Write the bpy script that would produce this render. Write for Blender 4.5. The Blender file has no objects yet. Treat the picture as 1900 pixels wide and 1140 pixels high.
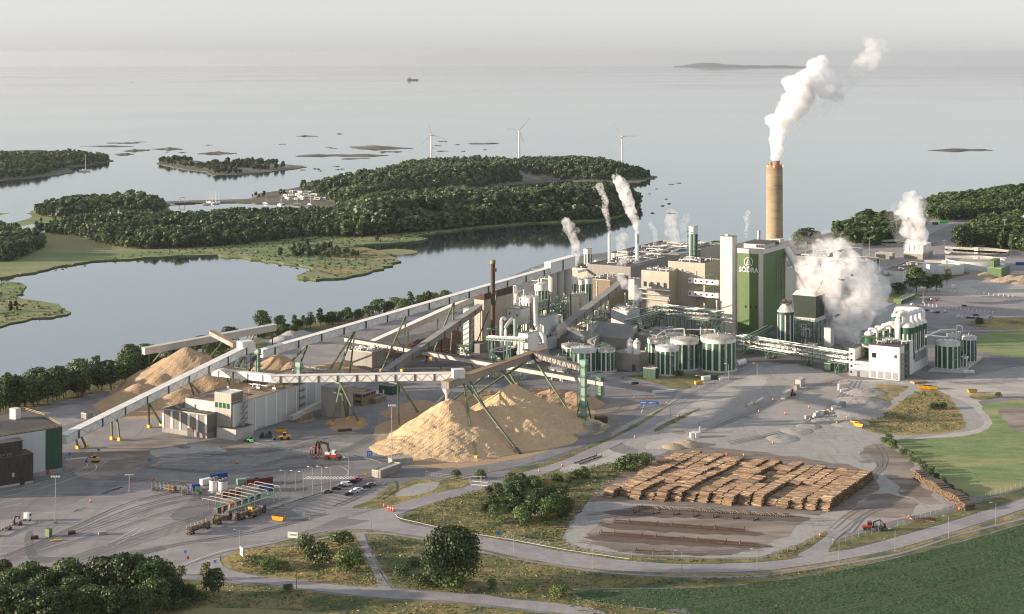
import bpy, math, random
import numpy as np
from mathutils import Vector, Matrix
R = math.radians
sc = bpy.context.scene
COL = sc.collection
random.seed(7)
RNG = np.random.default_rng(11)
# ------------------------------------------------------------------ camera, sky, sun, exposure
CAM_H, FPX, YV = 195.0, 3000.0, 99.0            # height of the helicopter, focal length in photo pixels, eye-level row
cd = bpy.data.cameras.new('camera')
cam = bpy.data.objects.new('camera', cd)
COL.objects.link(cam)
cam.location = (0, 0, CAM_H)
cam.rotation_euler = (R(90), 0, 0)
cd.sensor_width = 36
cd.lens = FPX / 1900 * 36
cd.shift_y = -(570 - YV) / 1900
cd.clip_start = 1
cd.clip_end = 200000
sc.camera = cam
SUN_EL, SUN_AZ = 10.0, 84.0                     # low sun from the left; azimuth measured left from straight behind the camera
sd = Vector((-math.sin(R(SUN_AZ)) * math.cos(R(SUN_EL)), -math.cos(R(SUN_AZ)) * math.cos(R(SUN_EL)), math.sin(R(SUN_EL))))
wd = bpy.data.worlds.new('World')
sc.world = wd
wd.use_nodes = True
nt = wd.node_tree
nt.nodes.clear()
sky = nt.nodes.new('ShaderNodeTexSky')
sky.sky_type = 'NISHITA'
sky.sun_disc = False
sky.sun_elevation = R(SUN_EL)
sky.sun_rotation = math.atan2(sd.x, sd.y)
sky.air_density = 1.0
sky.dust_density = 0.7
sky.ozone_density = 1.0
bg = nt.nodes.new('ShaderNodeBackground')
bg.inputs['Strength'].default_value = 0.122
hs = nt.nodes.new('ShaderNodeHueSaturation')     # humid milky air: the clear sky's colour is washed out
hs.inputs['Saturation'].default_value = .35
nt.links.new(sky.outputs[0], hs.inputs['Color'])
veil = nt.nodes.new('ShaderNodeMix'); veil.data_type = 'RGBA'
veil.inputs[0].default_value = .6
nt.links.new(hs.outputs[0], veil.inputs[6])
veil.inputs[7].default_value = (1.97, 2.1, 2.33, 1)
wo = nt.nodes.new('ShaderNodeOutputWorld')
nt.links.new(veil.outputs[2], bg.inputs[0])
nt.links.new(bg.outputs[0], wo.inputs[0])
sl = bpy.data.lights.new('sun', 'SUN')
sl.energy = 4.6
sl.angle = R(0.6)
sl.color = (1.0, 0.83, 0.655)
so = bpy.data.objects.new('sun', sl)
COL.objects.link(so)
so.rotation_euler = sd.to_track_quat('Z', 'Y').to_euler()
so.location = (-500, 0, 400)
sc.view_settings.view_transform = 'Standard'
sc.view_settings.look = 'None'
sc.view_settings.gamma = 1
sc.view_settings.exposure = 1.2
sc.cycles.max_bounces = 10
sc.cycles.diffuse_bounces = 2
sc.cycles.glossy_bounces = 2
sc.cycles.transmission_bounces = 2
sc.cycles.transparent_max_bounces = 6
sc.cycles.volume_bounces = 8
sc.cycles.use_denoising = True
sc.cycles.filter_width = 1.15
# ------------------------------------------------------------------ measuring the place from the picture
def G(px, py, z=0.0):
 Y = FPX * (CAM_H - z) / (py - YV)
 return Vector(((px - 950) * Y / FPX, Y, z))
def DY(py, z=0.0): return FPX * (CAM_H - z) / (py - YV)
def ZP(py, Y): return CAM_H - (py - YV) * Y / FPX
def XP(px, Y): return (px - 950) * Y / FPX
def W(px, py, Y): return Vector((XP(px, Y), Y, ZP(py, Y)))
SEA0, EARTH = -2.0, 6.37e6
def seaz(x, y): return SEA0 - (x * x + y * y) / (2 * EARTH)
def S(px, py, dz=0.0):
 p = Vector((0, 2000, SEA0))
 for _ in range(30):
  z = seaz(p.x, p.y) + dz
  p = G(px, py, z)
 return p
GA = R(-31)                                      # the plant's own grid
U = Vector((math.cos(GA), math.sin(GA), 0))      # along the fronts, left to right
V = Vector((-math.sin(GA), math.cos(GA), 0))     # away from the fronts
# ------------------------------------------------------------------ objects
ORG = {}
def tag(o, label=None, cat=None, group=None, kind=None):
 if label: o['label'] = label
 if cat: o['category'] = cat
 if group: o['group'] = group
 if kind: o['kind'] = kind
 return o
def empty(name, loc, label=None, cat=None, group=None, rz=0.0):
 o = bpy.data.objects.new(name, None)
 COL.objects.link(o)
 o.location = loc
 o.rotation_euler = (0, 0, rz)
 o.empty_display_size = 0.5
 ORG[o.name] = Vector(loc)
 return tag(o, label, cat, group)
def kids(o): return list(o.children)
def copy_tree(o, parent=None):
 c = o.copy()
 COL.objects.link(c)
 c.parent = parent
 for ch in kids(o):
  copy_tree(ch, c)
 return c
def place(proto, first, loc, rz=0.0, s=1.0, label=None, group=None):
 o = proto if first else copy_tree(proto)
 o.location = loc
 o.rotation_euler = (0, 0, rz)
 o.scale = (s, s, s) if not isinstance(s, tuple) else s
 if label: o['label'] = label
 if group: o['group'] = group
 return o
class MB:
 def __init__(self):
  self.v, self.f, self.m, self.s = [], [], [], []
 def add(self, vs, fs, m=0, smooth=False):
  b = len(self.v)
  self.v.extend([tuple(p) for p in vs])
  for f in fs:
   self.f.append(tuple(b + i for i in f))
   self.m.append(m)
   self.s.append(smooth)
  return self
 def quad(self, a, b, c, d, m=0): return self.add([a, b, c, d], [(0, 1, 2, 3)], m)
 def hexa(self, p, m=0):                      # 8 points: bottom ring, top ring
  return self.add(p, [(0, 3, 2, 1), (4, 5, 6, 7), (0, 1, 5, 4), (1, 2, 6, 5), (2, 3, 7, 6), (3, 0, 4, 7)], m)
 def box(self, c, size, ang=0.0, m=0):        # c = centre of the base
  c = Vector(c); sx, sy, sz = size[0] / 2, size[1] / 2, size[2]
  ca, sa = math.cos(ang), math.sin(ang)
  def q(x, y, z): return (c.x + x * ca - y * sa, c.y + x * sa + y * ca, c.z + z)
  return self.hexa([q(-sx, -sy, 0), q(sx, -sy, 0), q(sx, sy, 0), q(-sx, sy, 0),
       q(-sx, -sy, sz), q(sx, -sy, sz), q(sx, sy, sz), q(-sx, sy, sz)], m)
 def bar(self, p0, p1, w, h=None, m=0):
  p0, p1 = Vector(p0), Vector(p1); h = h or w
  d = (p1 - p0).normalized()
  s = d.cross(Vector((0, 0, 1)))
  s = Vector((1, 0, 0)) if s.length < 1e-3 else s.normalized()
  t = s.cross(d).normalized()
  a, b = s * w / 2, t * h / 2
  return self.hexa([p0 - a - b, p0 + a - b, p1 + a - b, p1 - a - b, p0 - a + b, p0 + a + b, p1 + a + b, p1 - a + b], m)
 def prism(self, poly, z0, z1, m=0, top=True, bottom=False):
  n = len(poly)
  vs = [(p[0], p[1], z0) for p in poly] + [(p[0], p[1], z1) for p in poly]
  fs = [(i, (i + 1) % n, n + (i + 1) % n, n + i) for i in range(n)]
  if top: fs.append(tuple(range(n, 2 * n)))
  if bottom: fs.append(tuple(range(n - 1, -1, -1)))
  return self.add(vs, fs, m)
 def cyl(self, p0, p1, r0, r1=None, n=12, m=0, caps=True, smooth=True):
  p0, p1 = Vector(p0), Vector(p1); r1 = r0 if r1 is None else r1
  d = (p1 - p0).normalized()
  a = d.cross(Vector((0, 0, 1)))
  a = Vector((1, 0, 0)) if a.length < 1e-3 else a.normalized()
  b = d.cross(a)
  ring = [a * math.cos(2 * math.pi * i / n) + b * math.sin(2 * math.pi * i / n) for i in range(n)]
  vs = [p0 + q * r0 for q in ring] + [p1 + q * r1 for q in ring]
  self.add(vs, [(i, n + i, n + (i + 1) % n, (i + 1) % n) for i in range(n)], m, smooth)
  if caps: self.add(vs, [tuple(range(n)), tuple(range(2 * n - 1, n - 1, -1))], m)
  return self
 def lathe(self, c, prof, n=24, m=0, smooth=True, a0=0.0, a1=None):
  c = Vector(c)
  full = a1 is None
  k = n if full else n + 1
  a1 = a0 + 2 * math.pi if full else a1
  vs = []
  for r, z in prof:
   for i in range(k):
    a = a0 + (a1 - a0) * i / n
    vs.append((c.x + r * math.cos(a), c.y + r * math.sin(a), c.z + z))
  fs = []
  for j in range(len(prof) - 1):
   for i in range(n):
    i2 = (i + 1) % k if full else i + 1
    fs.append((j * k + i, j * k + i2, (j + 1) * k + i2, (j + 1) * k + i))
  return self.add(vs, fs, m, smooth)
 def tube(self, pts, r, n=8, m=0):
  pts = [Vector(p) for p in pts]
  rings = []
  for i, p in enumerate(pts):
   d = (pts[min(i + 1, len(pts) - 1)] - pts[max(i - 1, 0)]).normalized()
   a = d.cross(Vector((0.13, 0.07, 1)))
   a = Vector((1, 0, 0)) if a.length < 1e-3 else a.normalized()
   b = d.cross(a)
   rr = r[i] if isinstance(r, (list, tuple)) else r
   rings.append([p + (a * math.cos(2 * math.pi * j / n) + b * math.sin(2 * math.pi * j / n)) * rr for j in range(n)])
  vs = [q for g in rings for q in g]
  fs = []
  for i in range(len(pts) - 1):
   for j in range(n):
    fs.append((i * n + j, (i + 1) * n + j, (i + 1) * n + (j + 1) % n, i * n + (j + 1) % n))
  self.add(vs, fs, m, True)
  return self.add(vs, [tuple(range(n)), tuple(range(len(vs) - 1, len(vs) - n - 1, -1))], m)
 def pipe(self, pts, r, n=8, m=0, bend=None):  # a tube with rounded elbows
  pts = [Vector(p) for p in pts]; bend = bend or r * 2
  out = [pts[0]]
  for i in range(1, len(pts) - 1):
   a, b, c = pts[i - 1], pts[i], pts[i + 1]
   k = min(bend, (a - b).length * .45, (c - b).length * .45)
   q0, q2 = b + (a - b).normalized() * k, b + (c - b).normalized() * k
   for t in (0, .33, .67, 1):
    out.append(q0 * (1 - t) ** 2 + b * 2 * t * (1 - t) + q2 * t * t)
  out.append(pts[-1])
  return self.tube(out, r, n, m)
 def rail(self, pts, h=1.1, w=.09, step=2.5, m=0, closed=False):
  pts = [Vector(p) for p in pts]
  if closed: pts = pts + [pts[0]]
  z = Vector((0, 0, 1))
  for a, b in zip(pts, pts[1:]):
   L = (b - a).length
   for k in (h, h * .5): self.bar(a + z * k, b + z * k, w, w, m)
   n = max(1, int(L / step))
   for i in range(n + 1):
    p = a.lerp(b, i / n)
    self.bar(p, p + z * h, w, w, m)
  return self
 def build(self, name, mats, parent=None, local=False, smooth_all=False):
  me = bpy.data.meshes.new(name)
  off = Vector((0, 0, 0))
  o = bpy.data.objects.new(name, me)
  COL.objects.link(o)
  if parent is not None:
   o.parent = parent
   if not local: off = ORG.get(parent.name, off)
  ORG[o.name] = off
  vs = np.array(self.v, dtype=np.float64).reshape(-1, 3) - np.array(off)
  me.from_pydata(vs.tolist(), [], self.f)
  for mm in (mats if isinstance(mats, (list, tuple)) else [mats]): me.materials.append(mm)
  me.polygons.foreach_set('material_index', self.m)
  me.polygons.foreach_set('use_smooth', [bool(x) or smooth_all for x in self.s])
  me.update()
  return o
def single(mb, name, mats, label, cat, group=None):
 """a thing that is one mesh, its origin at its base"""
 a = np.array(mb.v)
 base = Vector(((a[:, 0].min() + a[:, 0].max()) / 2, (a[:, 1].min() + a[:, 1].max()) / 2, a[:, 2].min()))
 mb.v = [tuple(q) for q in (a - np.array(base))]
 o = mb.build(name, mats)
 o.location = base
 return tag(o, label, cat, group)
def np_mesh(name, verts, faces, mats, parent=None, midx=None, smooth=False, loc=None):
 """verts (n,3), faces (m,4) numpy arrays"""
 me = bpy.data.meshes.new(name)
 n, m = len(verts), len(faces); k = faces.shape[1]
 me.vertices.add(n)
 me.vertices.foreach_set('co', np.ascontiguousarray(verts, dtype=np.float32).ravel())
 me.loops.add(m * k)
 me.loops.foreach_set('vertex_index', np.ascontiguousarray(faces, dtype=np.int32).ravel())
 me.polygons.add(m)
 me.polygons.foreach_set('loop_start', np.arange(0, m * k, k, dtype=np.int32))
 for mm in (mats if isinstance(mats, (list, tuple)) else [mats]): me.materials.append(mm)
 if midx is not None: me.polygons.foreach_set('material_index', np.asarray(midx, dtype=np.int32))
 me.polygons.foreach_set('use_smooth', np.full(m, smooth))
 me.update(calc_edges=True)
 me.validate()
 o = bpy.data.objects.new(name, me)
 COL.objects.link(o)
 if parent is not None: o.parent = parent
 if loc is not None: o.location = loc
 return o
# ------------------------------------------------------------------ procedural materials
def _nodes(name):
 m = bpy.data.materials.new(name)
 m.use_nodes = True
 t = m.node_tree
 return m, t, t.nodes, t.links, t.nodes['Principled BSDF']
def _math(t, op, a, b=None, c=None):
 n = t.nodes.new('ShaderNodeMath'); n.operation = op
 for i, x in enumerate((a, b, c)):
  if x is None: continue
  if isinstance(x, (int, float)): n.inputs[i].default_value = x
  else: t.links.new(x, n.inputs[i])
 return n.outputs[0]
def _mix(t, fac, a, b, mode='MIX'):
 n = t.nodes.new('ShaderNodeMix'); n.data_type = 'RGBA'; n.blend_type = mode
 for s, x in ((n.inputs[0], fac), (n.inputs[6], a), (n.inputs[7], b)):
  if isinstance(x, (int, float)): s.default_value = x
  elif isinstance(x, tuple): s.default_value = (*x, 1)[:4]
  else: t.links.new(x, s)
 return n.outputs[2]
def _noise(t, vec, scale, detail=5, rough=.6, dist=0.0):
 n = t.nodes.new('ShaderNodeTexNoise')
 n.inputs['Scale'].default_value = scale
 n.inputs['Detail'].default_value = detail
 n.inputs['Roughness'].default_value = rough
 n.inputs['Distortion'].default_value = dist
 t.links.new(vec, n.inputs['Vector'])
 return n.outputs[0]
def _range(t, x, lo, hi, a=0.0, b=1.0):
 n = t.nodes.new('ShaderNodeMapRange')
 t.links.new(x, n.inputs[0])
 for i, q in enumerate((lo, hi, a, b)): n.inputs[i + 1].default_value = q
 return n.outputs[0]
def _pos(t, scale=(1, 1, 1), rot=0.0):
 g = t.nodes.new('ShaderNodeNewGeometry')
 mp = t.nodes.new('ShaderNodeMapping')
 mp.inputs['Scale'].default_value = scale
 mp.inputs['Rotation'].default_value = (0, 0, rot)
 t.links.new(g.outputs['Position'], mp.inputs[0])
 return mp.outputs[0]
def _bump(t, bs, h, dist, strength=1.0):
 b = t.nodes.new('ShaderNodeBump')
 b.inputs['Strength'].default_value = strength
 b.inputs['Distance'].default_value = dist
 t.links.new(h, b.inputs['Height'])
 t.links.new(b.outputs[0], bs.inputs['Normal'])
def mat(name, c1, c2=None, scale=.3, rough=.8, metal=0.0, bump=0.0, bscale=None, lo=.35, hi=.65, stretch=(1, 1, 1), c3=None, scale3=.03, rot=0.0, rnd=0.0, lo3=.45, hi3=.62, tracks=0.0):
 m, t, N, L, bs = _nodes(name)
 bs.inputs['Roughness'].default_value = rough
 bs.inputs['Metallic'].default_value = metal
 p = _pos(t, stretch, rot)
 col = None
 if c2 is not None:
  col = _mix(t, _range(t, _noise(t, p, scale), lo, hi), c1, c2)
 if c3 is not None:
  col = _mix(t, _range(t, _noise(t, p, scale3, 6, .65, .6), lo3, hi3), col if col is not None else c1, c3)
 if tracks:
  k1 = _noise(t, _pos(t, (.03, .45, 1), -.35), 1.0, 4, .55, .4); k2 = _noise(t, _pos(t, (.4, .035, 1), -.45), 1.0, 4, .55, .5)
  fine = _noise(t, p, 1.7, 4, .7)
  col = _mix(t, _range(t, k1, .52, .68, 0, .55), col, tuple(x * tracks for x in c2))
  col = _mix(t, _range(t, k2, .54, .7, 0, .5), col, tuple(x * .72 for x in c1))
  col = _mix(t, _range(t, fine, .3, .75, 0, .35), col, tuple(x * .7 for x in c1))
 if rnd:
  g = t.nodes.new('ShaderNodeNewGeometry')
  o = t.nodes.new('ShaderNodeObjectInfo')
  r = _math(t, 'FRACT', _math(t, 'ADD', g.outputs['Random Per Island'], o.outputs['Random']))
  f = _range(t, r, 0, 1, 1 - rnd, 1 + rnd)
  cc = t.nodes.new('ShaderNodeCombineColor')
  for i in range(3): L.new(f, cc.inputs[i])
  col = _mix(t, 1.0, col if col is not None else c1, cc.outputs[0], 'MULTIPLY')
 if col is None: bs.inputs['Base Color'].default_value = (*c1, 1)
 else: L.new(col, bs.inputs['Base Color'])
 if bump: _bump(t, bs, _noise(t, p, bscale or scale * 4, 6, .65), bump)
 return m
def cladding(name, c, seam_w=6.0, seam_h=0.0, dark=.78, rough=.6, dirt=.76, ribs=1.2, metal=0.0):
 """sheet or panel walls: joints follow the plant's grid, with weather streaks"""
 m, t, N, L, bs = _nodes(name)
 bs.inputs['Roughness'].default_value = rough
 bs.inputs['Metallic'].default_value = metal
 g = t.nodes.new('ShaderNodeNewGeometry')
 d = t.nodes.new('ShaderNodeVectorMath'); d.operation = 'DOT_PRODUCT'
 L.new(g.outputs['Position'], d.inputs[0]); d.inputs[1].default_value = (U + V)
 s = d.outputs['Value']
 fr = _math(t, 'FRACT', _math(t, 'DIVIDE', s, seam_w))
 mask = _math(t, 'LESS_THAN', fr, .06)
 if seam_h:
  sx = t.nodes.new('ShaderNodeSeparateXYZ'); L.new(g.outputs['Position'], sx.inputs[0])
  fz = _math(t, 'FRACT', _math(t, 'DIVIDE', sx.outputs[2], seam_h))
  mask = _math(t, 'MAXIMUM', mask, _math(t, 'LESS_THAN', fz, .09))
 streak = _noise(t, _pos(t, (.5, .5, .05)), 1.0, 6, .7)
 blot = _noise(t, _pos(t), .09, 5, .6)
 col = _mix(t, _range(t, streak, .42, .66), c, tuple(x * dirt for x in c))
 col = _mix(t, _range(t, blot, .35, .7), col, tuple(x * (dirt + .06) for x in c))
 col = _mix(t, mask, col, tuple(x * dark for x in c))
 L.new(col, bs.inputs['Base Color'])
 if ribs:
  wv = _math(t, 'SINE', _math(t, 'MULTIPLY', s, 6.283 / ribs))
  _bump(t, bs, wv, .03, .6)
 return m
M = {}
M['sea'] = None
M['asphalt'] = mat('asphalt', (.183, .177, .179), (.250, .240, .240), .12, .9, bump=.02, bscale=2, c3=(.140, .138, .144), scale3=.018, tracks=1.25)
M['asphalt_dark'] = mat('asphalt_dark', (.116, .116, .122), (.159, .159, .165), .2, .9, c3=(.183, .177, .177), scale3=.03, tracks=1.3)
M['asphalt_old'] = mat('asphalt_old', (.250, .228, .229), (.305, .284, .283), .1, .9, c3=(.201, .193, .201), scale3=.025, tracks=1.22)
M['road'] = mat('road', (.275, .256, .262), (.317, .299, .305), .3, .85, c3=(.232, .217, .223), scale3=.06)
M['gravel'] = mat('gravel', (.302, .286, .274), (.381, .358, .336), .25, .95, bump=.12, bscale=1.2, c3=(.280, .269, .258), scale3=.02, tracks=1.12)
M['gravel_light'] = mat('gravel_light', (.381, .358, .330), (.470, .448, .414), .6, .95, bump=.25, bscale=.9, c3=(.325, .308, .291), scale3=.05)
M['dirt'] = mat('dirt', (.224, .185, .151), (.302, .263, .230), .25, .95, bump=.1, bscale=1, c3=(.146, .112, .090), scale3=.06, stretch=(.25, 1, 1))
M['bark_dirt'] = mat('bark_dirt', (.13, .10, .082), (.235, .20, .175), .4, .95, bump=.1, bscale=1, stretch=(.3, 1, 1))
M['dry_grass'] = mat('dry_grass', (.36, .265, .11), (.22, .18, .065), .35, .95, bump=.5, bscale=.8, c3=(.085, .105, .035), scale3=.05, lo3=.46, hi3=.6)
M['verge'] = mat('verge', (.13, .14, .045), (.26, .20, .08), .25, .95, bump=.5, bscale=.7, c3=(.06, .085, .028), scale3=.06, lo3=.42, hi3=.6)
M['green_field'] = mat('green_field', (.12, .185, .06), (.20, .25, .095), .1, .95, bump=.7, bscale=.35, c3=(.32, .29, .13), scale3=.02, lo3=.5, hi3=.68, stretch=(.5, 1.3, 1), rot=.5)
M['crop'] = mat('crop', (.03, .058, .018), (.042, .085, .024), .35, .95, bump=.9, bscale=.55, c3=(.04, .036, .022), scale3=.05, lo3=.55, hi3=.75)
M['grain'] = mat('grain', (.24, .21, .08), (.19, .18, .07), .2, .95, bump=.3, bscale=1.2)
M['marsh'] = mat('marsh', (.10, .165, .055), (.19, .22, .085), .03, .95, bump=.8, bscale=.3, c3=(.27, .235, .11), scale3=.014, lo3=.47, hi3=.66, stretch=(.5, 1, 1))
M['reed'] = mat('reed', (.075, .105, .035), (.10, .13, .045), .06, .95)
M['rock'] = mat('rock', (.24, .215, .19), (.16, .15, .135), .05, .9, bump=1.5, bscale=.12, c3=(.10, .10, .05), scale3=.02, lo3=.5, hi3=.62)
M['forest_floor'] = mat('forest_floor', (.05, .075, .028), (.08, .095, .04), .03, .95)
M['paint'] = mat('road_paint', (.72, .72, .70), (.55, .55, .54), .8, .7)
M['paint_yellow'] = mat('yellow_paint', (.75, .45, .04), (.6, .36, .04), .8, .6)
M['concrete'] = mat('concrete', (.36, .335, .30), (.27, .25, .225), .2, .85, bump=.02, stretch=(1, 1, .25), c3=(.2, .185, .165), scale3=.08)
M['concrete_pale'] = mat('concrete_pale', (.47, .45, .42), (.40, .38, .35), .3, .85, stretch=(1, 1, .3))
M['stack_tan'] = mat('stack_tan', (.345, .265, .165), (.29, .22, .135), .15, .85, stretch=(.6, .6, 1), c3=(.235, .175, .11), scale3=.05, bump=.02)
M['beige'] = cladding('beige_cladding', (.47, .41, .335), 5.5, 7.5, .80, dirt=.72)
M['cream'] = cladding('cream_cladding', (.66, .615, .53), 8.0, 3.0, .90, dirt=.85, ribs=.8)
M['green'] = cladding('green_cladding', (.115, .185, .065), 9.0, 1.6, .84, dirt=.80, ribs=1.5)
M['dkgreen'] = mat('dark_green_sheet', (.014, .072, .036), (.02, .09, .046), .4, .5, stretch=(1, 1, .1), bump=.01, bscale=3)
M['dkgreen_wall'] = cladding('dark_green_wall', (.025, .07, .045), 4.0, 0, .8, ribs=.9)
M['white'] = cladding('white_panel', (.74, .72, .68), 6.2, 3.4, .86, dirt=.94, ribs=0)
M['white_grey'] = cladding('pale_grey_sheet', (.52, .53, .53), 7.0, 0, .88, dirt=.88, ribs=1.0)
M['offwhite'] = mat('white_paint', (.74, .73, .70), (.62, .61, .58), .4, .5, stretch=(1, 1, .15))
M['roofwhite'] = mat('white_roof', (.70, .70, .69), (.55, .55, .53), .35, .6)
M['roof_dirty'] = mat('mossy_roof', (.52, .50, .44), (.33, .31, .25), .5, .8)
M['grey_sheet'] = cladding('grey_sheet', (.24, .225, .205), 3.0, 0, .8, dirt=.85)
M['grey_roof'] = mat('grey_roof', (.20, .195, .19), (.26, .25, .24), .2, .85, bump=.02)
M['dark_roof'] = mat('dark_roof', (.045, .043, .043), (.075, .07, .068), .12, .9, c3=(.10, .09, .08), scale3=.05)
M['brown_roof'] = mat('brown_roof', (.30, .205, .115), (.22, .15, .09), .2, .9, c3=(.06, .05, .045), scale3=.06, lo3=.55, hi3=.6)
M['darkwood'] = mat('dark_wood', (.035, .028, .024), (.055, .045, .038), .8, .8, stretch=(1, 1, .08))
M['brick'] = mat('yellow_brick', (.24, .185, .12), (.18, .14, .095), .8, .85)
M['steel'] = mat('steel', (.42, .41, .40), (.32, .31, .30), .5, .45, metal=.6)
M['silver'] = mat('aluminium_cladding', (.66, .65, .63), (.55, .54, .52), .6, .35, metal=.55)
M['trussgreen'] = mat('green_steel', (.10, .19, .12), (.07, .13, .085), .5, .6)
M['leggreen'] = mat('olive_steel', (.115, .15, .085), (.085, .11, .065), .5, .6)
M['mint'] = mat('mint_steel', (.24, .36, .29), (.18, .28, .22), .4, .6)
M['rust'] = mat('rust', (.085, .04, .026), (.055, .028, .02), .5, .8, stretch=(1, 1, .2))
M['black'] = mat('black_rubber', (.014, .014, .015), (.022, .022, .022), 2, .7)
M['dkgrey'] = mat('dark_grey', (.05, .05, .052), (.075, .075, .075), .8, .7)
M['greenglass'] = mat('green_window', (.015, .07, .045), (.03, .14, .08), .5, .15)
M['glass'] = mat('window_glass', (.015, .02, .022), (.03, .036, .036), .5, .12)
M['chips'] = mat('wood_chips', (.58, .42, .25), (.46, .325, .185), .5, .95, bump=.5, bscale=1.3, c3=(.54, .385, .22), scale3=.06)
M['chips_old'] = mat('old_wood_chips', (.42, .295, .18), (.33, .23, .14), .5, .95, bump=.35, bscale=1.2, c3=(.37, .25, .145), scale3=.05)
M['bark'] = mat('bark_pile', (.10, .045, .026), (.065, .032, .022), .3, .95, bump=.5, bscale=.6)
M['sand'] = mat('sand_heap', (.36, .29, .205), (.30, .24, .17), .4, .95, bump=.2, bscale=1)
M['ash'] = mat('grey_heap', (.36, .355, .345), (.29, .285, .28), .2, .95, bump=.3, bscale=.6)
M['log'] = mat('log_bark', (.30, .20, .122), (.15, .10, .065), .5, .9, rnd=.6, c3=(.42, .315, .205), scale3=.22, lo3=.55, hi3=.68, rot=.54, stretch=(.35, 1.5, 1.5))
M['log_end'] = mat('log_cut', (.26, .17, .095), (.11, .08, .055), 2.5, .9, rnd=.5)  # cut ends darkened: shade of the stacks' right-hand ends put into the colour
M['log_dark'] = mat('dark_log_bark', (.19, .15, .115), (.12, .095, .075), 1, .9, rnd=.4)
M['red'] = mat('red_paint', (.33, .03, .025), (.27, .026, .022), .8, .4)
M['maroon'] = mat('maroon_paint', (.16, .018, .022), (.12, .016, .02), .6, .6)
M['blue'] = mat('blue_paint', (.02, .065, .27), (.018, .055, .22), .5, .5)
M['yellow'] = mat('yellow_machine', (.68, .36, .012), (.58, .30, .012), .8, .45)
M['orange'] = mat('orange_plastic', (.72, .12, .015), (.66, .10, .012), 2, .5)
M['signblue'] = mat('sign_blue', (.03, .16, .55), (.028, .15, .5), 2, .5)
M['brightgreen'] = mat('bright_green', (.04, .33, .09), (.035, .28, .075), .5, .5)
M['whitebag'] = mat('white_wrap', (.72, .72, .70), (.6, .6, .58), .9, .6)
M['skip'] = mat('plain_grey_metal', (.30, .31, .32), (.25, .26, .27), .5, .5)
M['tyre'] = mat('tyre_marks', (.155, .15, .153), (.19, .183, .185), .4, .85)
M['precip'] = mat('dark_lagging', (.008, .022, .015), (.014, .03, .02), .4, .6)
M['tan_sheet'] = cladding('tan_sheet', (.20, .175, .145), 3.0, 0, .8, dirt=.85)
M['apron_shade'] = mat('apron_shade', (.065, .063, .062), (.10, .097, .095), .2, .9, c3=(.14, .13, .12), scale3=.06)  # ground colour darkened to carry the shadows between the mill blocks
M['rock_dark'] = mat('dark_rock', (.135, .12, .105), (.085, .08, .07), .05, .9, bump=1.2, bscale=.12, c3=(.075, .085, .045), scale3=.02, lo3=.5, hi3=.6)
M['bark_strip'] = mat('bark_strip', (.085, .062, .048), (.13, .098, .078), .4, .95, bump=.1, bscale=1, stretch=(.3, 1, 1))
M['trunk'] = mat('tree_bark', (.10, .075, .055), (.07, .052, .04), 1, .9)
def leafmat(name, c, c2, rnd=.4):
 m, t, N, L, bs = _nodes(name)
 g = t.nodes.new('ShaderNodeNewGeometry')
 o = t.nodes.new('ShaderNodeObjectInfo')
 col = _mix(t, g.outputs['Random Per Island'], c, c2)
 patch = _noise(t, _pos(t), .045, 3, .6)
 col = _mix(t, _range(t, patch, .38, .66, 0, .55), col, tuple(x * .55 for x in c))
 kinds = _noise(t, _pos(t), .016, 4, .65)
 col = _mix(t, _range(t, kinds, .5, .68, 0, .6), col, (c2[0] * 1.45, c2[1] * 1.3, c2[2] * 1.1))
 f = _range(t, o.outputs['Random'], 0, 1, 1 - rnd, 1 + rnd * .8)
 cc = t.nodes.new('ShaderNodeCombineColor')
 for i in range(3): L.new(f, cc.inputs[i])
 col = _mix(t, 1.0, col, cc.outputs[0], 'MULTIPLY')
 L.new(col, bs.inputs['Base Color'])
 bs.inputs['Roughness'].default_value = .55
 tr = t.nodes.new('ShaderNodeBsdfTranslucent'); L.new(col, tr.inputs[0])
 mx = t.nodes.new('ShaderNodeMixShader'); mx.inputs[0].default_value = .28
 L.new(bs.outputs[0], mx.inputs[1]); L.new(tr.outputs[0], mx.inputs[2])
 L.new(mx.outputs[0], N['Material Output'].inputs[0])
 return m
M['leaf'] = leafmat('leaves', (.034, .064, .018), (.088, .135, .036))
M['leaf_oak'] = leafmat('oak_leaves', (.036, .066, .018), (.09, .135, .034))
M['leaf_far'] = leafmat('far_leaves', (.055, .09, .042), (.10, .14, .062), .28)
M['leaf_bush'] = leafmat('bush_leaves', (.065, .105, .032), (.125, .175, .05))
M['leaf_pale'] = leafmat('pale_leaves', (.09, .10, .045), (.13, .13, .06))
M['leaf_crop'] = leafmat('crop_leaves', (.028, .07, .017), (.06, .125, .03))
M['straw'] = leafmat('straw', (.44, .33, .145), (.29, .235, .085))
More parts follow.
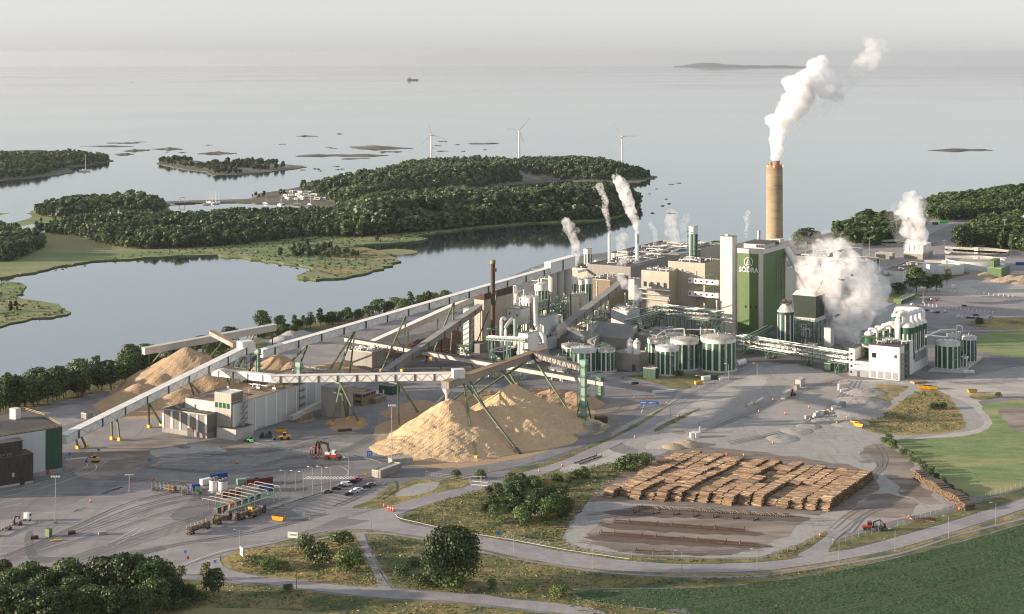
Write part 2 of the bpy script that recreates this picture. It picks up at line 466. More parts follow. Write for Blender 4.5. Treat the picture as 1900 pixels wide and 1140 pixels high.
# ------------------------------------------------------------------ the setting: sea, land, roads
def poly_area(p): return sum(p[i][0] * p[(i + 1) % len(p)][1] - p[(i + 1) % len(p)][0] * p[i][1] for i in range(len(p)))
def ccw(p): return p if poly_area(p) > 0 else list(reversed(p))
def curve(pts, n=4):
 """smooth open polyline through photo points"""
 out = []
 P = [pts[0]] + list(pts) + [pts[-1]]
 for i in range(1, len(P) - 2):
  p0, p1, p2, p3 = P[i - 1], P[i], P[i + 1], P[i + 2]
  for k in range(n):
   t = k / n
   out.append(tuple(.5 * (2 * b + (c - a) * t + (2 * a - 5 * b + 4 * c - d) * t * t + (3 * b - a - 3 * c + d) * t ** 3) for a, b, c, d in zip(p0, p1, p2, p3)))
 out.append(tuple(pts[-1]))
 return out
def closed(pts, n=3):
 m = len(pts); out = []
 for i in range(m):
  p0, p1, p2, p3 = pts[i - 1], pts[i], pts[(i + 1) % m], pts[(i + 2) % m]
  for k in range(n):
   t = k / n
   out.append(tuple(.5 * (2 * b + (c - a) * t + (2 * a - 5 * b + 4 * c - d) * t * t + (3 * b - a - 3 * c + d) * t ** 3) for a, b, c, d in zip(p0, p1, p2, p3)))
 return out
def rough_edge(wp, step=3.0, amp=1.0, seed=1):
 """ragged natural edge on a world polygon"""
 r = random.Random(seed); out = []
 n = len(wp)
 for i in range(n):
  a, b = Vector(wp[i][:2]), Vector(wp[(i + 1) % n][:2])
  L = (b - a).length
  k = max(1, min(40, int(L / step)))
  nrm = Vector((-(b - a).y, (b - a).x)).normalized() if L > 0 else Vector((0, 0))
  for j in range(k):
   q = a.lerp(b, j / k) + nrm * r.uniform(-amp, amp)
   out.append((q.x, q.y))
 return out
LEVELS = []
def level(pts):
 """each sheet lies 4 mm above every earlier sheet it may overlap"""
 xs = [p[0] for p in pts]; ys = [p[1] for p in pts]
 bb = (min(xs) - 6, min(ys) - 4, max(xs) + 6, max(ys) + 4)
 k = 1 + max([l for b, l in LEVELS if b[0] < bb[2] and bb[0] < b[2] and b[1] < bb[3] and bb[1] < b[3]] or [0])
 LEVELS.append((bb, k))
 return .004 * k
def sheet(name, px, z, m, smooth=True, rag=0.0, kind='structure', seed=1):
 pts = closed(px) if smooth else px
 z = level(pts)
 wp = ccw([tuple(G(x, y, z)[:2]) for x, y in pts])
 if rag: wp = rough_edge(wp, 3.0 if rag < 2 else 5.0, rag, seed)
 mb = MB().add([(x, y, z) for x, y in wp], [tuple(range(len(wp)))])
 o = mb.build(name, m)
 return tag(o, kind=kind)
def strip(name, far, near, z, m):
 a = curve(far, 5); b = curve(near, 5)
 z = level(a + b)
 wp = ccw([tuple(G(x, y, z)[:2]) for x, y in a + b[::-1]])
 return tag(MB().add([(x, y, z) for x, y in wp], [tuple(range(len(wp)))]).build(name, m), kind='structure')
def ribbon(mb, wpts, w, z, dash=None, gap=0, m=0):
 """painted line on the ground along world points"""
 d = 0.0
 for a, b in zip(wpts, wpts[1:]):
  a, b = Vector((a[0], a[1], z)), Vector((b[0], b[1], z))
  L = (b - a).length
  if L < 1e-6: continue
  t = (b - a) / L
  s = Vector((-t.y, t.x, 0)) * w / 2
  if dash is None:
   mb.quad(a - s, b - s, b + s, a + s, m)
  else:
   x = 0.0
   while x < L:
    ph = (d + x) % (dash + gap)
    if ph < dash:
     e = min(L, x + dash - ph)
     mb.quad(a + t * x - s, a + t * e - s, a + t * e + s, a + t * x + s, m)
     x = e + 1e-4
    else:
     x += dash + gap - ph
   d += L
 return mb
def gpts(px, z=0, n=4): return [G(x, y, z) for x, y in curve(px, n)]
def offset_px(px, z=0.0, d=0.0, n=5):
 w = gpts(px, z, n); out = []
 for i, p in enumerate(w):
  t = (w[min(i + 1, len(w) - 1)] - w[max(i - 1, 0)]).normalized()
  out.append(p + Vector((-t.y, t.x, 0)) * d)
 return out
# sea: follows the curve of the earth, so the horizon sits where it does in the picture
def make_sea():
 m, t, N, L, bs = _nodes('sea_water')
 bs.inputs['Base Color'].default_value = (.03, .04, .045, 1)
 bs.inputs['IOR'].default_value = 1.33
 p = _pos(t, (.35, 1, 1), .12)
 big = _noise(t, _pos(t, (.3, .5, 1), .05), .0016, 3, .5, .8)
 gl = t.nodes.new('ShaderNodeBsdfGlossy'); gl.inputs['Color'].default_value = (.84, .87, .90, 1); mx = t.nodes.new('ShaderNodeMixShader'); mx.inputs[0].default_value = .40
 L.new(bs.outputs[0], mx.inputs[1]); L.new(gl.outputs[0], mx.inputs[2]); L.new(mx.outputs[0], N['Material Output'].inputs[0])
 rr = _range(t, big, .42, .62, .01, .08)
 L.new(rr, bs.inputs['Roughness']); L.new(rr, gl.inputs['Roughness'])
 _bump(t, bs, _noise(t, p, .35, 3, .6), .008)
 M['sea'] = m
 rs = [0.0] + list(np.geomspace(300, 58000, 90))
 n = 160
 vs = [(0, 0, SEA0)]
 for r in rs[1:]:
  for i in range(n):
   a = 2 * math.pi * i / n
   vs.append((r * math.cos(a), r * math.sin(a), seaz(r, 0)))
 fs = [(0, 1 + i, 1 + (i + 1) % n) for i in range(n)]
 for j in range(len(rs) - 2):
  b = 1 + j * n
  fs += [(b + i, b + n + i, b + n + (i + 1) % n, b + (i + 1) % n) for i in range(n)]
 tag(MB().add(vs, fs, 0, True).build('sea', m), kind='structure')
make_sea()
SHORE = [(-60, 768), (0, 748), (90, 728), (180, 708), (290, 672), (400, 642), (470, 628), (500, 612), (560, 600), (680, 583), (760, 565), (850, 548),
   (930, 520), (1000, 492), (1060, 478), (1130, 468), (1230, 460), (1330, 452), (1450, 448), (1540, 432), (1600, 420), (1700, 396), (1780, 372), (1900, 352), (2050, 338)]
land = [tuple(G(x, y)[:2]) for x, y in curve(SHORE, 4)]
land = rough_edge(land, 8, 1.2, 3)[:-41] if False else land
land = [(-1500, 700), (-600, 760)] + land + [(2200, 2100), (2200, -900), (-1500, -900)]
tag(MB().prism(ccw(land), -7, 0).build('ground', M['asphalt']), kind='structure')
Z1, Z2, Z3, Z4, Z5 = .012, .024, .036, .048, .06
# left and middle yards
sheet('yard_surface', [(-80, 1090), (-80, 990), (90, 950), (210, 905), (330, 890), (430, 915), (520, 965), (640, 952), (560, 988), (440, 1022), (330, 1066), (150, 1090)], Z1, M['asphalt_old'])
sheet('yard_patch', [(195, 1032), (300, 1012), (310, 1020), (240, 1036)], Z2, M['asphalt_dark'], False)
sheet('yard_patch', [(315, 960), (345, 935), (375, 905), (410, 915), (400, 945), (360, 970)], Z2, M['asphalt_dark'])
sheet('yard_patch', [(100, 1000), (240, 930), (262, 940), (130, 1010)], Z2, M['road'], False)
sheet('yard_patch', [(45, 1000), (60, 985), (70, 1030), (130, 1034), (60, 1045)], Z2, M['asphalt_dark'])
sheet('yard_patch', [(480, 885), (640, 862), (760, 880), (690, 905), (560, 918)], Z1, M['asphalt_dark'])
sheet('yard_patch', [(540, 945), (600, 925), (720, 900), (760, 905), (690, 945), (600, 965)], Z1, M['asphalt_old'])
sheet('saw_yard_dirt', [(118, 862), (180, 835), (300, 812), (400, 818), (470, 815), (460, 832), (360, 848), (250, 872), (170, 890)], Z1, M['dirt'], rag=1.2)
sheet('saw_yard_stones', [(280, 842), (330, 826), (400, 828), (420, 838), (340, 852)], Z2, M['gravel'], rag=2.5)
sheet('spilled_bark', [(190, 862), (240, 848), (295, 850), (280, 864), (220, 872)], Z2, M['bark_dirt'], rag=1.0)
sheet('chip_yard', [(-80, 800), (60, 765), (200, 735), (330, 690), (460, 650), (640, 640), (700, 700), (560, 760), (330, 800), (180, 830), (100, 800)], Z1, M['asphalt_old'])
sheet('chip_spill', [(695, 800), (720, 780), (860, 755), (1060, 742), (1110, 770), (1108, 800), (1010, 842), (860, 868), (750, 862), (700, 838)], Z2, M['chips_old'], rag=2.0)
sheet('chip_spill', [(175, 758), (220, 735), (300, 720), (430, 722), (560, 700), (600, 690), (560, 715), (430, 745), (330, 772), (230, 776)], Z2, M['chips_old'], rag=2.0)
sheet('chip_spill', [(600, 786), (650, 772), (680, 782), (668, 796), (620, 798)], Z2, M['chips_old'], rag=1.5)
sheet('chip_spill', [(530, 775), (560, 768), (588, 776), (560, 784)], Z2, M['chips_old'], rag=1.5)
sheet('worn_yard', [(1100, 800), (1110, 760), (1190, 735), (1240, 750), (1210, 775), (1150, 800)], Z1, M['dirt'], rag=1.5)
sheet('plant_apron_shade', [(640, 650), (860, 600), (1060, 520), (1240, 500), (1420, 600), (1560, 640), (1575, 690), (1420, 672), (1180, 690), (900, 690), (700, 700)], Z1, M['apron_shade'])  # dark sheet: shade among the buildings painted into the ground
# gravel pads and log yard
sheet('gravel_yard', [(1135, 792), (1180, 762), (1235, 735), (1300, 716), (1345, 692), (1420, 682), (1480, 676), (1575, 702), (1670, 712), (1760, 706), (1840, 690), (1900, 680), (1990, 685), (1990, 738), (1900, 738), (1830, 738),
  (1812, 757), (1835, 780), (1825, 798), (1780, 806), (1660, 818), (1690, 846), (1735, 880), (1790, 925), (1745, 945), (1660, 966), (1600, 985), (1535, 990), (1480, 1010), (1400, 1034), (1284, 1034), (1160, 1028), (1062, 1010), (1045, 992), (1070, 955), (1098, 925), (1120, 900), (1195, 848), (1140, 815)], Z1, M['gravel'], rag=1.0)
sheet('track_across_gravel', [(1660, 818), (1780, 803), (1815, 795), (1826, 782), (1800, 752), (1780, 742), (1760, 735), (1748, 727), (1725, 720), (1700, 716), (1620, 708), (1560, 706), (1700, 704), (1900, 700), (1990, 700), (1990, 728), (1880, 730), (1815, 740), (1830, 760), (1845, 782), (1835, 800), (1790, 810), (1670, 824)], Z2, M['gravel_light'])
sheet('gravel_slope', [(1300, 715), (1350, 690), (1405, 692), (1420, 710), (1380, 735), (1320, 745), (1270, 740)], Z2, M['gravel_light'], rag=1.5)
sheet('gravel_slope', [(1230, 770), (1290, 745), (1330, 752), (1320, 775), (1260, 790), (1210, 788)], Z2, M['gravel_light'], rag=1.5)
sheet('log_yard_floor', [(1095, 1000), (1110, 975), (1150, 948), (1200, 940), (1330, 950), (1480, 962), (1470, 985), (1420, 1012), (1330, 1030), (1220, 1030), (1130, 1020)], Z2, M['dirt'], rag=2.0)
sheet('log_yard_floor', [(1560, 960), (1610, 925), (1650, 915), (1700, 935), (1690, 955), (1640, 962)], Z2, M['dirt'], rag=2.0)
sheet('log_yard_floor', [(1600, 840), (1640, 825), (1690, 860), (1700, 880), (1740, 935), (1690, 925), (1640, 880)], Z2, M['dirt'], rag=2.5)
sheet('log_yard_floor', [(1080, 920), (1240, 835), (1400, 838), (1625, 880), (1560, 950), (1400, 950), (1200, 935)], Z2, M['bark_dirt'], rag=2.0)
for q in ([(1135, 948), (1250, 944), (1480, 958), (1478, 968), (1300, 962), (1140, 957)], [(1125, 972), (1200, 969), (1390, 984), (1400, 994), (1250, 988), (1130, 981)], [(1095, 994), (1180, 992), (1400, 1008), (1420, 1018), (1250, 1012), (1100, 1003)], [(1150, 1020), (1300, 1026), (1360, 1030), (1200, 1029)]):
 sheet('bark_strip', q, Z2, M['bark_strip'], rag=1.2)
r = random.Random(17)
for i in range(44):
 x, y = r.choice([(r.uniform(20, 560), r.uniform(880, 1030)), (r.uniform(300, 720), r.uniform(790, 870)), (r.uniform(1150, 1560), r.uniform(705, 820)), (r.uniform(1560, 1740), r.uniform(850, 960)), (r.uniform(1660, 1900), r.uniform(535, 600)), (r.uniform(120, 480), r.uniform(800, 860))])
 a, b = r.uniform(8, 34), r.uniform(1.5, 5); k = r.uniform(-.35, .1)
 sheet('worn_patch', [(x + a * math.cos(t) * r.uniform(.6, 1.1), y + b * math.sin(t) * r.uniform(.6, 1.1) + k * a * math.cos(t)) for t in [j * .785 for j in range(8)]], Z2, M[r.choice(['asphalt_dark', 'asphalt_dark', 'asphalt', 'road', 'dirt', 'asphalt_old', 'gravel']) if x < 760 or x > 1640 else r.choice(['gravel', 'gravel_light', 'dirt', 'asphalt'])], rag=r.uniform(.4, 1.4), seed=i)
# far right yards and lots
sheet('bark_yard', [(1690, 545), (1740, 520), (1800, 512), (1870, 518), (1990, 528), (1990, 560), (1860, 548), (1760, 556)], Z1, M['gravel_light'])
sheet('car_park', [(1655, 575), (1690, 550), (1780, 548), (1990, 570), (1990, 588), (1850, 588), (1800, 600), (1700, 596)], Z1, M['asphalt_old'])
sheet('parking_row', [(1668, 572), (1690, 562), (1900, 590), (1870, 597)], Z2, M['road'], False)
sheet('worn_road', [(1720, 440), (1770, 415), (1790, 405), (1740, 402), (1718, 420), (1700, 450), (1740, 470), (1770, 455)], Z1, M['gravel'])
sheet('back_yard', [(1450, 470), (1560, 445), (1700, 440), (1900, 470), (1990, 480), (1990, 510), (1800, 520), (1650, 530), (1500, 520)], Z1, M['asphalt_old'])
# fields and rough grass
sheet('dry_meadow', [(410, 1041), (426, 1028), (450, 1020), (487, 1014), (531, 1014), (584, 1004), (624, 995), (660, 993), (672, 1002), (700, 1050), (714, 1080), (703, 1089), (637, 1086), (558, 1077), (479, 1068), (426, 1056)], Z2, M['dry_grass'], rag=.5)
sheet('road_verge', [(489, 1010), (520, 1003), (584, 991), (637, 984), (689, 984), (742, 991), (797, 999), (882, 1018), (880, 1021), (797, 1002), (742, 993), (703, 988), (663, 988), (624, 992), (584, 1001), (531, 1012), (492, 1015)], Z2, M['dry_grass'], False)
sheet('rough_meadow', [(680, 997), (703, 991), (742, 995), (795, 1004), (882, 1023), (937, 1036), (1024, 1050), (1139, 1066), (1284, 1073), (1400, 1073), (1466, 1064), (1553, 1050), (1668, 1030), (1784, 993), (1900, 964), (1990, 938),
  (1990, 948), (1900, 969), (1784, 1003), (1668, 1032), (1553, 1058), (1466, 1073), (1350, 1087), (1284, 1090), (1081, 1093), (1064, 1101), (1070, 1109), (1110, 1119), (1226, 1133), (1284, 1142), (1330, 1165), (1150, 1165), (1100, 1131), (1024, 1118), (937, 1109), (900, 1103), (821, 1097), (742, 1092), (725, 1083), (700, 1040)], Z2, M['verge'], rag=.5)
sheet('road_verge', [(884, 1018), (937, 1030), (1024, 1045), (1139, 1060), (1284, 1066), (1400, 1064), (1466, 1056), (1553, 1043), (1668, 1019), (1784, 985), (1900, 948), (1990, 920), (1990, 931), (1900, 958), (1784, 988), (1668, 1025), (1553, 1046), (1466, 1060), (1400, 1068), (1284, 1069), (1139, 1062), (1024, 1047), (937, 1033)], Z2, M['dry_grass'], False)
sheet('bottom_meadow', [(-80, 1052), (0, 1050), (200, 1064), (420, 1082), (505, 1088), (611, 1102), (716, 1113), (850, 1121), (995, 1136), (1070, 1152), (1080, 1260), (-90, 1260)], Z2, M['verge'], rag=.6)
sheet('grain_field', [(275, 1141), (330, 1132), (400, 1128), (500, 1131), (620, 1144), (660, 1200), (200, 1220)], Z3, M['grain'], rag=.4)
sheet('crop_field', [(1064, 1100), (1081, 1094), (1180, 1093), (1284, 1091), (1350, 1088), (1466, 1074), (1553, 1060), (1668, 1034), (1784, 1005), (1900, 972), (2000, 942), (2150, 1000), (2000, 1300), (1300, 1300), (1284, 1142), (1226, 1131), (1110, 1118)], Z3, M['crop'], rag=.3)
sheet('bushy_bank', [(742, 962), (768, 947), (820, 926), (880, 910), (900, 902), (950, 890), (1000, 880), (1060, 868), (1110, 858), (1150, 852), (1195, 848), (1115, 900), (1095, 925), (1060, 965), (1045, 995), (1062, 1013), (1150, 1031), (1284, 1037), (1400, 1037), (1440, 1028), (1500, 1002), (1532, 985), (1536, 990), (1500, 1018), (1466, 1036), (1400, 1043), (1284, 1046), (1168, 1040), (1053, 1024), (951, 1005), (850, 988), (790, 975), (745, 968)], Z3, M['verge'], rag=.5)
sheet('bank_by_road', [(1540, 1018), (1560, 1000), (1600, 990), (1700, 968), (1790, 942), (1900, 905), (1990, 880), (1990, 898), (1900, 922), (1755, 969), (1639, 1002), (1587, 1016), (1545, 1024)], Z3, M['verge'], rag=.4)
sheet('triangle_meadow', [(690, 926), (720, 905), (780, 888), (830, 882), (870, 890), (860, 904), (810, 918), (760, 930), (700, 942), (655, 943), (665, 936)], Z3, M['dry_grass'], rag=.7)
sheet('triangle_gravel', [(735, 915), (775, 898), (815, 896), (800, 912), (750, 922)], Z4, M['gravel'], rag=.8)
sheet('weedy_plot', [(1708, 723), (1750, 728), (1771, 749), (1792, 786), (1782, 799), (1711, 807), (1632, 805), (1587, 789), (1580, 781), (1619, 770), (1645, 763), (1677, 741)], Z3, M['dry_grass'], rag=1.0)
sheet('weedy_plot', [(1629, 713), (1687, 717), (1637, 757), (1608, 739)], Z3, M['dry_grass'], False, rag=1.0)
sheet('weedy_plot', [(1800, 735), (1825, 728), (1850, 735), (1840, 741), (1810, 742)], Z3, M['dry_grass'], rag=.8)
sheet('green_field', [(1658, 819), (1724, 813), (1793, 809), (1830, 797), (1842, 782), (1822, 757), (1845, 747), (1900, 742), (2000, 736), (2000, 880), (1900, 903), (1829, 922), (1790, 917), (1750, 894), (1724, 871), (1687, 845)], Z3, M['green_field'], rag=.6)
sheet('ploughed_patch', [(1850, 760), (1880, 756), (1990, 768), (1990, 800), (1900, 803), (1870, 786)], Z4, M['dirt'], rag=1.5)
sheet('green_field', [(1812, 626), (1850, 614), (1990, 622), (1990, 676), (1900, 665), (1815, 652)], Z3, M['green_field'], rag=.6)
sheet('dry_strip', [(1790, 602), (1850, 590), (1990, 596), (1990, 616), (1860, 610)], Z3, M['dry_grass'], rag=.6)
sheet('dry_strip', [(1630, 558), (1650, 545), (1715, 548), (1690, 556), (1650, 565)], Z3, M['verge'], rag=.6)
sheet('dry_strip', [(1690, 522), (1740, 512), (1775, 505), (1800, 508), (1740, 522)], Z3, M['verge'], rag=.6)
sheet('tank_mound', [(1150, 702), (1200, 694), (1280, 694), (1388, 684), (1385, 694), (1335, 704), (1290, 712), (1270, 722), (1200, 712)], Z3, M['verge'], rag=.8)
sheet('shore_verge', [(-80, 775), (0, 752), (120, 726), (240, 692), (330, 666), (420, 642), (470, 630), (500, 640), (430, 664), (310, 696), (200, 724), (100, 748), (0, 776), (-80, 800)], Z3, M['verge'], rag=1.5)
sheet('shore_verge', [(520, 606), (600, 598), (680, 588), (760, 570), (850, 552), (860, 562), (760, 585), (680, 604), (560, 618)], Z2, M['verge'], rag=1.5)
sheet('central_verge', [(950, 872), (1010, 858), (1100, 824), (1160, 797), (1225, 760), (1245, 752), (1180, 797), (1110, 830), (1030, 862), (960, 880)], Z4, M['verge'], rag=.5)
sheet('central_verge', [(1225, 790), (1280, 765), (1300, 758), (1260, 780), (1215, 802)], Z4, M['verge'], rag=.5)
sheet('stony_bank', [(1040, 872), (1060, 850), (1110, 832), (1140, 838), (1170, 850), (1120, 862), (1060, 878)], Z4, M['gravel_light'], rag=1.0)
sheet('stony_bank', [(1195, 830), (1225, 815), (1280, 808), (1285, 820), (1230, 835)], Z4, M['gravel_light'], rag=1.0)
# roads
strip('main_road', [(300, 1058), (400, 1022), (487, 1010), (584, 987), (637, 980), (700, 963), (734, 957), (745, 968), (790, 978), (850, 989), (951, 1006), (1053, 1025), (1168, 1041), (1284, 1047), (1400, 1044), (1466, 1038), (1530, 1026), (1587, 1018), (1639, 1004), (1755, 971), (1900, 926), (2010, 890)],
  [(280, 1075), (405, 1028), (487, 1013), (584, 990), (637, 983), (689, 983), (742, 990), (797, 998), (882, 1016), (995, 1040), (1110, 1056), (1255, 1063), (1400, 1060), (1466, 1053), (1553, 1040), (1668, 1017), (1784, 982), (1900, 944), (2010, 905)], Z4, M['road'])
strip('old_road', [(300, 1072), (380, 1040), (406, 1030), (409, 1042), (426, 1057), (479, 1069), (558, 1078), (637, 1087), (703, 1090), (742, 1094), (821, 1099), (900, 1104), (937, 1111), (1024, 1119), (1110, 1132), (1160, 1160)],
  [(280, 1085), (330, 1068), (400, 1066), (426, 1077), (505, 1085), (611, 1099), (716, 1110), (850, 1117), (995, 1133), (1053, 1141), (1080, 1165)], Z4, M['road'])
strip('access_road', [(640, 962), (720, 940), (800, 918), (870, 902), (950, 882), (1030, 860), (1110, 826), (1180, 793), (1240, 755), (1300, 720), (1345, 693), (1400, 676)],
  [(700, 968), (734, 957), (800, 934), (880, 914), (960, 894), (1040, 869), (1120, 838), (1190, 803), (1250, 769), (1310, 733), (1365, 706), (1425, 684)], Z4, M['road'])
strip('loop_road', [(560, 880), (700, 862), (800, 872), (900, 862), (1000, 842), (1080, 812), (1150, 772), (1210, 745), (1215, 728), (1150, 712)],
  [(560, 905), (700, 885), (800, 890), (910, 876), (1010, 853), (1095, 822), (1165, 785), (1236, 750), (1250, 722), (1160, 698)], Z3, M['asphalt'])
strip('cycle_path', [(487, 1013.5), (531, 1011.5), (584, 1001), (624, 992), (663, 988), (703, 988), (742, 992), (795, 1001), (882, 1019), (937, 1033), (1024, 1047), (1139, 1062), (1284, 1069), (1400, 1068), (1466, 1060), (1553, 1046), (1668, 1026), (1784, 989), (1900, 960), (2010, 925)],
  [(487, 1016), (531, 1014), (584, 1004), (624, 995), (663, 992), (703, 991), (742, 995), (795, 1004), (882, 1023), (937, 1036), (1024, 1050), (1139, 1065), (1284, 1072), (1400, 1071.5), (1466, 1063), (1553, 1049.5), (1668, 1029.5), (1784, 992.5), (1900, 964), (2010, 929)], Z5, M['asphalt_old'])
strip('cycle_path', [(676, 991), (690, 1030), (710, 1070), (728, 1094)], [(659, 992), (674, 1025), (694, 1066), (702, 1092)], Z5 + .012, M['asphalt_old'])
strip('site_road', [(1530, 985), (1535, 992), (1505, 1015), (1480, 1030), (1500, 1034)], [(1570, 985), (1552, 1000), (1538, 1020), (1542, 1026), (1560, 1028)], Z5, M['road'])
# paint on the ground
def paint():
 mb = MB(); z = .004 * (1 + max(l for b, l in LEVELS)); print('top sheet', z)
 ribbon(mb, gpts([(300, 1066), (400, 1026), (500, 1007)], z), .35, z)
 ribbon(mb, gpts([(560, 997), (637, 982)], z), .2, z, 1, 2)
 far = [(850, 989), (951, 1006), (1053, 1025), (1168, 1041), (1284, 1047), (1400, 1044), (1466, 1038), (1587, 1018), (1639, 1004), (1755, 971), (1900, 926), (2010, 890)]
 near = [(882, 1016), (995, 1040), (1110, 1056), (1255, 1063), (1400, 1060), (1466, 1053), (1553, 1040), (1668, 1017), (1784, 982), (1900, 944), (2010, 905)]
 mid = [(760, 981), (800, 988), (866, 1002), (973, 1023), (1082, 1040.5), (1210, 1052), (1300, 1055), (1400, 1052), (1466, 1045.5), (1560, 1030), (1653, 1010.5), (1770, 976.5), (1900, 935), (2010, 897.5)]
 ribbon(mb, offset_px(far, z, -.5), .14, z, 1, 2)
 ribbon(mb, offset_px(near, z, .4), .14, z, 1, 2)
 ribbon(mb, offset_px(mid, z), .14, z, 3, 9)
 ribbon(mb, offset_px([(412, 1052), (440, 1066), (520, 1080), (620, 1094), (720, 1102), (840, 1109), (960, 1121), (1060, 1136)], z), .12, z, 1, 3)
 ribbon(mb, offset_px([(412, 1047), (440, 1062), (505, 1073), (600, 1083), (690, 1090)], z, -.4), .12, z, 1, 2)
 ribbon(mb, gpts([(352, 1048), (408, 1036)], z), .3, z)
 for a, b in (((195, 1013), (255, 980)), ((209, 1015), (268, 981)), ((255, 980), (268, 981))):   # marked bay in the yard
  ribbon(mb, gpts([a, b], z), .25, z)
 for i in range(16):                          # crossing by the truck lanes
  p = G(562 + i * 6.1, 889.5, z); ribbon(mb, [p, p + Vector((2.2, 5, 0))], .7, z)
 for i in range(15):                          # crossing behind the warehouse
  p = G(121 + i * 3.3, 854 - i * .35, z); ribbon(mb, [p, p + Vector((.8, 2.6, 0))], .5, z)
 for i in range(9):
  p = G(546 + i * 4, 836 + i * .6, z); ribbon(mb, [p, p + Vector((1.5, 2.5, 0))], .5, z)
 ribbon(mb, gpts([(-20, 918), (60, 901), (120, 880), (158, 868), (160, 860), (140, 856)], z), .25, z)
 ribbon(mb, gpts([(-20, 928), (70, 908), (140, 886), (176, 872), (176, 861), (160, 858)], z), .3, z)
 for k, dy in enumerate((938, 948)): ribbon(mb, gpts([(-20, dy), (40, dy - 14)], z), .25, z)
 ribbon(mb, gpts([(590, 866), (625, 864), (645, 874), (640, 884), (618, 889)], z), .25, z)
 ribbon(mb, gpts([(300, 866), (420, 855), (560, 850)], z), .2, z, 2, 4)
 ribbon(mb, gpts([(700, 790), (650, 800), (600, 806)], z), .25, z)
 ribbon(mb, gpts([(240, 868), (330, 862), (440, 866)], z), .2, z, 2, 3)
 for a, b in (((1178, 735), (1195, 737)), ((1175, 738), (1178, 735)), ((1195, 750), (1190, 766))): ribbon(mb, gpts([a, b], z), .4, z)
 ribbon(mb, gpts([(1150, 722), (1200, 728), (1235, 738)], z), .2, z, 1, 2)
 ribbon(mb, gpts([(1256, 748), (1275, 738)], z), .3, z)
 ribbon(mb, gpts([(1310, 728), (1350, 705)], z), .2, z, 3, 6)
 ribbon(mb, gpts([(1690, 600), (1780, 612), (1900, 636), (1990, 650)], z), .3, z)
 tag(mb.build('road_markings', M['paint']), kind='structure')
paint()
def tyres():
 mb = MB(); z = .004 * (2 + max(l for b, l in LEVELS)); r = random.Random(31)
 base = [[(20, 1040), (120, 1000), (260, 940), (380, 912)], [(60, 1020), (200, 975), (330, 935), (470, 925)], [(130, 1040), (300, 985), (400, 955), (520, 940)], [(180, 1045), (320, 1010), (470, 985), (600, 950)], [(260, 870), (400, 880), (520, 872), (640, 862)], [(200, 885), (330, 895), (450, 905)], [(480, 870), (560, 850), (640, 840), (700, 812)], [(540, 830), (600, 815), (680, 800), (700, 770)],
   [(300, 850), (420, 846), (520, 838), (600, 826)], [(760, 875), (900, 868), (1020, 850), (1120, 805)], [(1100, 800), (1150, 770), (1190, 745)], [(1240, 760), (1320, 715), (1400, 682)], [(1300, 800), (1400, 760), (1500, 720), (1560, 700)], [(1350, 820), (1480, 790), (1560, 740), (1580, 705)], [(1560, 940), (1600, 900), (1640, 860), (1620, 830)], [(1100, 960), (1250, 945), (1450, 965), (1560, 970)], [(1560, 985), (1600, 950), (1670, 930)], [(1090, 1005), (1250, 1025), (1400, 1020)], [(1700, 700), (1800, 712), (1900, 705)], [(100, 800), (200, 770), (150, 740)]]
 for b in base:
  for k in range(3):
   dx, dy = r.uniform(-18, 18), r.uniform(-7, 7); q = [(x + dx + r.uniform(-6, 6), y + dy) for x, y in b]
   for e in (-1.1, 1.1): ribbon(mb, offset_px(q, z, e, 6), r.uniform(.25, .6), z + .002 * k + (.001 if e > 0 else 0))
 tag(mb.build('tyre_marks', M['tyre']), kind='structure')
tyres()
# ------------------------------------------------------------------ land across the bay
def noise2(x, y, s, seed=0):
 x = np.asarray(x) / s + seed * 17.3; y = np.asarray(y) / s - seed * 9.1
 return (np.sin(x * 1.7 + 1.3 * np.sin(y * 1.1)) + np.sin(y * 2.1 + 1.7 * np.sin(x * .9 + 2)) + .6 * np.sin(x * 3.7 + y * 2.9) + .4 * np.sin(5.3 * x - 4.1 * y)) / 3.0
def in_poly(x, y, P):
 x = np.asarray(x); y = np.asarray(y); c = np.zeros(x.shape, bool)
 n = len(P)
 for i in range(n):
  x1, y1 = P[i][:2]; x2, y2 = P[(i + 1) % n][:2]
  if y1 == y2: continue
  cond = ((y1 > y) != (y2 > y)) & (x < (x2 - x1) * (y - y1) / (y2 - y1) + x1)
  c ^= cond
 return c
def edge_dist(x, y, P):
 x = np.asarray(x, float); y = np.asarray(y, float); d = np.full(x.shape, 1e9)
 n = len(P)
 for i in range(n):
  x1, y1 = P[i][:2]; x2, y2 = P[(i + 1) % n][:2]
  L2 = (x2 - x1) ** 2 + (y2 - y1) ** 2 + 1e-9
  t = np.clip(((x - x1) * (x2 - x1) + (y - y1) * (y2 - y1)) / L2, 0, 1)
  d = np.minimum(d, np.hypot(x - x1 - t * (x2 - x1), y - y1 - t * (y2 - y1)))
 return d
def spoly(px, dz=0, smooth=True): return [tuple(S(x, y, dz)) for x, y in (closed(px) if smooth else px)]
def lowland(name, px, dz, m, mside=None, rag=0):
 P = spoly(px, dz)
 if poly_area(P) < 0: P = P[::-1]
 n = len(P)
 if rag:
  r = random.Random(5); Q = []
  for i in range(n):
   a, b = Vector(P[i]), Vector(P[(i + 1) % n]); k = max(1, min(14, int((b - a).length / 9)))
   nr = Vector((-(b - a).y, (b - a).x, 0)); nr = nr.normalized() if nr.length else nr
   for j in range(k): Q.append(tuple(a.lerp(b, j / k) + nr * r.uniform(-rag, rag)))
  P = Q; n = len(P)
 mb = MB()
 mb.add(P, [tuple(range(n))], 0)
 mb.add([(x, y, z - 5) for x, y, z in P] + P, [(i, (i + 1) % n, n + (i + 1) % n, n + i) for i in range(n)], 1)
 return tag(mb.build(name, [m, mside or m]), kind='structure')
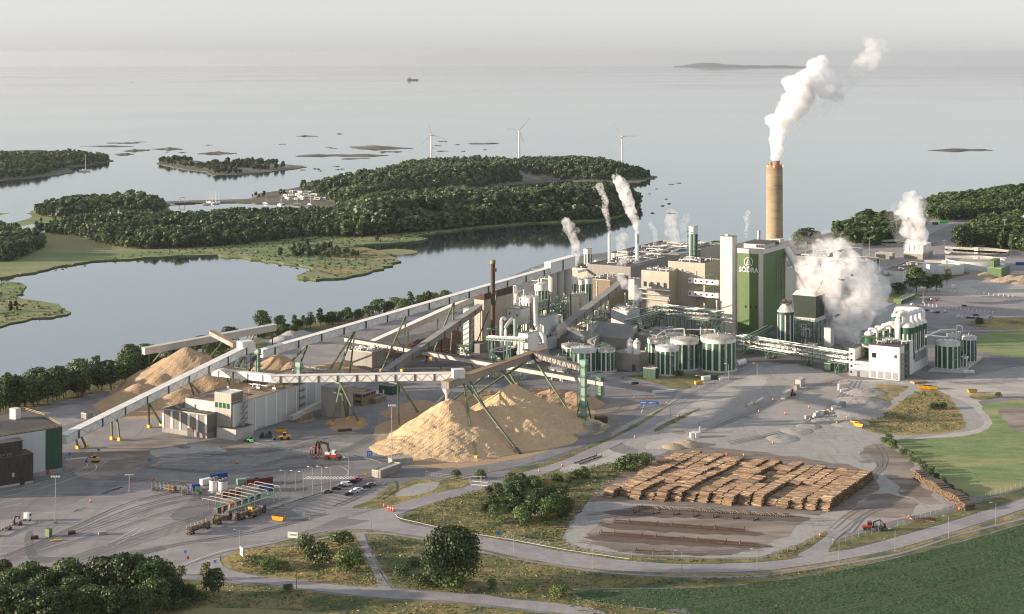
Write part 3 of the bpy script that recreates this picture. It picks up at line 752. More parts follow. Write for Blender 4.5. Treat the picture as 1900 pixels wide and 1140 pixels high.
MARSH = [(-90, 530), (0, 516), (60, 505), (140, 488), (240, 480), (330, 474), (400, 473), (480, 482), (530, 488), (578, 499), (556, 511), (565, 516), (600, 517), (660, 511), (735, 487), (725, 475), (690, 466), (655, 457), (720, 451), (790, 445), (780, 437), (860, 426), (960, 416), (1060, 412), (1120, 408), (1150, 400), (1183, 385), (1186, 372), (1176, 368),
   (1100, 372), (1000, 376), (900, 381), (800, 388), (720, 393), (640, 396), (560, 392), (500, 390), (400, 394), (330, 394), (310, 384), (300, 376), (180, 374), (90, 380), (60, 392), (30, 398), (-90, 400)]
lowland('marsh', MARSH, 1.3, M['marsh'], M['reed'], 4.0)
HILLP = [(300, 374), (420, 371), (470, 368), (480, 360), (540, 350), (580, 343), (640, 335), (700, 320), (800, 313), (900, 309), (1000, 308), (1100, 310), (1160, 318), (1190, 325), (1217, 328), (1195, 336), (1170, 339), (1060, 336), (950, 343), (870, 350), (800, 358), (770, 366), (730, 375), (690, 381), (640, 387), (600, 383), (520, 379), (420, 376), (330, 378)]
lowland('headland', HILLP, .8, M['rock_dark'], M['rock_dark'], 4.0)
lowland('spit', [(-90, 525), (0, 523), (40, 527), (50, 540), (30, 552), (90, 560), (128, 575), (110, 586), (60, 590), (0, 604), (-90, 614)], 1.0, M['marsh'], M['reed'], 3.0)
lowland('far_spit', [(-90, 345), (-90, 283), (40, 284), (100, 290), (160, 290), (206, 297), (190, 303), (130, 312), (135, 320), (60, 330), (0, 336)], .8, M['rock_dark'], M['rock_dark'], 4.0)
lowland('far_spit', [(292, 303), (330, 296), (400, 302), (470, 303), (562, 308), (540, 314), (470, 322), (400, 325), (380, 318), (340, 314)], .8, M['rock_dark'], M['rock_dark'], 4.0)
lowland('mud_flat', [(690, 467), (735, 462), (775, 466), (760, 472), (720, 472)], .6, M['marsh'], M['rock'], 1.0)
def flat(name, px, dz, m):
 P = spoly(px, dz)
 return tag(MB().add(P if poly_area(P) > 0 else P[::-1], [tuple(range(len(P)))]).build(name, m), kind='structure')
flat('pond', [(20, 428), (60, 416), (110, 414), (120, 422), (70, 434), (30, 440)], 1.36, M['sea'])
flat('pond', [(0, 400), (40, 395), (60, 402), (30, 412), (0, 414)], 1.36, M['sea'])
flat('dry_meadow', [(60, 436), (110, 436), (210, 458), (200, 464), (110, 462), (70, 452)], 1.36, M['grain'])
flat('dry_meadow', [(600, 462), (660, 458), (690, 462), (720, 472), (700, 480), (640, 482), (600, 476)], 1.36, M['dry_grass'])
flat('dry_meadow', [(590, 498), (640, 496), (665, 502), (640, 508), (600, 507)], 1.36, M['dry_grass'])
HILLS = {}
def hill(name, px, hmax, scale, m, seed=1, base=.9, step=14, bump=.25):
 P = [p for p in spoly(px, base)]
 xs = np.arange(min(p[0] for p in P) - step, max(p[0] for p in P) + step, step)
 ys = np.arange(min(p[1] for p in P) - step, max(p[1] for p in P) + step, step * 1.4)
 X, Yy = np.meshgrid(xs, ys)
 def h(x, y):
  d = edge_dist(x, y, P) * np.where(in_poly(x, y, P), 1, -1)
  t = np.clip(d / scale, 0, 1); t = t * t * (3 - 2 * t)
  zz = hmax * t * (1 + bump * noise2(x, y, scale * 1.1, seed)) + np.where(t > 0, .6 * noise2(x, y, 18, seed), 0)
  return seaz(x, y) + base + np.where(d > 0, np.maximum(zz, .05), -2.0)
 Z = h(X, Yy)
 ny, nx = X.shape
 vs = np.stack([X.ravel(), Yy.ravel(), Z.ravel()], 1)
 idx = np.arange(nx * ny).reshape(ny, nx)
 f = np.stack([idx[:-1, :-1], idx[:-1, 1:], idx[1:, 1:], idx[1:, :-1]], -1).reshape(-1, 4)
 ins = in_poly(X, Yy, P).ravel()
 f = f[ins[f].any(1)]
 tag(np_mesh(name, vs, f, m, smooth=True), kind='structure')
 HILLS[name + str(seed)] = (P, h)
 return P, h
W1 = hill('wooded_hill', [(585, 350), (650, 338), (720, 324), (800, 317), (1000, 311), (1100, 311), (1170, 321), (1205, 330), (1130, 336), (1020, 334), (940, 340), (880, 350), (800, 357), (760, 368), (690, 378), (640, 380), (600, 370), (560, 352)], 13, 60, M['rock'], 1)
W2 = hill('wooded_rise', [(640, 398), (700, 396), (720, 434), (640, 439), (560, 441), (470, 453), (330, 462), (240, 462), (180, 450), (140, 440), (80, 432), (70, 425), (150, 415), (240, 405), (330, 410), (420, 405), (500, 402), (600, 400)], 4, 50, M['forest_floor'], 2, 1.25)
W2B = hill('wooded_rise', [(620, 402), (700, 396), (760, 393), (900, 384), (1050, 378), (1150, 373), (1181, 376), (1178, 388), (1120, 406), (1000, 412), (900, 419), (800, 429), (700, 437), (640, 440)], 15, 55, M['forest_floor'], 7, 1.25)
W3 = hill('wooded_knoll', [(65, 396), (110, 384), (200, 378), (285, 380), (302, 393), (250, 403), (110, 405)], 5, 40, M['forest_floor'], 3, 1.25)
W4 = hill('wooded_knoll', [(-90, 480), (-90, 425), (0, 432), (40, 440), (85, 460), (60, 474), (20, 486)], 3, 30, M['forest_floor'], 4, 1.25)
W5 = hill('wooded_islet', [(-90, 335), (-90, 298), (60, 293), (150, 291), (202, 297), (185, 303), (120, 312), (60, 328)], 7, 60, M['rock'], 5)
W6 = hill('wooded_islet', [(296, 302), (335, 297), (390, 302), (470, 304), (555, 308), (470, 319), (400, 323), (380, 315), (330, 308)], 2.5, 40, M['rock'], 6)
def islet(px, py, w, h, seed, m=None, rise=.4):
 c = S(px, py); Y = c.y
 a = w * Y / FPX / 2
 b = max(.55 * h * Y * Y / (FPX * CAM_H) / 2, a * .18)
 top = max(rise * h * Y / FPX, 1.2)
 r = random.Random(seed)
 ph = [r.uniform(0, 6.28) for _ in range(6)]
 n, k = 44, 7
 vs, fs = [], []
 for j in range(k + 1):
  t = j / k
  for i in range(n):
   th = 2 * math.pi * i / n
   wob = 1 + .22 * math.sin(2 * th + ph[0]) + .16 * math.sin(3 * th + ph[1]) + .1 * math.sin(7 * th + ph[2])
   x, y = a * t * wob * math.cos(th), b * t * wob * math.sin(th)
   zz = top * (1 - t ** 1.6) * (.75 + .35 * math.sin(x / a * 4 + ph[3]) + .2 * math.sin(x / a * 11 + ph[4] + y / b * 3)) - (1.5 if j == k else 0)
   vs.append((c.x + x, c.y + y, seaz(c.x, c.y) + zz))
 for j in range(k):
  for i in range(n):
   fs.append((j * n + i, (j + 1) * n + i, (j + 1) * n + (i + 1) % n, j * n + (i + 1) % n))
 return tag(MB().add(vs, fs, 0, True).build('islet', m or M['rock_dark']), kind='structure')
for i, (x, y, w, h) in enumerate([(205, 272, 100, 4), (225, 266, 60, 4), (230, 287, 45, 6), (255, 280, 46, 7), (312, 277, 57, 7), (403, 285, 66, 8), (45, 281, 95, 7), (568, 253, 38, 4), (630, 249, 14, 3), (524, 268, 12, 2),
         (700, 275, 120, 10), (635, 289, 150, 9), (655, 295, 54, 4), (822, 263, 22, 3), (820, 281, 27, 3), (896, 267, 54, 5), (1786, 279, 125, 8), (260, 264, 26, 2), (1007, 127, 8, 1), (245, 153, 5, 1), (725, 282, 40, 5)]):
 islet(x, y, w, h, 40 + i)
r = random.Random(66)
for i in range(34):
 x, y = r.choice([(r.uniform(130, 420), r.uniform(262, 292)), (r.uniform(560, 760), r.uniform(266, 300)), (r.uniform(800, 900), r.uniform(262, 284)), (r.uniform(1190, 1260), r.uniform(332, 400)), (r.uniform(560, 640), r.uniform(308, 318))])
 islet(x, y, r.uniform(4, 16), r.uniform(1.2, 2.6), 200 + i)
M['distant_land'] = mat('distant_land', (.02, .03, .03), (.04, .045, .04), .01, .95)
islet(1380, 125.5, 218, 9, 90, M['distant_land'], .62)
islet(1340, 125, 110, 9, 92, M['distant_land'], .9)
c = S(150, 122.5)
islet(90, 122.6, 780, 3, 91, M['distant_land'], .5)
# ------------------------------------------------------------------ the mill's buildings
class Block:
 """a building on the plant's grid, measured from its near bottom corner"""
 def __init__(s, cx, cy, xl, xr, ytop, z0=0.0, u=None, v=None, wl=None, wr=None, Y=None):
  s.u, s.v = u or U, v or V
  s.C = G(cx, cy, 0.0) if Y is None else Vector((XP(cx, Y), Y, 0))
  def solve(px, d):
   k = px - 950
   return (FPX * s.C.x - k * s.C.y) / (k * d.y - FPX * d.x)
  s.wl = wl if wl is not None else solve(xl, -s.u)
  s.wr = wr if wr is not None else solve(xr, s.v)
  s.z0, s.z1 = z0, ZP(ytop, s.C.y)
  s.h = s.z1 - s.z0
 def F(s, a, z, off=0.0):                     # front face, a = 0 left .. 1 right corner
  p = s.C - s.u * s.wl * (1 - a) - s.v * off
  return Vector((p.x, p.y, z))
 def Q(s, a, z, off=0.0):                     # right face, a = 0 near corner .. 1 far
  p = s.C + s.v * s.wr * a + s.u * off
  return Vector((p.x, p.y, z))
 def P(s, a, b, z):                           # plan point
  p = s.C - s.u * s.wl * (1 - a) + s.v * s.wr * b
  return Vector((p.x, p.y, z))
 def plan(s, e=0.0):
  f, g = e / s.wl, e / s.wr
  return [tuple(s.P(a, b, 0)[:2]) for a, b in ((-f, -g), (1 + f, -g), (1 + f, 1 + g), (-f, 1 + g))]
 def base(s): return s.P(.5, .5, s.z0)
 def fbox(s, mb, a0, a1, za, zb, t=.12, m=0):  # slab standing proud of the front
  p = [s.F(a0, za, 0.02), s.F(a1, za, 0.02), s.F(a1, za, t), s.F(a0, za, t)]
  return mb.hexa([p[3], p[2], p[1], p[0]] + [q + Vector((0, 0, zb - za)) for q in (p[3], p[2], p[1], p[0])], m)
 def qbox(s, mb, a0, a1, za, zb, t=.12, m=0):
  p = [s.Q(a0, za, t), s.Q(a1, za, t), s.Q(a1, za, .02), s.Q(a0, za, .02)]
  return mb.hexa(p + [q + Vector((0, 0, zb - za)) for q in p], m)
 def shell(s, mb, z0=None, z1=None, m=0):
  return mb.prism(s.plan(), s.z0 if z0 is None else z0, s.z1 if z1 is None else z1, m)
 def rim(s, mb, w=.4, h=.7, m=0, z=None):      # parapet
  z = s.z1 if z is None else z
  q = [s.P(a, b, z) for a, b in ((0, 0), (1, 0), (1, 1), (0, 1))]
  o = [s.P(a, b, 0) for a, b in ((.5, .5),)]
  c = s.P(.5, .5, z)
  inner = []
  for p in q:
   d = p - c
   inner.append(c + s.u * (d.dot(s.u) * (1 - 2 * w / s.wl)) + s.v * (d.dot(s.v) * (1 - 2 * w / s.wr)))
  for i in range(4):
   j = (i + 1) % 4
   a, b, cc, dd = q[i], q[j], inner[j], inner[i]
   mb.hexa([a, b, cc, dd] + [x + Vector((0, 0, h)) for x in (a, b, cc, dd)], m)
  return mb
def clutter(parent, B, z, n, seed, m=None, name='roof_vent', big=1.6):
 r = random.Random(seed)
 for i in range(int(n * 1.4)):
  p = B.P(r.uniform(.1, .9), r.uniform(.1, .9), z)
  mb = MB()
  k = r.random()
  if k < .5: mb.box(p, (r.uniform(.8, big), r.uniform(.8, big), r.uniform(.7, 1.8)), GA)
  elif k < .8: mb.cyl(p, p + Vector((0, 0, 2.1)), .4, .4, 8).cyl(p + Vector((0, 0, 2)), p + Vector((0, 0, 2.5)), .7, .3, 8)
  else: mb.box(p, (big * 1.5, .9, 1.1), GA).cyl(p + Vector((0, 0, 1.1)), p + Vector((0, 0, 2.2)), .35, .35, 8)
  mb.build(name, M['steel'], parent)
 for i in range(n if n >= 5 else 0):
  a, b = r.uniform(.05, .6), r.uniform(.05, .9); h = r.uniform(.6, 1.8); q = B.P(a, b, z + h); e = B.P(a + r.uniform(.15, .38), b, z + h); f = B.P(a + .3, min(.95, max(.05, b + r.uniform(-.3, .3))), z + h)
  MB().pipe([q - Vector((0, 0, h)), q, e, Vector((e.x, e.y, e.z)) + (f - e).dot(B.v) * B.v], r.choice([.22, .3, .5]), 6).build('roof_pipe', M[r.choice(['silver', 'steel', 'offwhite'])], parent)
def building(name, label, cx, cy, xl, xr, ytop, wall, roof, z0=0.0, cat='building', rim=True, vents=3, seed=1, plinth=None, rimm=None, **kw):
 B = Block(cx, cy, xl, xr, ytop, z0, **kw)
 t = empty(name, B.base(), label, cat)
 B.shell(MB()).build('wall', wall, t)
 rb = MB().prism([tuple(p) for p in B.plan(-.35)], B.z1, B.z1 + .12)
 rf = rb.build('roof', roof, t)
 if rim: B.rim(MB(), .35, .55).build('parapet', rimm or M['steel'], rf)
 if plinth:
  mb = MB(); B.fbox(mb, 0, 1, z0, z0 + plinth, .15); B.qbox(mb, 0, 1, z0, z0 + plinth, .15); mb.build('plinth', M['concrete'], t)
 if vents: clutter(rf, B, B.z1 + .12, vents, seed)
 return B, t
def windows(B, t, rows, face='F', m=None, frame=True):
 """rows: (a0, a1, z0, z1) in face fractions and metres"""
 for a0, a1, za, zb in rows:
  f = B.fbox if face == 'F' else B.qbox
  w = f(MB(), a0, a1, za, zb, .10).build('window', M['glass'] if m is None else m, t)
  if frame:
   mb = MB(); ea = .12 / (B.wl if face == 'F' else B.wr)
   f(mb, a0 - ea, a1 + ea, za - .14, za, .16); f(mb, a0 - ea, a1 + ea, zb, zb + .14, .16)
   mb.build('frame', M['offwhite'], w)
# --- boiler house
def boiler_house():
 B = Block(1414.5, 618, 1367, 1458.5, 465.5)
 t = empty('boiler_house', B.base(), 'tall green clad boiler house bearing the white tree emblem and lettering', 'building')
 H0, z1 = B.z1, B.z1
 B.shell(MB()).build('wall', M['green'], t)
 mb = MB()
 B.fbox(mb, 0, 1, z1 - 2.6, z1 + .6, .35); B.qbox(mb, 0, 1, z1 - 2.6, z1 + .6, .35)
 B.fbox(mb, .86, 1, 0, z1 - 2.6, .35); B.qbox(mb, 0, .02, 0, z1 - 2.6, .35); B.qbox(mb, .955, 1, 0, z1 - 2.6, .35)
 B.fbox(mb, 0, .03, 0, z1 - 2.6, .35)
 mb.build('white_trim', M['cream'], t)
 r = MB().prism(B.plan(-.4), z1, z1 + .2).build('roof', M['grey_roof'], t)
 # rooftop plant room
 pr = MB()
 a = [B.P(x, y, z1 + .2) for x, y in ((.1, .18), (.92, .18), (.92, .62), (.1, .62))]
 pr.hexa(a + [p + Vector((0, 0, 3.4)) for p in a])
 pr.build('plant_room', M['white_grey'], r)
 b = [B.P(x, y, z1 + 3.6) for x, y in ((.06, .15), (.96, .15), (.96, .66), (.06, .66))]
 MB().hexa(b + [p + Vector((0, 0, .4)) for p in b]).build('upper_roof', M['dark_roof'], r)
 mb = MB()
 for k in range(4):
  p = B.P(.62 + k * .09, .178, z1 + 1.0); mb.box(p, (1.1, .5, 1.9), GA)
 mb.build('louvre', M['dkgrey'], r)
 d = [B.P(x, y, z1 + .2) for x, y in ((.55, .8), (.95, .8), (.95, .97), (.55, .97))]
 MB().hexa(d + [p + Vector((0, 0, 4.0)) for p in d]).build('lift_housing', M['cream'], r)
 d = [B.P(x, y, z1 + .9) for x, y in ((.60, .795), (.90, .795), (.90, .80), (.60, .80))]
 MB().hexa(d + [p + Vector((0, 0, 2.7)) for p in d]).build('housing_opening', M['dkgrey'], r)
 s = B.P(.15, .75, z1); MB().cyl(s, s + Vector((0, 0, 10)), 1.2, 1.1, 14).build('flue', M['steel'], r)
 for k in range(3): B.fbox(MB(), .33 + k * .2, .38 + k * .2, 16.5, 18.2, .14).build('window', M['glass'], t)
 for k in range(3):
  mb = MB()
  for j in range(9): B.qbox(mb, .60 + k * .095, .612 + k * .095, 25 + j * 3.0 - k * 2, 27.2 + j * 3.0 - k * 2, .5)
  B.qbox(mb, .603 + k * .095, .609 + k * .095, 22, 52 - k * 3, .25)
  mb.build('vent_pipe', M['steel'], t)
 # emblem and lettering, mounted on the front
 n = -V
 def mount(o, a, z, off=.22):
  p = B.F(a, z, off) - ORG[t.name]
  o.parent = t; o.location = p
  o.rotation_euler = (math.pi / 2, 0, GA)
  ORG[o.name] = ORG[t.name]
 fc = bpy.data.curves.new('lettering', 'FONT'); fc.body = 'SÖDRA'; fc.align_x = 'CENTER'; fc.size = 4.7; fc.extrude = .1; fc.offset = .10; fc.space_character = 1.02
 ft = bpy.data.objects.new('lettering_curve', fc); COL.objects.link(ft)
 bpy.context.view_layer.update()
 lm = bpy.data.meshes.new_from_object(ft.evaluated_get(bpy.context.evaluated_depsgraph_get()))
 bpy.data.objects.remove(ft)
 lm.materials.clear(); lm.materials.append(M['sign_white'])
 fo = bpy.data.objects.new('lettering', lm); COL.objects.link(fo)
 fo.scale = (.92, 1, 1)
 mount(fo, .47, z1 - 15.6)
 mb = MB(); R0, R1 = 3.35, 2.95
 N = 40
 for i in range(N):
  a0, a1 = 2 * math.pi * i / N, 2 * math.pi * (i + 1) / N
  q = [(r * math.cos(a), r * math.sin(a)) for r, a in ((R1, a0), (R0, a0), (R0, a1), (R1, a1))]
  mb.hexa([(x, y, 0) for x, y in q] + [(x, y, .12) for x, y in q])
 def stroke(p, q, w=.34):
  p, q = Vector((*p, .06)), Vector((*q, .06)); d = (q - p).normalized(); s = Vector((-d.y, d.x, 0)) * w / 2
  zz = Vector((0, 0, .06))
  mb.hexa([p - s - zz, q - s - zz, q + s - zz, p + s - zz, p - s + zz, q - s + zz, q + s + zz, p + s + zz])
 for (apex, w, h) in ((2.3, .95, 1.35), (1.25, 1.45, 1.75), (.05, 1.95, 1.95)):
  stroke((0, apex), (-w, apex - h)); stroke((0, apex), (w, apex - h))
 stroke((-1.95, -1.9), (1.95, -1.9)); stroke((-.9, .95), (-.35, .95), .3); stroke((.35, .95), (.9, .95), .3); stroke((-1.45, -.5), (-.6, -.5), .3); stroke((.6, -.5), (1.45, -.5), .3)
 e = mb.build('emblem', M['sign_white'], None)
 mount(e, .47, z1 - 8.6)
 return B
M['sign_white'] = mat('sign_white', (.82, .82, .80), rough=.5)
BOIL = boiler_house()
def stair_tower():
 B = Block(1358.7, 622, 1336.3, 1367.6, 440.5)
 t = empty('stair_tower', B.base(), 'slender cream stair tower against the left side of the green boiler house', 'tower')
 B.shell(MB()).build('wall', M['cream'], t)
 MB().prism(B.plan(-.2), B.z1, B.z1 + .35).build('roof', M['grey_roof'], t)
 B.qbox(MB(), .72, .86, 2, B.z1 - 6, .1).build('window_strip', M['glass'], t)
 p = B.P(.4, .4, B.z1 + .35); MB().box(p, (2.4, 1.6, 1.2), GA).build('roof_hatch', M['steel'], t)
 return B
STAIR = stair_tower()
Bc, tc = building('turbine_house', 'large beige clad block with two white covered bridges to the stair tower', 1308, 612, 1239.7, 1338, 490.5, M['beige'], M['dark_roof'], vents=8, seed=4, Y=1180)
for k, zt in enumerate((517, 541)):              # covered bridges
 zz = ZP(zt, Bc.C.y)
 mb = MB(); a = [Bc.F(.62, zz - 3.6, 4.2), Bc.F(1.0, zz - 3.6, 4.2), Bc.F(1.0, zz - 3.6, .1), Bc.F(.62, zz - 3.6, .1)]
 mb.hexa(a + [p + Vector((0, 0, 3.6)) for p in a])
 g = [Bc.F(1.0, zz - 3.6, 4.2), Bc.F(1.42, zz - 3.6, 4.2), Bc.F(1.42, zz - 3.6, .6), Bc.F(1.0, zz - 3.6, .6)]
 mb.hexa([p + U * .01 for p in g] + [p + U * .01 + Vector((0, 0, 3.4)) for p in g])
 br = mb.build('covered_bridge', M['white'], tc)
 for j in range(5):
  q = Bc.F(.66 + j * .15, zz - 2.4, 4.25); MB().box(q, (1.3, .15, 1.3), GA).build('window', M['glass'], br)
mb = MB()
for a in (.84, 1.30):
 p = Bc.F(a, 0, 3.9); mb.bar(p, p + Vector((0, 0, 36)), .5)
for j in range(8): mb.bar(Bc.F(.84, 3 + j * 4, 3.9), Bc.F(1.30, 3 + (j + 1) * 4 if j % 2 else 3 + j * 4, 3.9), .25)
mb.build('bridge_frame', M['trussgreen'], tc)
Bc.fbox(MB(), .04, .08, 8, 26, 1.2).build('duct', M['silver'], tc)
Bd, td = building('process_block', 'lower beige clad block left of the large beige block', 1241, 606, 1190, 1262, 506.5, M['beige'], M['grey_roof'], vents=7, seed=5, Y=1178)
mb = MB()
for k in range(3): mb.tube([Bd.F(-.05, 22 - k * 3.5, 1.5), Bd.F(1.08, 22 - k * 3.5, 1.5)], .7, 8)
mb.build('pipe', M['silver'], td)
for k in range(4): Bd.fbox(MB(), .06 + k * .24, .12 + k * .24, 24, 27.5, 1.5).build('wall_vent', M['steel'], td)
# --- pulp halls behind
Be, te = building('pulp_hall', 'long dark roofed hall with two white stacks standing behind it', 1170, 560, 1090, 1262, 497, M['grey_sheet'], M['dark_roof'], vents=14, seed=6, rimm=M['concrete'], Y=1275)
building('pulp_hall', 'dark flat roofed hall by the green and white storage tower', 1128, 545, 1062, 1172, 503, M['beige'], M['dark_roof'], vents=9, seed=7, Y=1310)
building('machine_hall', 'wide dark roofed hall nearest the water behind the beige blocks', 1235, 530, 1128, 1330, 478, M['beige'], M['dark_roof'], vents=16, seed=8, Y=1385)
building('machine_hall', 'low pale roofed hall between the steel column and stair tower', 1300, 520, 1235, 1345, 464, M['beige'], M['grey_roof'], vents=9, seed=9, Y=1440)
building('pump_house', 'small beige house with a vent on the shoreline roof edge', 1212, 500, 1180, 1240, 468, M['beige'], M['brown_roof'], vents=2, seed=10, Y=1430)
building('brick_workshop', 'brown brick workshop in shade between the striped towers and sloping conveyor', 1132, 590, 1093, 1166, 521, M['brick'], M['dark_roof'], vents=5, seed=11, Y=1225)
building('wash_house', 'pale grey hall under the steam between dark roofed halls', 1180, 560, 1130, 1190, 520, M['white_grey'], M['grey_roof'], vents=3, seed=12, Y=1262)
# --- digester house on the left with dark top storey
Bf, tf = building('boiler_building', 'beige ribbed block with a dark brown top storey behind the rusty stack', 897.6, 650, 880, 953, 559, M['beige'], M['dark_roof'], vents=0)
mb = MB(); q = [Bf.P(a, b, Bf.z1 + .2) for a, b in ((.05, .02), (.98, .02), (.98, .98), (.05, .98))]
mb.hexa(q + [p + Vector((0, 0, 6.2)) for p in q]); pen = mb.build('top_storey', M['rust'], tf)
for k in range(6): MB().box(Bf.Q(.3 + k * .11, Bf.z1 + 3.6, -.55), (.5, .9, 1.0), GA).build('window', M['offwhite'], pen)
mb = MB(); Bf.fbox(mb, -.35, 1.15, 0, 6, 5); Bf.qbox(mb, -.3, .6, 0, 6, 4); mb.build('base_storey', M['concrete'], tf)
clutter(pen, Bf, Bf.z1 + 6.4, 5, 13)
def silo_row():
 g = G(868, 652); t = empty('pipe_tower', g, 'white lattice wrapped pipe tower left of the beige ribbed block', 'tower')
 h = ZP(572, g.y)
 MB().box(g, (5, 5, h), GA).build('shaft', M['white_grey'], t)
 mb = MB()
 for sx in (-3, 3):
  for sy in (-3, 3):
   p = g + U * sx + V * sy; mb.bar(p, p + Vector((0, 0, h + 2)), .35)
 for k in range(9):
  for sx, sy, ex, ey in ((-3, -3, 3, -3), (3, -3, 3, 3)):
   mb.bar(g + U * sx + V * sy + Vector((0, 0, k * 3.4)), g + U * ex + V * ey + Vector((0, 0, k * 3.4 + 3.4)), .2)
 mb.build('lattice', M['trussgreen'], t)
silo_row()
# --- bark and chip buildings in the middle
Bg, tg = building('screening_house', 'white panelled house on steel legs beside the rusty stack', 966, 640, 939.5, 983, 575, M['white'], M['roofwhite'], z0=13, vents=2, seed=14)
windows(Bg, tg, [(.2, .28, Bg.z1 - 4, Bg.z1 - 2.6), (.72, .8, Bg.z1 - 4.6, Bg.z1 - 3.2)], frame=False)
mb = MB()
for a in (0.03, .5, .97):
 for b in (.03, .5, .97):
  p = Bg.P(a, b, 0); mb.bar(p, p + Vector((0, 0, 13)), .6)
for a, b in ((0.03, .97), (.97, .03)): mb.bar(Bg.F(a, 1), Bg.F(b, 12), .35); mb.bar(Bg.Q(a, 1), Bg.Q(b, 12), .35)
mb.build('steel_frame', M['mint'], tg)
Bh, th = building('conveyor_house', 'grey concrete block with a row of small windows at the sloping conveyor foot', 1009, 652, 999, 1036, 590, M['white_grey'], M['grey_roof'], vents=2, seed=15)
for k in range(4): windows(Bh, th, [(.2 + k * .18, .3 + k * .18, 8, 10)], 'Q', frame=False)
Bi, ti = building('chip_building', 'pale low building with a strip of windows behind the green box building', 978, 660, 943, 1010, 632, M['cream'], M['grey_roof'], vents=6, seed=16)
for k in range(8): windows(Bi, ti, [(.06 + k * .115, .13 + k * .115, 2.2, 4.6)], frame=False)
building('filter_house', 'small white box on the pale chip building roof', 979, 652, 962, 999, 621, M['white'], M['grey_roof'], z0=9.3, vents=1, seed=17, Y=966)
Bj, tj = building('reception_house', 'white hall with machinery on its roof at the end of the brown roofed conveyor', 987.6, 676, 972, 1013, 645, M['white'], M['roofwhite'], vents=9, seed=18)
mb = MB(); p = Bj.F(.35, Bj.z1 - 1, 1.5); mb.lathe(p, [(.6, -6), (3.2, 0), (3.2, 2.0), (0, 3.2)], 12); mb.build('funnel', M['offwhite'], tj)
Bk, tk = building('switch_house', 'dark green box shaped building with dark roof in the mill centre', 929.7, 676, 908, 957.6, 654, M['dkgreen_wall'], M['dark_roof'], vents=2, seed=19, rimm=M['offwhite'])
windows(Bk, tk, [(.05, .25, 3.2, 4.4), (.62, .86, 3.2, 4.4)], m=M['offwhite'], frame=False)
for args in (('concrete_bunker', 'grey concrete bunker with rooftop pipes below the long white conveyor', 690, 684, 655, 716, 655, M['concrete'], M['grey_roof'], 30),
    ('concrete_bunker', 'small concrete house behind the conveyor legs', 668, 672, 640, 690, 654, M['concrete'], M['grey_roof'], 31),
    ('office_block', 'flat concrete block with green fascia below the pipe rack', 1296, 622, 1225, 1330, 597, M['concrete_pale'], M['grey_roof'], 33),
    ('bleach_house', 'pale blue white block among steam in the mill centre', 1168.4, 628, 1133.5, 1187, 578, M['white_grey'], M['roofwhite'], 34),
    ('cooking_house', 'low cream roofed building below the white round tank', 1133, 620, 1066, 1142, 597, M['cream'], M['roof_dirty'], 35),
    ('filter_building', 'low dark grey building behind the white dome topped cylinders', 1222, 650, 1180, 1262, 624, M['grey_sheet'], M['grey_roof'], 36)):
 building(args[0], args[1], *args[2:9], vents=7, seed=args[9])
B, t = building('pump_building', 'concrete plinth house carrying two small white silos', 1186, 690, 1140, 1203, 660, M['concrete'], M['grey_roof'], vents=0)
B.fbox(MB(), .72, .85, 0, 4, .1).build('door', M['dkgrey'], t)
for k in (0, 1):
 p = B.P(.5 + k * .28, .35, B.z1 + .12)
 s = empty('small_silo', p, ('left' if k == 0 else 'right') + ' one of two small white silos with rounded tops on the concrete plinth', 'silo', 'small white silos on the plinth')
 MB().lathe(p, [(2.1, 0), (2.1, 6.5)], 16).build('shell', M['offwhite'], s)
 MB().lathe(p, [(2.2, 6.5), (2.2, 7.0), (1.5, 8), (.6, 8.5), (.6, 9.3), (0, 9.4)], 16).build('dome', M['offwhite'], s)
 MB().rail([p + Vector((2.6 * math.cos(i * 1.047), 2.6 * math.sin(i * 1.047), 6.3)) for i in range(6)], 1.1, .12, 2, closed=True).build('railing', M['trussgreen'], s)
def lean_hall(name, label, c, xl, xr, ytop, ylow, wall, roof):
 B = Block(c[0], c[1], xl, xr, ytop); t = empty(name, B.base(), label, 'building')
 zl = ZP(ylow, B.C.y)
 mb = MB(); a = [B.P(0, 0, 0), B.P(1, 0, 0), B.P(1, 1, 0), B.P(0, 1, 0)]
 mb.hexa(a + [a[0] + Vector((0, 0, zl)), a[1] + Vector((0, 0, zl)), a[2] + Vector((0, 0, B.z1)), a[3] + Vector((0, 0, B.z1))]); mb.build('wall', wall, t)
 b = [B.P(-.01, -.02, zl + .1), B.P(1.01, -.02, zl + .1), B.P(1.01, 1.02, B.z1 + .1), B.P(-.01, 1.02, B.z1 + .1)]
 MB().hexa(b + [p + Vector((0, 0, .25)) for p in b]).build('roof', roof, t)
lean_hall('lime_hall', 'sloping grey concrete roofed hall behind the striped tanks', (1172, 648), 1100, 1182, 608, 632, M['concrete'], M['grey_roof'])
lean_hall('conveyor_hall', 'long low grey lean-to left of the sloping concrete hall', (1104, 652), 1034, 1112, 622, 634, M['concrete'], M['grey_roof'])
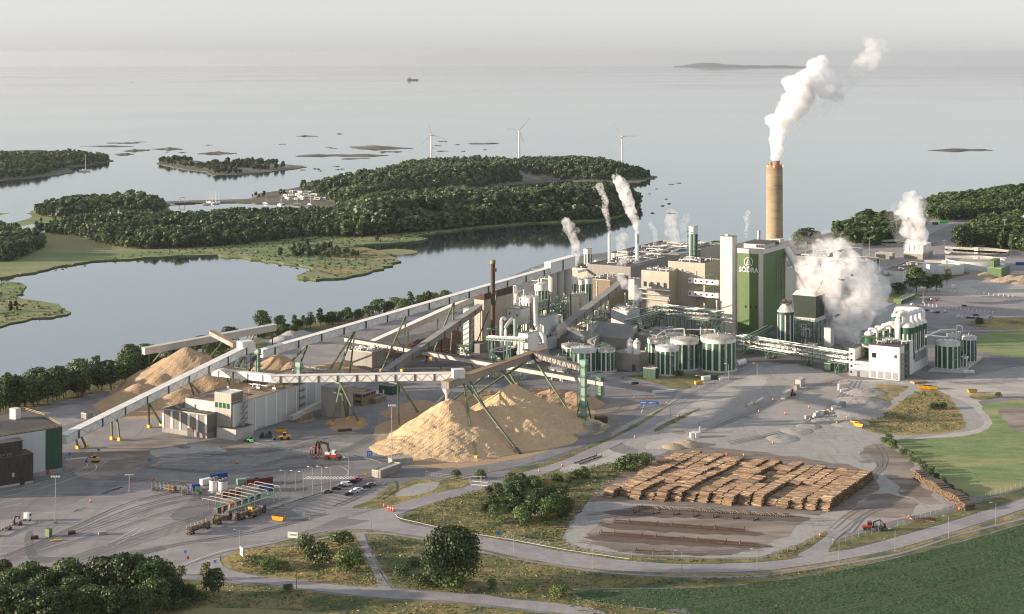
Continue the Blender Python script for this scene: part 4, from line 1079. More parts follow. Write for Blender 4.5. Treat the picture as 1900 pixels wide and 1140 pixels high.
# --- tanks
def ring_pts(c, r, z, n=20, a0=0): return [Vector((c.x + r * math.cos(a0 + 2 * math.pi * i / n), c.y + r * math.sin(a0 + 2 * math.pi * i / n), z)) for i in range(n)]
def tank(label, px, hw, base, rim, stripes=14, roof='roofwhite', dome=.16, name='storage_tank', group=None, ladder=True, rail=True, shell='offwhite', panel='dkgreen', z0=0.0, plinth=.8, frac=.71, band=(.06, .12), a_off=.0):
 Y = DY(base, z0); c = Vector((XP(px, Y), Y, z0)); r = hw * Y / FPX; zt = ZP(rim, Y); h = zt - z0
 t = empty(name, c, label, 'tank', group)
 MB().lathe(c, [(r, 0), (r, h)], 40).build('shell', M[shell], t)
 if stripes:
  mb = MB(); w = 2 * math.pi / stripes
  for i in range(stripes):
   a = i * w + a_off
   mb.lathe(c, [(r + .06, h * band[0]), (r + .06, h * (1 - band[1]))], 3, 0, True, a, a + w * frac)
  mb.build('green_panels', M[panel], t)
 rf = MB().lathe(c, [(r + .18, h - .02), (r + .18, h + .35), (r * .96, h + .5), (r * .6, h + dome * r * .75), (r * .25, h + dome * r), (0, h + dome * r * 1.05)], 40).build('roof', M[roof], t)
 if plinth: MB().lathe(c, [(r + .9, 0), (r + .9, plinth), (r + .1, plinth + .05)], 32).build('plinth', M['concrete_pale'], t)
 if rail: MB().rail(ring_pts(c, r - .1, zt + .4, 22), 1.1, .13, 2.5, closed=True).build('railing', M['steel'], rf)
 mb = MB(); mb.cyl(c + Vector((0, 0, h + dome * r)), c + Vector((0, 0, h + dome * r + 1.6)), .45, .45, 8)
 for k in range(3): q = c + Vector((r * .5 * math.cos(k * 2.1 + px), r * .5 * math.sin(k * 2.1 + px), h + dome * r * .8)); mb.cyl(q, q + Vector((0, 0, 1.2)), .3, .3, 8)
 mb.build('roof_fittings', M['steel'], rf)
 if ladder:
  mb = MB(); a = -math.pi / 2 + .25
  p = Vector((c.x + (r + .5) * math.cos(a), c.y + (r + .5) * math.sin(a), z0))
  for d in (-.35, .35): mb.bar(p + Vector((d, 0, 0)), p + Vector((d, 0, h + 1)), .14)
  for k in range(int(h / 1.2)): mb.bar(p + Vector((-.35, 0, k * 1.2)), p + Vector((.35, 0, k * 1.2)), .1)
  for zz in (.4, .75): mb.box(p + Vector((0, -.3, h * zz)), (2.2, 1.2, .2))
  mb.build('ladder', M['steel'], t)
 return t, c, r, zt
TG = 'green and white striped storage tanks'
tank('widest striped tank, rightmost of the cluster below the green boiler house', 1332.5, 32.8, 686, 626, 16, group=TG, roof='roof_dirty')
tank('striped tank with flat mossy roof, behind and between two others of the cluster', 1270.5, 26.6, 684, 629.5, 14, group=TG, roof='roof_dirty')
tank('slender striped tank in front of its cluster beside a dark green shed', 1238.3, 21.8, 694, 643.5, 14, group=TG)
tank('half hidden striped tank at the left back of the cluster with pipework on top', 1219.5, 18.5, 677, 630, 14, group=TG, roof='roof_dirty', ladder=False)
tank('white roofed tank mostly hidden behind the striped cluster', 1252, 17, 655, 620, 12, group=TG, ladder=False)
tank('striped tank with bright white cone roof behind the mint lattice tower', 1082.6, 25.2, 688, 647, 13, group=TG)
tank('smaller striped tank with mossy roof just right of the cone roofed tank', 1124.6, 17, 688, 647.5, 12, group=TG, roof='roof_dirty')
tank('low striped tank with grimy flat roof behind the cone roofed tank', 1062, 20.5, 672, 640.5, 12, group=TG, roof='roof_dirty', ladder=False, rail=False)
tank('stubby white tank on legs left of the cone roofed tank', 1037, 15, 688, 664, 0, name='settling_tank', roof='roof_dirty', ladder=False, rail=True)
tank('striped tank standing nearest the white evaporation building', 1758.7, 22.8, 683, 634, 14, group=TG)
tank('striped tank at the far right corner of the evaporation plant', 1798, 13.6, 671, 624.5, 12, group=TG)
tank('striped tank behind the one nearest the evaporation building', 1771, 13.8, 668, 621, 12, group=TG)
tank('tiny white tank with a green panel between two big striped tanks', 1790.3, 6.3, 682, 662.5, 6, frac=.5, ladder=False, rail=False)
tank('tall striped bleaching tower with the widest body in the middle group', 1058, 13.2, 592, 517, 12, name='bleach_tower', group='tall striped towers', rail=True)
tank('slim striped bleaching tower at the left of the middle group', 1031, 11, 590, 520, 10, name='bleach_tower', group='tall striped towers')
tank('thin striped tower squeezed between two broader ones', 1079.5, 6, 584, 521, 8, name='bleach_tower', group='tall striped towers', ladder=False)
tank('striped bleaching tower at the right of the middle group', 1091, 8.2, 584, 518.5, 9, name='bleach_tower', group='tall striped towers', ladder=False)
tank('short striped tower with domed roof left of the tall towers', 1005, 13.3, 604, 529, 12, name='bleach_tower', group='tall striped towers', dome=.35)
tank('white tower wrapped in walkways in front of the domed striped tower', 983.5, 16.5, 622, 552, 16, name='process_tower', frac=.35, panel='dkgreen')
tank('plain cream round tank in front of the tall striped towers', 1070.5, 20.5, 600, 547.5, 0, name='pulp_tank', shell='cream', roof='roof_dirty')
for k, (x, hw, b, rm) in enumerate(((1213, 7, 640, 622), (1231, 8, 637, 618), (1250, 9, 630, 610), (1180, 8, 645, 628))):
 tank('small pale tank number of the row behind the cluster'.replace('number of', ['at the left in', 'second along', 'third along', 'lowest of'][k]), x, hw, b, rm, 0, name='small_tank', roof='roof_dirty', ladder=False, rail=False, plinth=0, shell='white_grey', group='small pale tanks')
for k, (x, hw, b, rm, wh) in enumerate(((1148, 11, 612, 568, 'right of the sloping conveyor top'), (1120, 7, 600, 552, 'beside the sloping conveyor legs'), (1006, 9, 632, 596, 'behind the grey conveyor block'), (1098, 9, 628, 602, 'on the cream roofed building edge'), (1203, 9, 616, 588, 'at the foot of the beige process block'), (960, 7, 585, 545, 'behind the screening house roof'), (1045, 8, 560, 528, 'between the shore and tall towers'), (1310, 10, 640, 612, 'before the stair tower'))):
 tank('pale process tank ' + wh, x, hw, b, rm, 0, name='process_tank', shell=['offwhite', 'cream', 'white_grey'][k % 3], roof='roof_dirty', ladder=k % 2 == 0, plinth=0)
for k, (x, b, tp) in enumerate(((1056, 590, 500), (1108, 580, 525), (1160, 600, 545), (1198, 590, 520), (1240, 600, 560), (972, 620, 540), (1330, 620, 560))):
 Y = DY(b); c = Vector((XP(x, Y), Y, 0))
 t = empty('vent_pipe', c, ['thin', 'slim', 'slender'][k % 3] + ' steel vent pipe rising among the mill blocks, number from the shore side'.replace(', number from the shore side', [' by the cream tank', ' by the brick workshop', ' in the steam', ' at the beige block corner', ' before the large beige block', ' at the screening house', ' by the bridges'][k]), 'vent pipe', 'thin vent pipes')
 MB().cyl(c, c + Vector((0, 0, ZP(tp, Y))), .55, .5, 8).build('pipe', M['silver'], t); MB().cyl(c + Vector((0, 0, ZP(tp, Y))), c + Vector((0, 0, ZP(tp, Y) + 1)), .8, .6, 8).build('cap', M['steel'], t)
# tall columns
tank('green and white storage tower by the water left of the stacks', 1090.5, 7.9, 530, 463, 8, name='storage_tower', frac=.55, dome=.1)
t, c, r, zt = tank('narrow dark green column wrapped in platforms near the shore', 1286.5, 8.2, 525, 421.5, 5, name='bleach_column', frac=.6, ladder=False)
mb = MB()
for k in range(7):
 z = zt * (.42 + k * .082)
 mb.lathe(Vector((c.x, c.y, z)), [(r + .2, 0), (r + 2.0, 0), (r + 2.0, .25), (r + .2, .25)], 12, 0, False, 1.6 + k, 4.4 + k)
 mb.bar(Vector((c.x - r - 1.5, c.y - 1, z)), Vector((c.x - r - 1.5, c.y - 1, z + zt * .082)), .3)
mb.build('platforms', M['trussgreen'], t)
# silo beside the boiler house
t, c, r, zt = tank('tall dark green silo with a white dome beside the boiler house', 1458, 15.2, 642, 578, 10, name='domed_silo', shell='dkgreen_wall', panel='offwhite', frac=.28, band=(.02, .08), dome=.95, roof='cream', rail=False, ladder=True)
mb = MB(); mb.box(c + Vector((0, 0, zt + r * .98)), (7, 5, .5), GA).rail([c + Vector((x, y, zt + r + .4)) for x, y in ((-3.5, -2.5), (3.5, -2.5), (3.5, 2.5), (-3.5, 2.5))], 1.2, .15, 1.5, closed=True).box(c + Vector((-1, 0, zt + r + .5)), (2.4, 2, 2.2), GA)
mb.build('head_platform', M['dkgrey'], t)
# --- stacks
def stack(name, label, px, base, top, r0, r1, m, n=20, extra=None):
 Y = DY(base); c = Vector((XP(px, Y), Y, 0)); h = ZP(top, Y)
 t = empty(name, c, label, 'chimney')
 MB().lathe(c, [(r0, 0), (r1, h), (r1 * .8, h), (r1 * .8, h - 2)], n).build('shaft', m, t)
 return t, c, h
t, c, h = stack('concrete_stack', 'huge tan concrete chimney with banded shaft and red beacons', 1437, 588, 306, 16.2 * 1196 / 3000, 14.9 * 1196 / 3000, M['stack_tan'], 40)
for dx, dy, r, hh in ((1.1, -.6, 2.7, 3.0), (-2.6, .4, 1.2, 2.2), (0, 3, 1.0, 1.6)):
 p = c + Vector((dx, dy, h - 2)); MB().lathe(p, [(r, 0), (r, hh + 2), (r * .85, hh + 2), (r * .85, 0)], 20).build('flue', M['brown_roof'], t)
MB().lathe(c + Vector((0, 0, h - .6)), [(5.6, 0), (0, .1)], 30).build('cap', M['concrete'], t)
mb = MB()
for k in range(18): mb.lathe(c + Vector((0, 0, 6 + k * 6.1)), [(6.45 - k * .029, 0), (6.5 - k * .029, .1), (6.5 - k * .029, .35), (6.45 - k * .029, .45)], 40)
mb.build('joint_rings', M['stack_tan'], t)
beam = bpy.data.materials.new('beacon'); beam.use_nodes = True
bs = beam.node_tree.nodes['Principled BSDF']; bs.inputs['Base Color'].default_value = (.5, .02, .01, 1); bs.inputs['Emission Color'].default_value = (1, .09, .03, 1); bs.inputs['Emission Strength'].default_value = 9
for a in (-2.7, -1.8, -.2):
 p = c + Vector((6.0 * math.cos(a), 6.0 * math.sin(a), h - 1.4)); MB().lathe(p, [(0, 0), (.45, .1), (.45, .8), (0, 1)], 8).build('beacon', beam, t)
t, c, h = stack('rusty_stack', 'slim rust brown steel chimney standing in front of the ribbed block', 914.6, 660, 484, 4.2 * 1043 / 3000, 4.0 * 1043 / 3000, M['rust'], 16)
MB().lathe(c + Vector((0, 0, h - 2.2)), [(1.4, 0), (1.75, .2), (1.75, 2.4), (1.3, 2.6)], 16).build('rim', M['stack_tan'], t)
MB().box(c + Vector((1.6, -.6, h - 7)), (1.6, 1.4, 2.2)).build('vent_box', M['red'], t)
MB().lathe(c + Vector((0, 0, 17)), [(1.5, 0), (4, 0), (4, .3), (1.5, .3)], 12).rail(ring_pts(c, 3.9, 17.3, 8), 1.1, .14, 2, closed=True).build('platform', M['mint'], t)
t, c, h = stack('steel_stack', 'white straight steel chimney, left of the pair behind the halls', 1130.6, 545, 434, 1.3, 1.15, M['offwhite'], 14)
MB().lathe(c + Vector((0, 0, h * .38)), [(4.2, 0), (1.4, 7)], 14).build('flared_foot', M['silver'], t)
t, c, h = stack('steel_stack', 'white flared top steel chimney, right of the pair behind the halls', 1182.2, 545, 434, 2.0, 1.5, M['offwhite'], 14)
MB().lathe(c + Vector((0, 0, h - 9)), [(1.55, 0), (1.9, 8), (1.9, 9), (1.6, 9)], 14).build('flared_tip', M['silver'], t)
stack('vent_stack', 'short tan vent chimney on a shoreline roof', 1216, 500, 458, 1.6, 1.4, M['stack_tan'], 12)
stack('vent_stack', 'short pale vent chimney close left of the tan shoreline vent', 1140, 520, 470, 1.2, 1.1, M['offwhite'], 12)
# --- dark dust house and its frame right of the boiler house
def dust_house():
 B = Block(1514, 640, 1470, 1531, 565, z0=17, Y=1085)
 t = empty('precipitator', B.base(), 'dark green sloped precipitator box on a steel frame in the steam', 'precipitator')
 a = [B.P(x, y, 17) for x, y in ((.1, .05), (.98, .05), (.98, .95), (.1, .95))]; b = [B.P(x, y, B.z1 + 5) for x, y in ((0, 0), (1, 0), (1, 1), (0, 1))]
 MB().hexa(a + b).build('wall', M['precip'], t)
 b2 = [p + Vector((0, 0, .15)) for p in b]; top = [B.P(x, y, B.z1 + 8) for x, y in ((.1, .2), (.6, .2), (.6, .8), (.1, .8))]
 MB().hexa(b2 + top).build('roof', M['cream'], t)
 q = [B.P(x, y, 14.5) for x, y in ((-.02, -.02), (1.02, -.02), (1.02, 1.02), (-.02, 1.02))]
 MB().hexa(q + [p + Vector((0, 0, 2.4)) for p in q]).build('hopper_deck', M['white_grey'], t)
 mb = MB()
 for x in (0, .33, .66, 1):
  for y in (0, .5, 1):
   p = B.P(x, y, 0); mb.bar(p, p + Vector((0, 0, 14.5)), .6)
 for z0 in (.5, 7.5):
  for x in (0, .33, .66): mb.bar(B.P(x, 0, z0), B.P(x + .33, 0, z0 + 6.5), .3); mb.bar(B.P(x + .33, 0, z0), B.P(x, 0, z0 + 6.5), .3)
  mb.bar(B.P(1, 0, z0), B.P(1, .5, z0 + 6.5), .3); mb.bar(B.P(1, .5, z0), B.P(1, 1, z0 + 6.5), .3)
 for x in (0, 1): mb.bar(B.P(0, 0, 7.3), B.P(1, 0, 7.3), .4)
 mb.build('steel_frame', M['trussgreen'], t)
dust_house()
mb = MB(); a = W(1459, 462, 1165); b = W(1487, 510, 1150); mb.tube([a, b, b + Vector((4, -2, -9))], 2.6, 12)
single(mb, 'flue_duct', M['offwhite'], 'sloping white duct leaving the right wall of the boiler house', 'duct')
building('recovery_hall', 'long dark hall roof stretching behind the steam', 1560, 545, 1478, 1612, 502, M['grey_sheet'], M['dark_roof'], vents=6, seed=41, Y=1290)
building('recovery_hall', 'second dark hall roof farther back in the steam', 1540, 508, 1470, 1600, 480, M['grey_sheet'], M['dark_roof'], vents=6, seed=42, Y=1430)
building('stock_hall', 'pale grey flat hall half lost in steam behind the evaporation plant', 1628, 612, 1575, 1663, 578, M['white_grey'], M['roofwhite'], vents=2, seed=43)
building('boiler_annex', 'cream annex between the domed silo and boiler house', 1449, 612, 1436, 1478, 505, M['cream'], M['roofwhite'], vents=1, seed=44, Y=1180)
building('cable_house', 'small pale kiosk at the foot of the precipitator frame', 1541, 645, 1529, 1548, 610, M['white_grey'], M['grey_roof'], vents=0)
# --- evaporation plant
def evaporation():
 B = Block(1668.7, 707, 1575, 1722, 645.5)
 t = empty('evaporation_plant', B.base(), 'bright white panelled evaporation building with steel vessels on its roof', 'building')
 zl = ZP(672, B.C.y); zt = B.z1; a1 = .40
 mb = MB()
 pl = [B.P(a1, 0, 0), B.P(1, 0, 0), B.P(1, .34, 0), B.P(a1, .34, 0)]
 mb.hexa(pl + [p + Vector((0, 0, zt)) for p in pl])
 mb.build('tall_wall', M['white'], t)
 mb = MB(); pl = [B.P(0, .0, 0), B.P(a1, .0, 0), B.P(a1, .5, 0), B.P(0, .5, 0)]
 pl = [p + V * .15 for p in pl]
 mb.hexa(pl + [p + Vector((0, 0, zl - 2)) for p in pl]); mb.build('low_wall', M['white'], t)
 pl = [B.P(0, 0, zl - 2), B.P(.12, 0, zl - 2), B.P(.12, .28, zl - 2), B.P(0, .28, zl - 2)]
 pl = [p + V * .15 for p in pl]
 MB().hexa(pl + [p + Vector((0, 0, 7.2)) for p in pl]).build('stair_head', M['white'], t)
 MB().hexa([p + Vector((0, 0, 7.25)) for p in pl] + [p + Vector((0, 0, 7.55)) for p in pl]).build('stair_roof', M['dark_roof'], t)
 for (x0, x1, y1, z) in ((a1, 1, .34, zt), (.12, a1, .5, zl - 2)):
  q = [B.P(x0, .01, z + .05), B.P(x1, .01, z + .05), B.P(x1, y1, z + .05), B.P(x0, y1, z + .05)]
  MB().hexa(q + [p + Vector((0, 0, .3)) for p in q]).build('roof', M['dark_roof'], t)
 # right wing
 z2 = zt - 3.5
 q = [B.P(.99, .42, 0), B.P(1.0, .42, 0), B.P(1.0, 1.0, 0), B.P(.5, 1.0, 0), B.P(.5, .42, 0)]
 MB().prism([tuple(p[:2]) for p in (B.P(.45, .342, 0), B.P(1.0, .342, 0), B.P(1.0, 1, 0), B.P(.45, 1, 0))], 0, z2 * .78).build('wing_wall', M['white'], t)
 MB().prism([tuple(p[:2]) for p in (B.P(.45, .345, 0), B.P(.998, .345, 0), B.P(.998, .5, 0), B.P(.45, .5, 0))], z2 * .78 + .01, zt + .6).build('wing_head', M['white'], t)
 B.qbox(MB(), .52, .92, z2 * .36, z2 * .7, .15).build('louvre_panel', M['skip'], t)
 B.qbox(MB(), .17, .335, 0, zt + .2, .18).build('green_bay', M['dkgreen'], t)
 mb = MB()
 for k in range(5): B.qbox(mb, .05, .2, 3 + k * 3, 3.3 + k * 3, 1.6)
 for a in (.05, .2): B.qbox(mb, a, a + .01, 0, 16, 1.6)
 mb.build('fire_stair', M['steel'], t)
 B.fbox(MB(), 0, a1, 0, 4.2, .1).build('grey_base', M['skip'], t)
 for k in range(4): B.fbox(MB(), .43 + k * .145, .54 + k * .145, .4, 4.6, .14).build('grille_door', M['skip'], t)
 B.fbox(MB(), .17, .22, 0, 3.2, .16).build('door', M['dkgrey'], t)
 for k in range(4): B.fbox(MB(), .03, .065, 1.6 + k * 3.7, 2.9 + k * 3.7, .12).build('window', M['glass'], t)
 for k in range(3): B.fbox(MB(), .115 + k * .06, .145 + k * .06, zl - 4.4, zl - 3.8, .12).build('window', M['glass'], t)
 B.fbox(MB(), .46, .545, zt - 7.4, zt - 4.4, .12).build('window', M['glass'], t)
 B.fbox(MB(), .90, .955, zt - 6.6, zt - 4.6, .12).build('window', M['dkgrey'], t)
 # big effects (vessels) along the right wing, each with its cone top and pipe
 zz = z2 * .5
 for k in range(4):
  p = B.P(.86, .50 + k * .155, zz); r = 4.6 - k * .15
  H = 19.5 - k * .4
  v = MB().lathe(p, [(r, 0), (r, H)], 28).build('evaporator_vessel', M['dkgreen'], t)
  MB().lathe(p, [(r + .1, H), (r + .1, H + .5), (r * .85, H + 1.6), (1.6, H + 3.6), (1.5, H + 5)], 28).build('cone_top', M['offwhite'], v)
  mb = MB()
  for j in range(6): mb.lathe(p, [(r + .08, H * .25), (r + .08, H * .8)], 2, 0, True, -3.1 + j * .62, -3.1 + j * .62 + .2)
  mb.build('white_strips', M['offwhite'], v)
  mb = MB(); q = p + Vector((0, 0, H + 4.2))
  if k == 0: mb.pipe([q, q + Vector((0, 0, 4)), B.P(.72, .42, zz + H + 8), B.P(.72, .42, zt)], 1.75, 12, 0, 4)
  else: mb.pipe([q, q + Vector((0, 0, 4)), B.P(.86, .50 + (k - 1) * .155, zz + H + 7.2)], 1.5, 12, 0, 3)
  mb.build('vapour_pipe', M['offwhite'], v)
 # row of slimmer vessels at the left on a frame
 for k in range(5):
  p = B.P(.22 + k * .03, .30 + k * .17, zl - 2); r = 3.0 - k * .12; H = 13.5 + (6 if k == 4 else 0)
  v = MB().lathe(p, [(r, 0), (r, H)], 22).build('slim_vessel', M['dkgreen'], t)
  MB().lathe(p, [(r + .1, H), (r + .1, H + .4), (r * .7, H + 1.8), (.8, H + 2.3), (0, H + 2.4)], 22).build('dome_top', M['offwhite'], v)
  q = p + Vector((0, 0, H + 1.5))
  mb = MB(); mb.pipe([q, q + Vector((0, 0, 2.2)), q + U * 5 + Vector((0, 0, 2.2)), q + U * 5 - Vector((0, 0, 9))], .85, 10)
  mb.build('vessel_pipe', M['silver'], v)
 mb = MB()
 mb.pipe([B.P(.30, .45, zl + 13), B.P(.52, .48, zl + 18), B.P(.66, .52, zl + 15), B.P(.66, .52, zt)], 1.35, 12, 0, 4)
 mb.build('vapour_pipe', M['offwhite'], t)
 mb = MB(); mb.pipe([B.P(.34, 1.0, zl + 17), B.P(.34, 1.0, zl + 22), B.P(.86, 1.08, zl + 22), B.P(.88, .98, zl + 17)], 1.8, 12, 0, 4); mb.build('vapour_pipe', M['offwhite'], t)
 mb = MB(); mb.pipe([B.P(.16, .2, zt - 2), B.P(.16, .2, zl + 5), B.P(.30, .2, zl + 5), B.P(.36, .24, zl - 2)], .9, 10, 0, 3).pipe([B.P(.36, .12, zl - 1), B.P(.36, .12, zl + 4), B.P(.52, .5, zl + 8)], 1.0, 10, 0, 3); mb.build('vapour_pipe', M['silver'], t)
 mb = MB()
 for x in (.06, .2, .34, .5):
  for y in (.25, .55, .85, 1.15):
   p = B.P(x, y, 0); mb.bar(p, p + Vector((0, 0, zl + 11)), .35)
 for z in (zl + 1.5, zl + 6, zl + 10.5):
  for y in (.25, .55, .85, 1.15): mb.bar(B.P(.0, y, z), B.P(.5, y, z), .3)
  for x in (.06, .2, .34, .5): mb.bar(B.P(x, .2, z), B.P(x, 1.15, z), .3)
 mb.bar(B.P(-.02, .25, zl), B.P(.06, .25, zl + 10), .3).bar(B.P(-.06, .25, zl + 9), B.P(.06, .25, zl), .3)
 for z in (zl + 1.6, zl + 6.1, zl + 10.6): mb.rail([B.P(-.06, .2, z), B.P(.5, .2, z), B.P(.5, 1.15, z)], 1.1, .14, 2.5)
 mb.build('steel_frame', M['trussgreen'], t)
 r = random.Random(3)
 for k in range(9):
  p = B.P(r.uniform(.5, .95), r.uniform(.06, .3), zt + .35)
  mb = MB()
  if k % 3 == 0: mb.lathe(p, [(1.0, 0), (1.0, 1.6), (0, 2.2)], 12)
  else: mb.pipe([p, p + Vector((0, 0, 1.8)), p + U * r.uniform(-5, 5) + Vector((0, 0, 1.8)), p + U * 2 + V * 2], .4, 8)
  mb.build('roof_pipe', M['silver'], t)
 return B
EVAP = evaporation()
mb = MB(); p = G(1790, 690); mb.prism([tuple(G(x, y)[:2]) for x, y in ((1722, 690), (1786, 693), (1825, 664), (1765, 660))], 0, .5)
single(mb, 'concrete_pad', M['concrete_pale'], 'concrete slab under the striped tanks at the far right of the plant', 'slab')
# --- pipe bridge, pipe racks
def truss_bridge(name, label, a, b, h, w, posts, pipes=5, mt='trussgreen', catg='pipe bridge', deckm='trussgreen'):
 a, b = Vector(a), Vector(b); d = (b - a); L = d.length; d = d / L; s = d.cross(Vector((0, 0, 1))).normalized(); up = Vector((0, 0, 1))
 t = empty(name, Vector((a.x, a.y, 0)), label, catg)
 mb = MB(); n = max(3, int(L / (h * 1.05)))
 for sd in (-1, 1):
  o = s * sd * w / 2
  for z in (0, h): mb.bar(a + o + up * z, b + o + up * z, .42)
  for i in range(n):
   p, q = a + d * (L * i / n) + o, a + d * (L * (i + 1) / n) + o
   mb.bar(p, p + up * h, .26); mb.bar(p + (up * h if i % 2 else up * 0), q + (up * 0 if i % 2 else up * h), .26)
 for i in range(n + 1):
  p = a + d * (L * i / n)
  for z in (0, h): mb.bar(p - s * w / 2 + up * z, p + s * w / 2 + up * z, .25)
 mb.build('truss', M[mt], t)
 r = random.Random(len(label))
 for k in range(pipes):
  o = s * (w * (-.4 + .8 * k / max(1, pipes - 1))) + up * (.7 + (k % 2) * h * .45)
  MB().tube([a + o, b + o], r.uniform(.28, .6), 8).build('pipe', M[r.choice(['silver', 'steel', 'steel', 'skip'])], t)
 for k in range(max(2, pipes // 2)):
  o = s * (w * (-.35 + .7 * k / max(1, pipes // 2 - 1))) + up * (h + .5)
  MB().tube([a + o, b + o], .32, 8).build('pipe', M['mint' if k % 2 else 'silver'], t)
 for f in posts:
  p = a + d * (L * f)
  for sd in (-1, 1):
   mb = MB()
   for e in (-1.6, 1.6):
    q = p + s * sd * w * .42 + d * e; mb.bar(Vector((q.x, q.y, .3)), q, .5)
   q0 = p + s * sd * w * .42; mb.bar(Vector((q0.x, q0.y, 0)) - d * 1.6, q0 + d * 1.6, .25); mb.box((q0.x, q0.y, 0), (2.0, 4.4, .9), 0)
   mb.build('support', M[mt], t)
 return t
truss_bridge('pipe_bridge', 'long green lattice pipe bridge from the boiler house to the evaporation plant', W(1372, 640, DY(652)), W(1577, 675, DY(694)), 6.0, 8, (.08, .30, .63, .92), 6)
truss_bridge('pipe_bridge', 'short green lattice bridge climbing to the boiler house corner', W(1385, 640, 1040), W(1428, 617, 1120), 4.2, 5, (), 3)
truss_bridge('pipe_rack', 'green steel pipe rack in front of the large beige block', W(1226, 583, 1120), W(1336, 596, 1075), 6.0, 8, (.02, .25, .5, .75, .98), 6)
truss_bridge('pipe_rack', 'pipe rack leading back along the beige process block', W(1140, 596, 1165), W(1226, 578, 1150), 4.0, 5, (.1, .5, .9), 4)
truss_bridge('pipe_rack', 'dark pipe rack crossing behind the striped tanks', W(1165, 607, 1080), W(1228, 590, 1120), 4, 5, (.2, .8), 3)
truss_bridge('pipe_rack', 'mint walkway rack in front of the pale chip building', W(905, 630, 985), W(978, 634, 965), 1.5, 3, (.1, .5, .9), 2, 'mint')
truss_bridge('pipe_rack', 'pipe rack between the tall striped towers and the white round tank', W(985, 580, 1120), W(1050, 562, 1150), 5, 5, (.1, .5, .9), 5)
def loose_pipes(name, label, runs, m, r=.5):
 mb = MB()
 for q in runs: mb.pipe(q, r if isinstance(r, float) else .5, 8)
 return single(mb, name, m, label, 'pipework')
loose_pipes('steel_pipe', 'tall bent steel flue pipe in front of the striped towers', [[W(993, 552, 1000), W(994, 605, 1000), W(1010, 628, 985), W(1010, 645, 985)]], M['silver'], 1.4)
loose_pipes('steel_pipe', 'tall looped white pipe beside the rusty stack', [[W(930, 645, 995), W(930, 592, 995), W(936, 590, 995), W(938, 594, 995)]], M['silver'], 1.0)
loose_pipes('steel_pipe', 'bent silver pipe below the white panelled house', [[W(938, 640, 990), W(938, 606, 990), W(950, 592, 995)]], M['silver'], 1.1)
loose_pipes('steel_pipe', 'tall mint pipe below the white panelled house', [[W(956, 626, 990), W(956, 592, 990)]], M['mint'], 1.2)
loose_pipes('roof_pipe', 'fat silver pipe winding over the dark hall roofs', [[W(1070, 505, 1290), W(1105, 497, 1300), W(1130, 492, 1330), W(1180, 490, 1300), W(1215, 482, 1330), W(1240, 472, 1370), W(1290, 468, 1400)]], M['offwhite'], 1.1)
loose_pipes('roof_pipe', 'second silver pipe run on the wide shoreline hall roof', [[W(1165, 478, 1390), W(1200, 482, 1370), W(1235, 474, 1390), W(1262, 462, 1430), W(1300, 464, 1430)]], M['silver'], .9)
loose_pipes('roof_pipe', 'pale pipework over the striped tank cluster', [[W(1220, 622, 1010), W(1236, 612, 1010), W(1270, 610, 1005), W(1270, 626, 1005)], [W(1215, 630, 1010), W(1250, 618, 1010), W(1262, 618, 1010), W(1262, 632, 1010)], [W(1274, 612, 1020), W(1305, 612, 1020), W(1326, 612, 1000), W(1326, 622, 1000)], [W(1300, 608, 1020), W(1300, 622, 1015)]], M['silver'], .45)
loose_pipes('transfer_pipe', 'pale pipe gantry between the evaporation vessels and striped tanks', [[W(1718, 625, 960), W(1745, 613, 985), W(1775, 612, 1010), W(1775, 605, 1010), W(1785, 605, 1010), W(1785, 618, 1010)], [W(1718, 622, 985), W(1755, 626, 985)]], M['silver'], .55)
loose_pipes('transfer_pipe', 'white fat duct lying beside the widest striped tank', [[G(1366, 676, 1.6), G(1381, 671, 1.6)]], M['offwhite'], 1.9)
loose_pipes('steam_duct', 'fat white ducts on the roofs behind the boiler house', [[W(1460, 502, 1250), W(1500, 506, 1240), W(1545, 500, 1260)]], M['offwhite'], 1.9)
# tangle of process structures in the middle: each rack with deck, vessels and rails is one thing
def process_rack(label, px, base, wpx, hpx, seed, levels=3):
 g = G(px, base); Y = g.y; w = wpx * Y / FPX; d = w * .8; h = hpx * Y / FPX
 t = empty('process_rack', g, label, 'process structure', 'open process racks')
 r = random.Random(seed); mb = MB()
 for x in (-.5, 0, .5):
  for y in (-.5, .5): p = g + U * w * x + V * d * y; mb.bar(p, p + Vector((0, 0, h)), .35)
 for k in range(1, levels + 1):
  z = h * k / levels
  q = [g + U * w * x + V * d * y + Vector((0, 0, z - .2)) for x, y in ((-.5, -.5), (.5, -.5), (.5, .5), (-.5, .5))]
  mb.hexa(q + [p + Vector((0, 0, .2)) for p in q])
  mb.rail([p + Vector((0, 0, .2)) for p in q], 1.1, .12, 2.2, closed=True)
  mb.bar(g + U * w * -.5 - V * d * .5 + Vector((0, 0, z - h / levels)), g + U * w * .0 - V * d * .5 + Vector((0, 0, z)), .22)
 mb.build('steel_frame', M[r.choice(['trussgreen', 'mint', 'steel'])], t)
 for k in range(levels * 2):
  z = h * (k // 2) / levels + .1; p = g + U * w * r.uniform(-.36, .36) + V * d * r.uniform(-.4, .1) + Vector((0, 0, z)); rr = w * r.uniform(.08, .15); hh = h / levels * r.uniform(.5, 1.3)
  MB().lathe(p, [(rr, 0), (rr, hh), (rr * .6, hh + rr * .5), (0, hh + rr * .6)], 14).build('vessel', M[r.choice(['offwhite', 'silver', 'cream', 'steel', 'dkgreen'])], t)
 for k in range(3):
  p = g + U * w * r.uniform(-.5, .3) - V * d * .52 + Vector((0, 0, h * r.uniform(.3, .9)))
  MB().pipe([p, p + U * w * .5, p + U * w * .5 - Vector((0, 0, h * .35))], .35, 8).build('pipe', M['silver'], t)
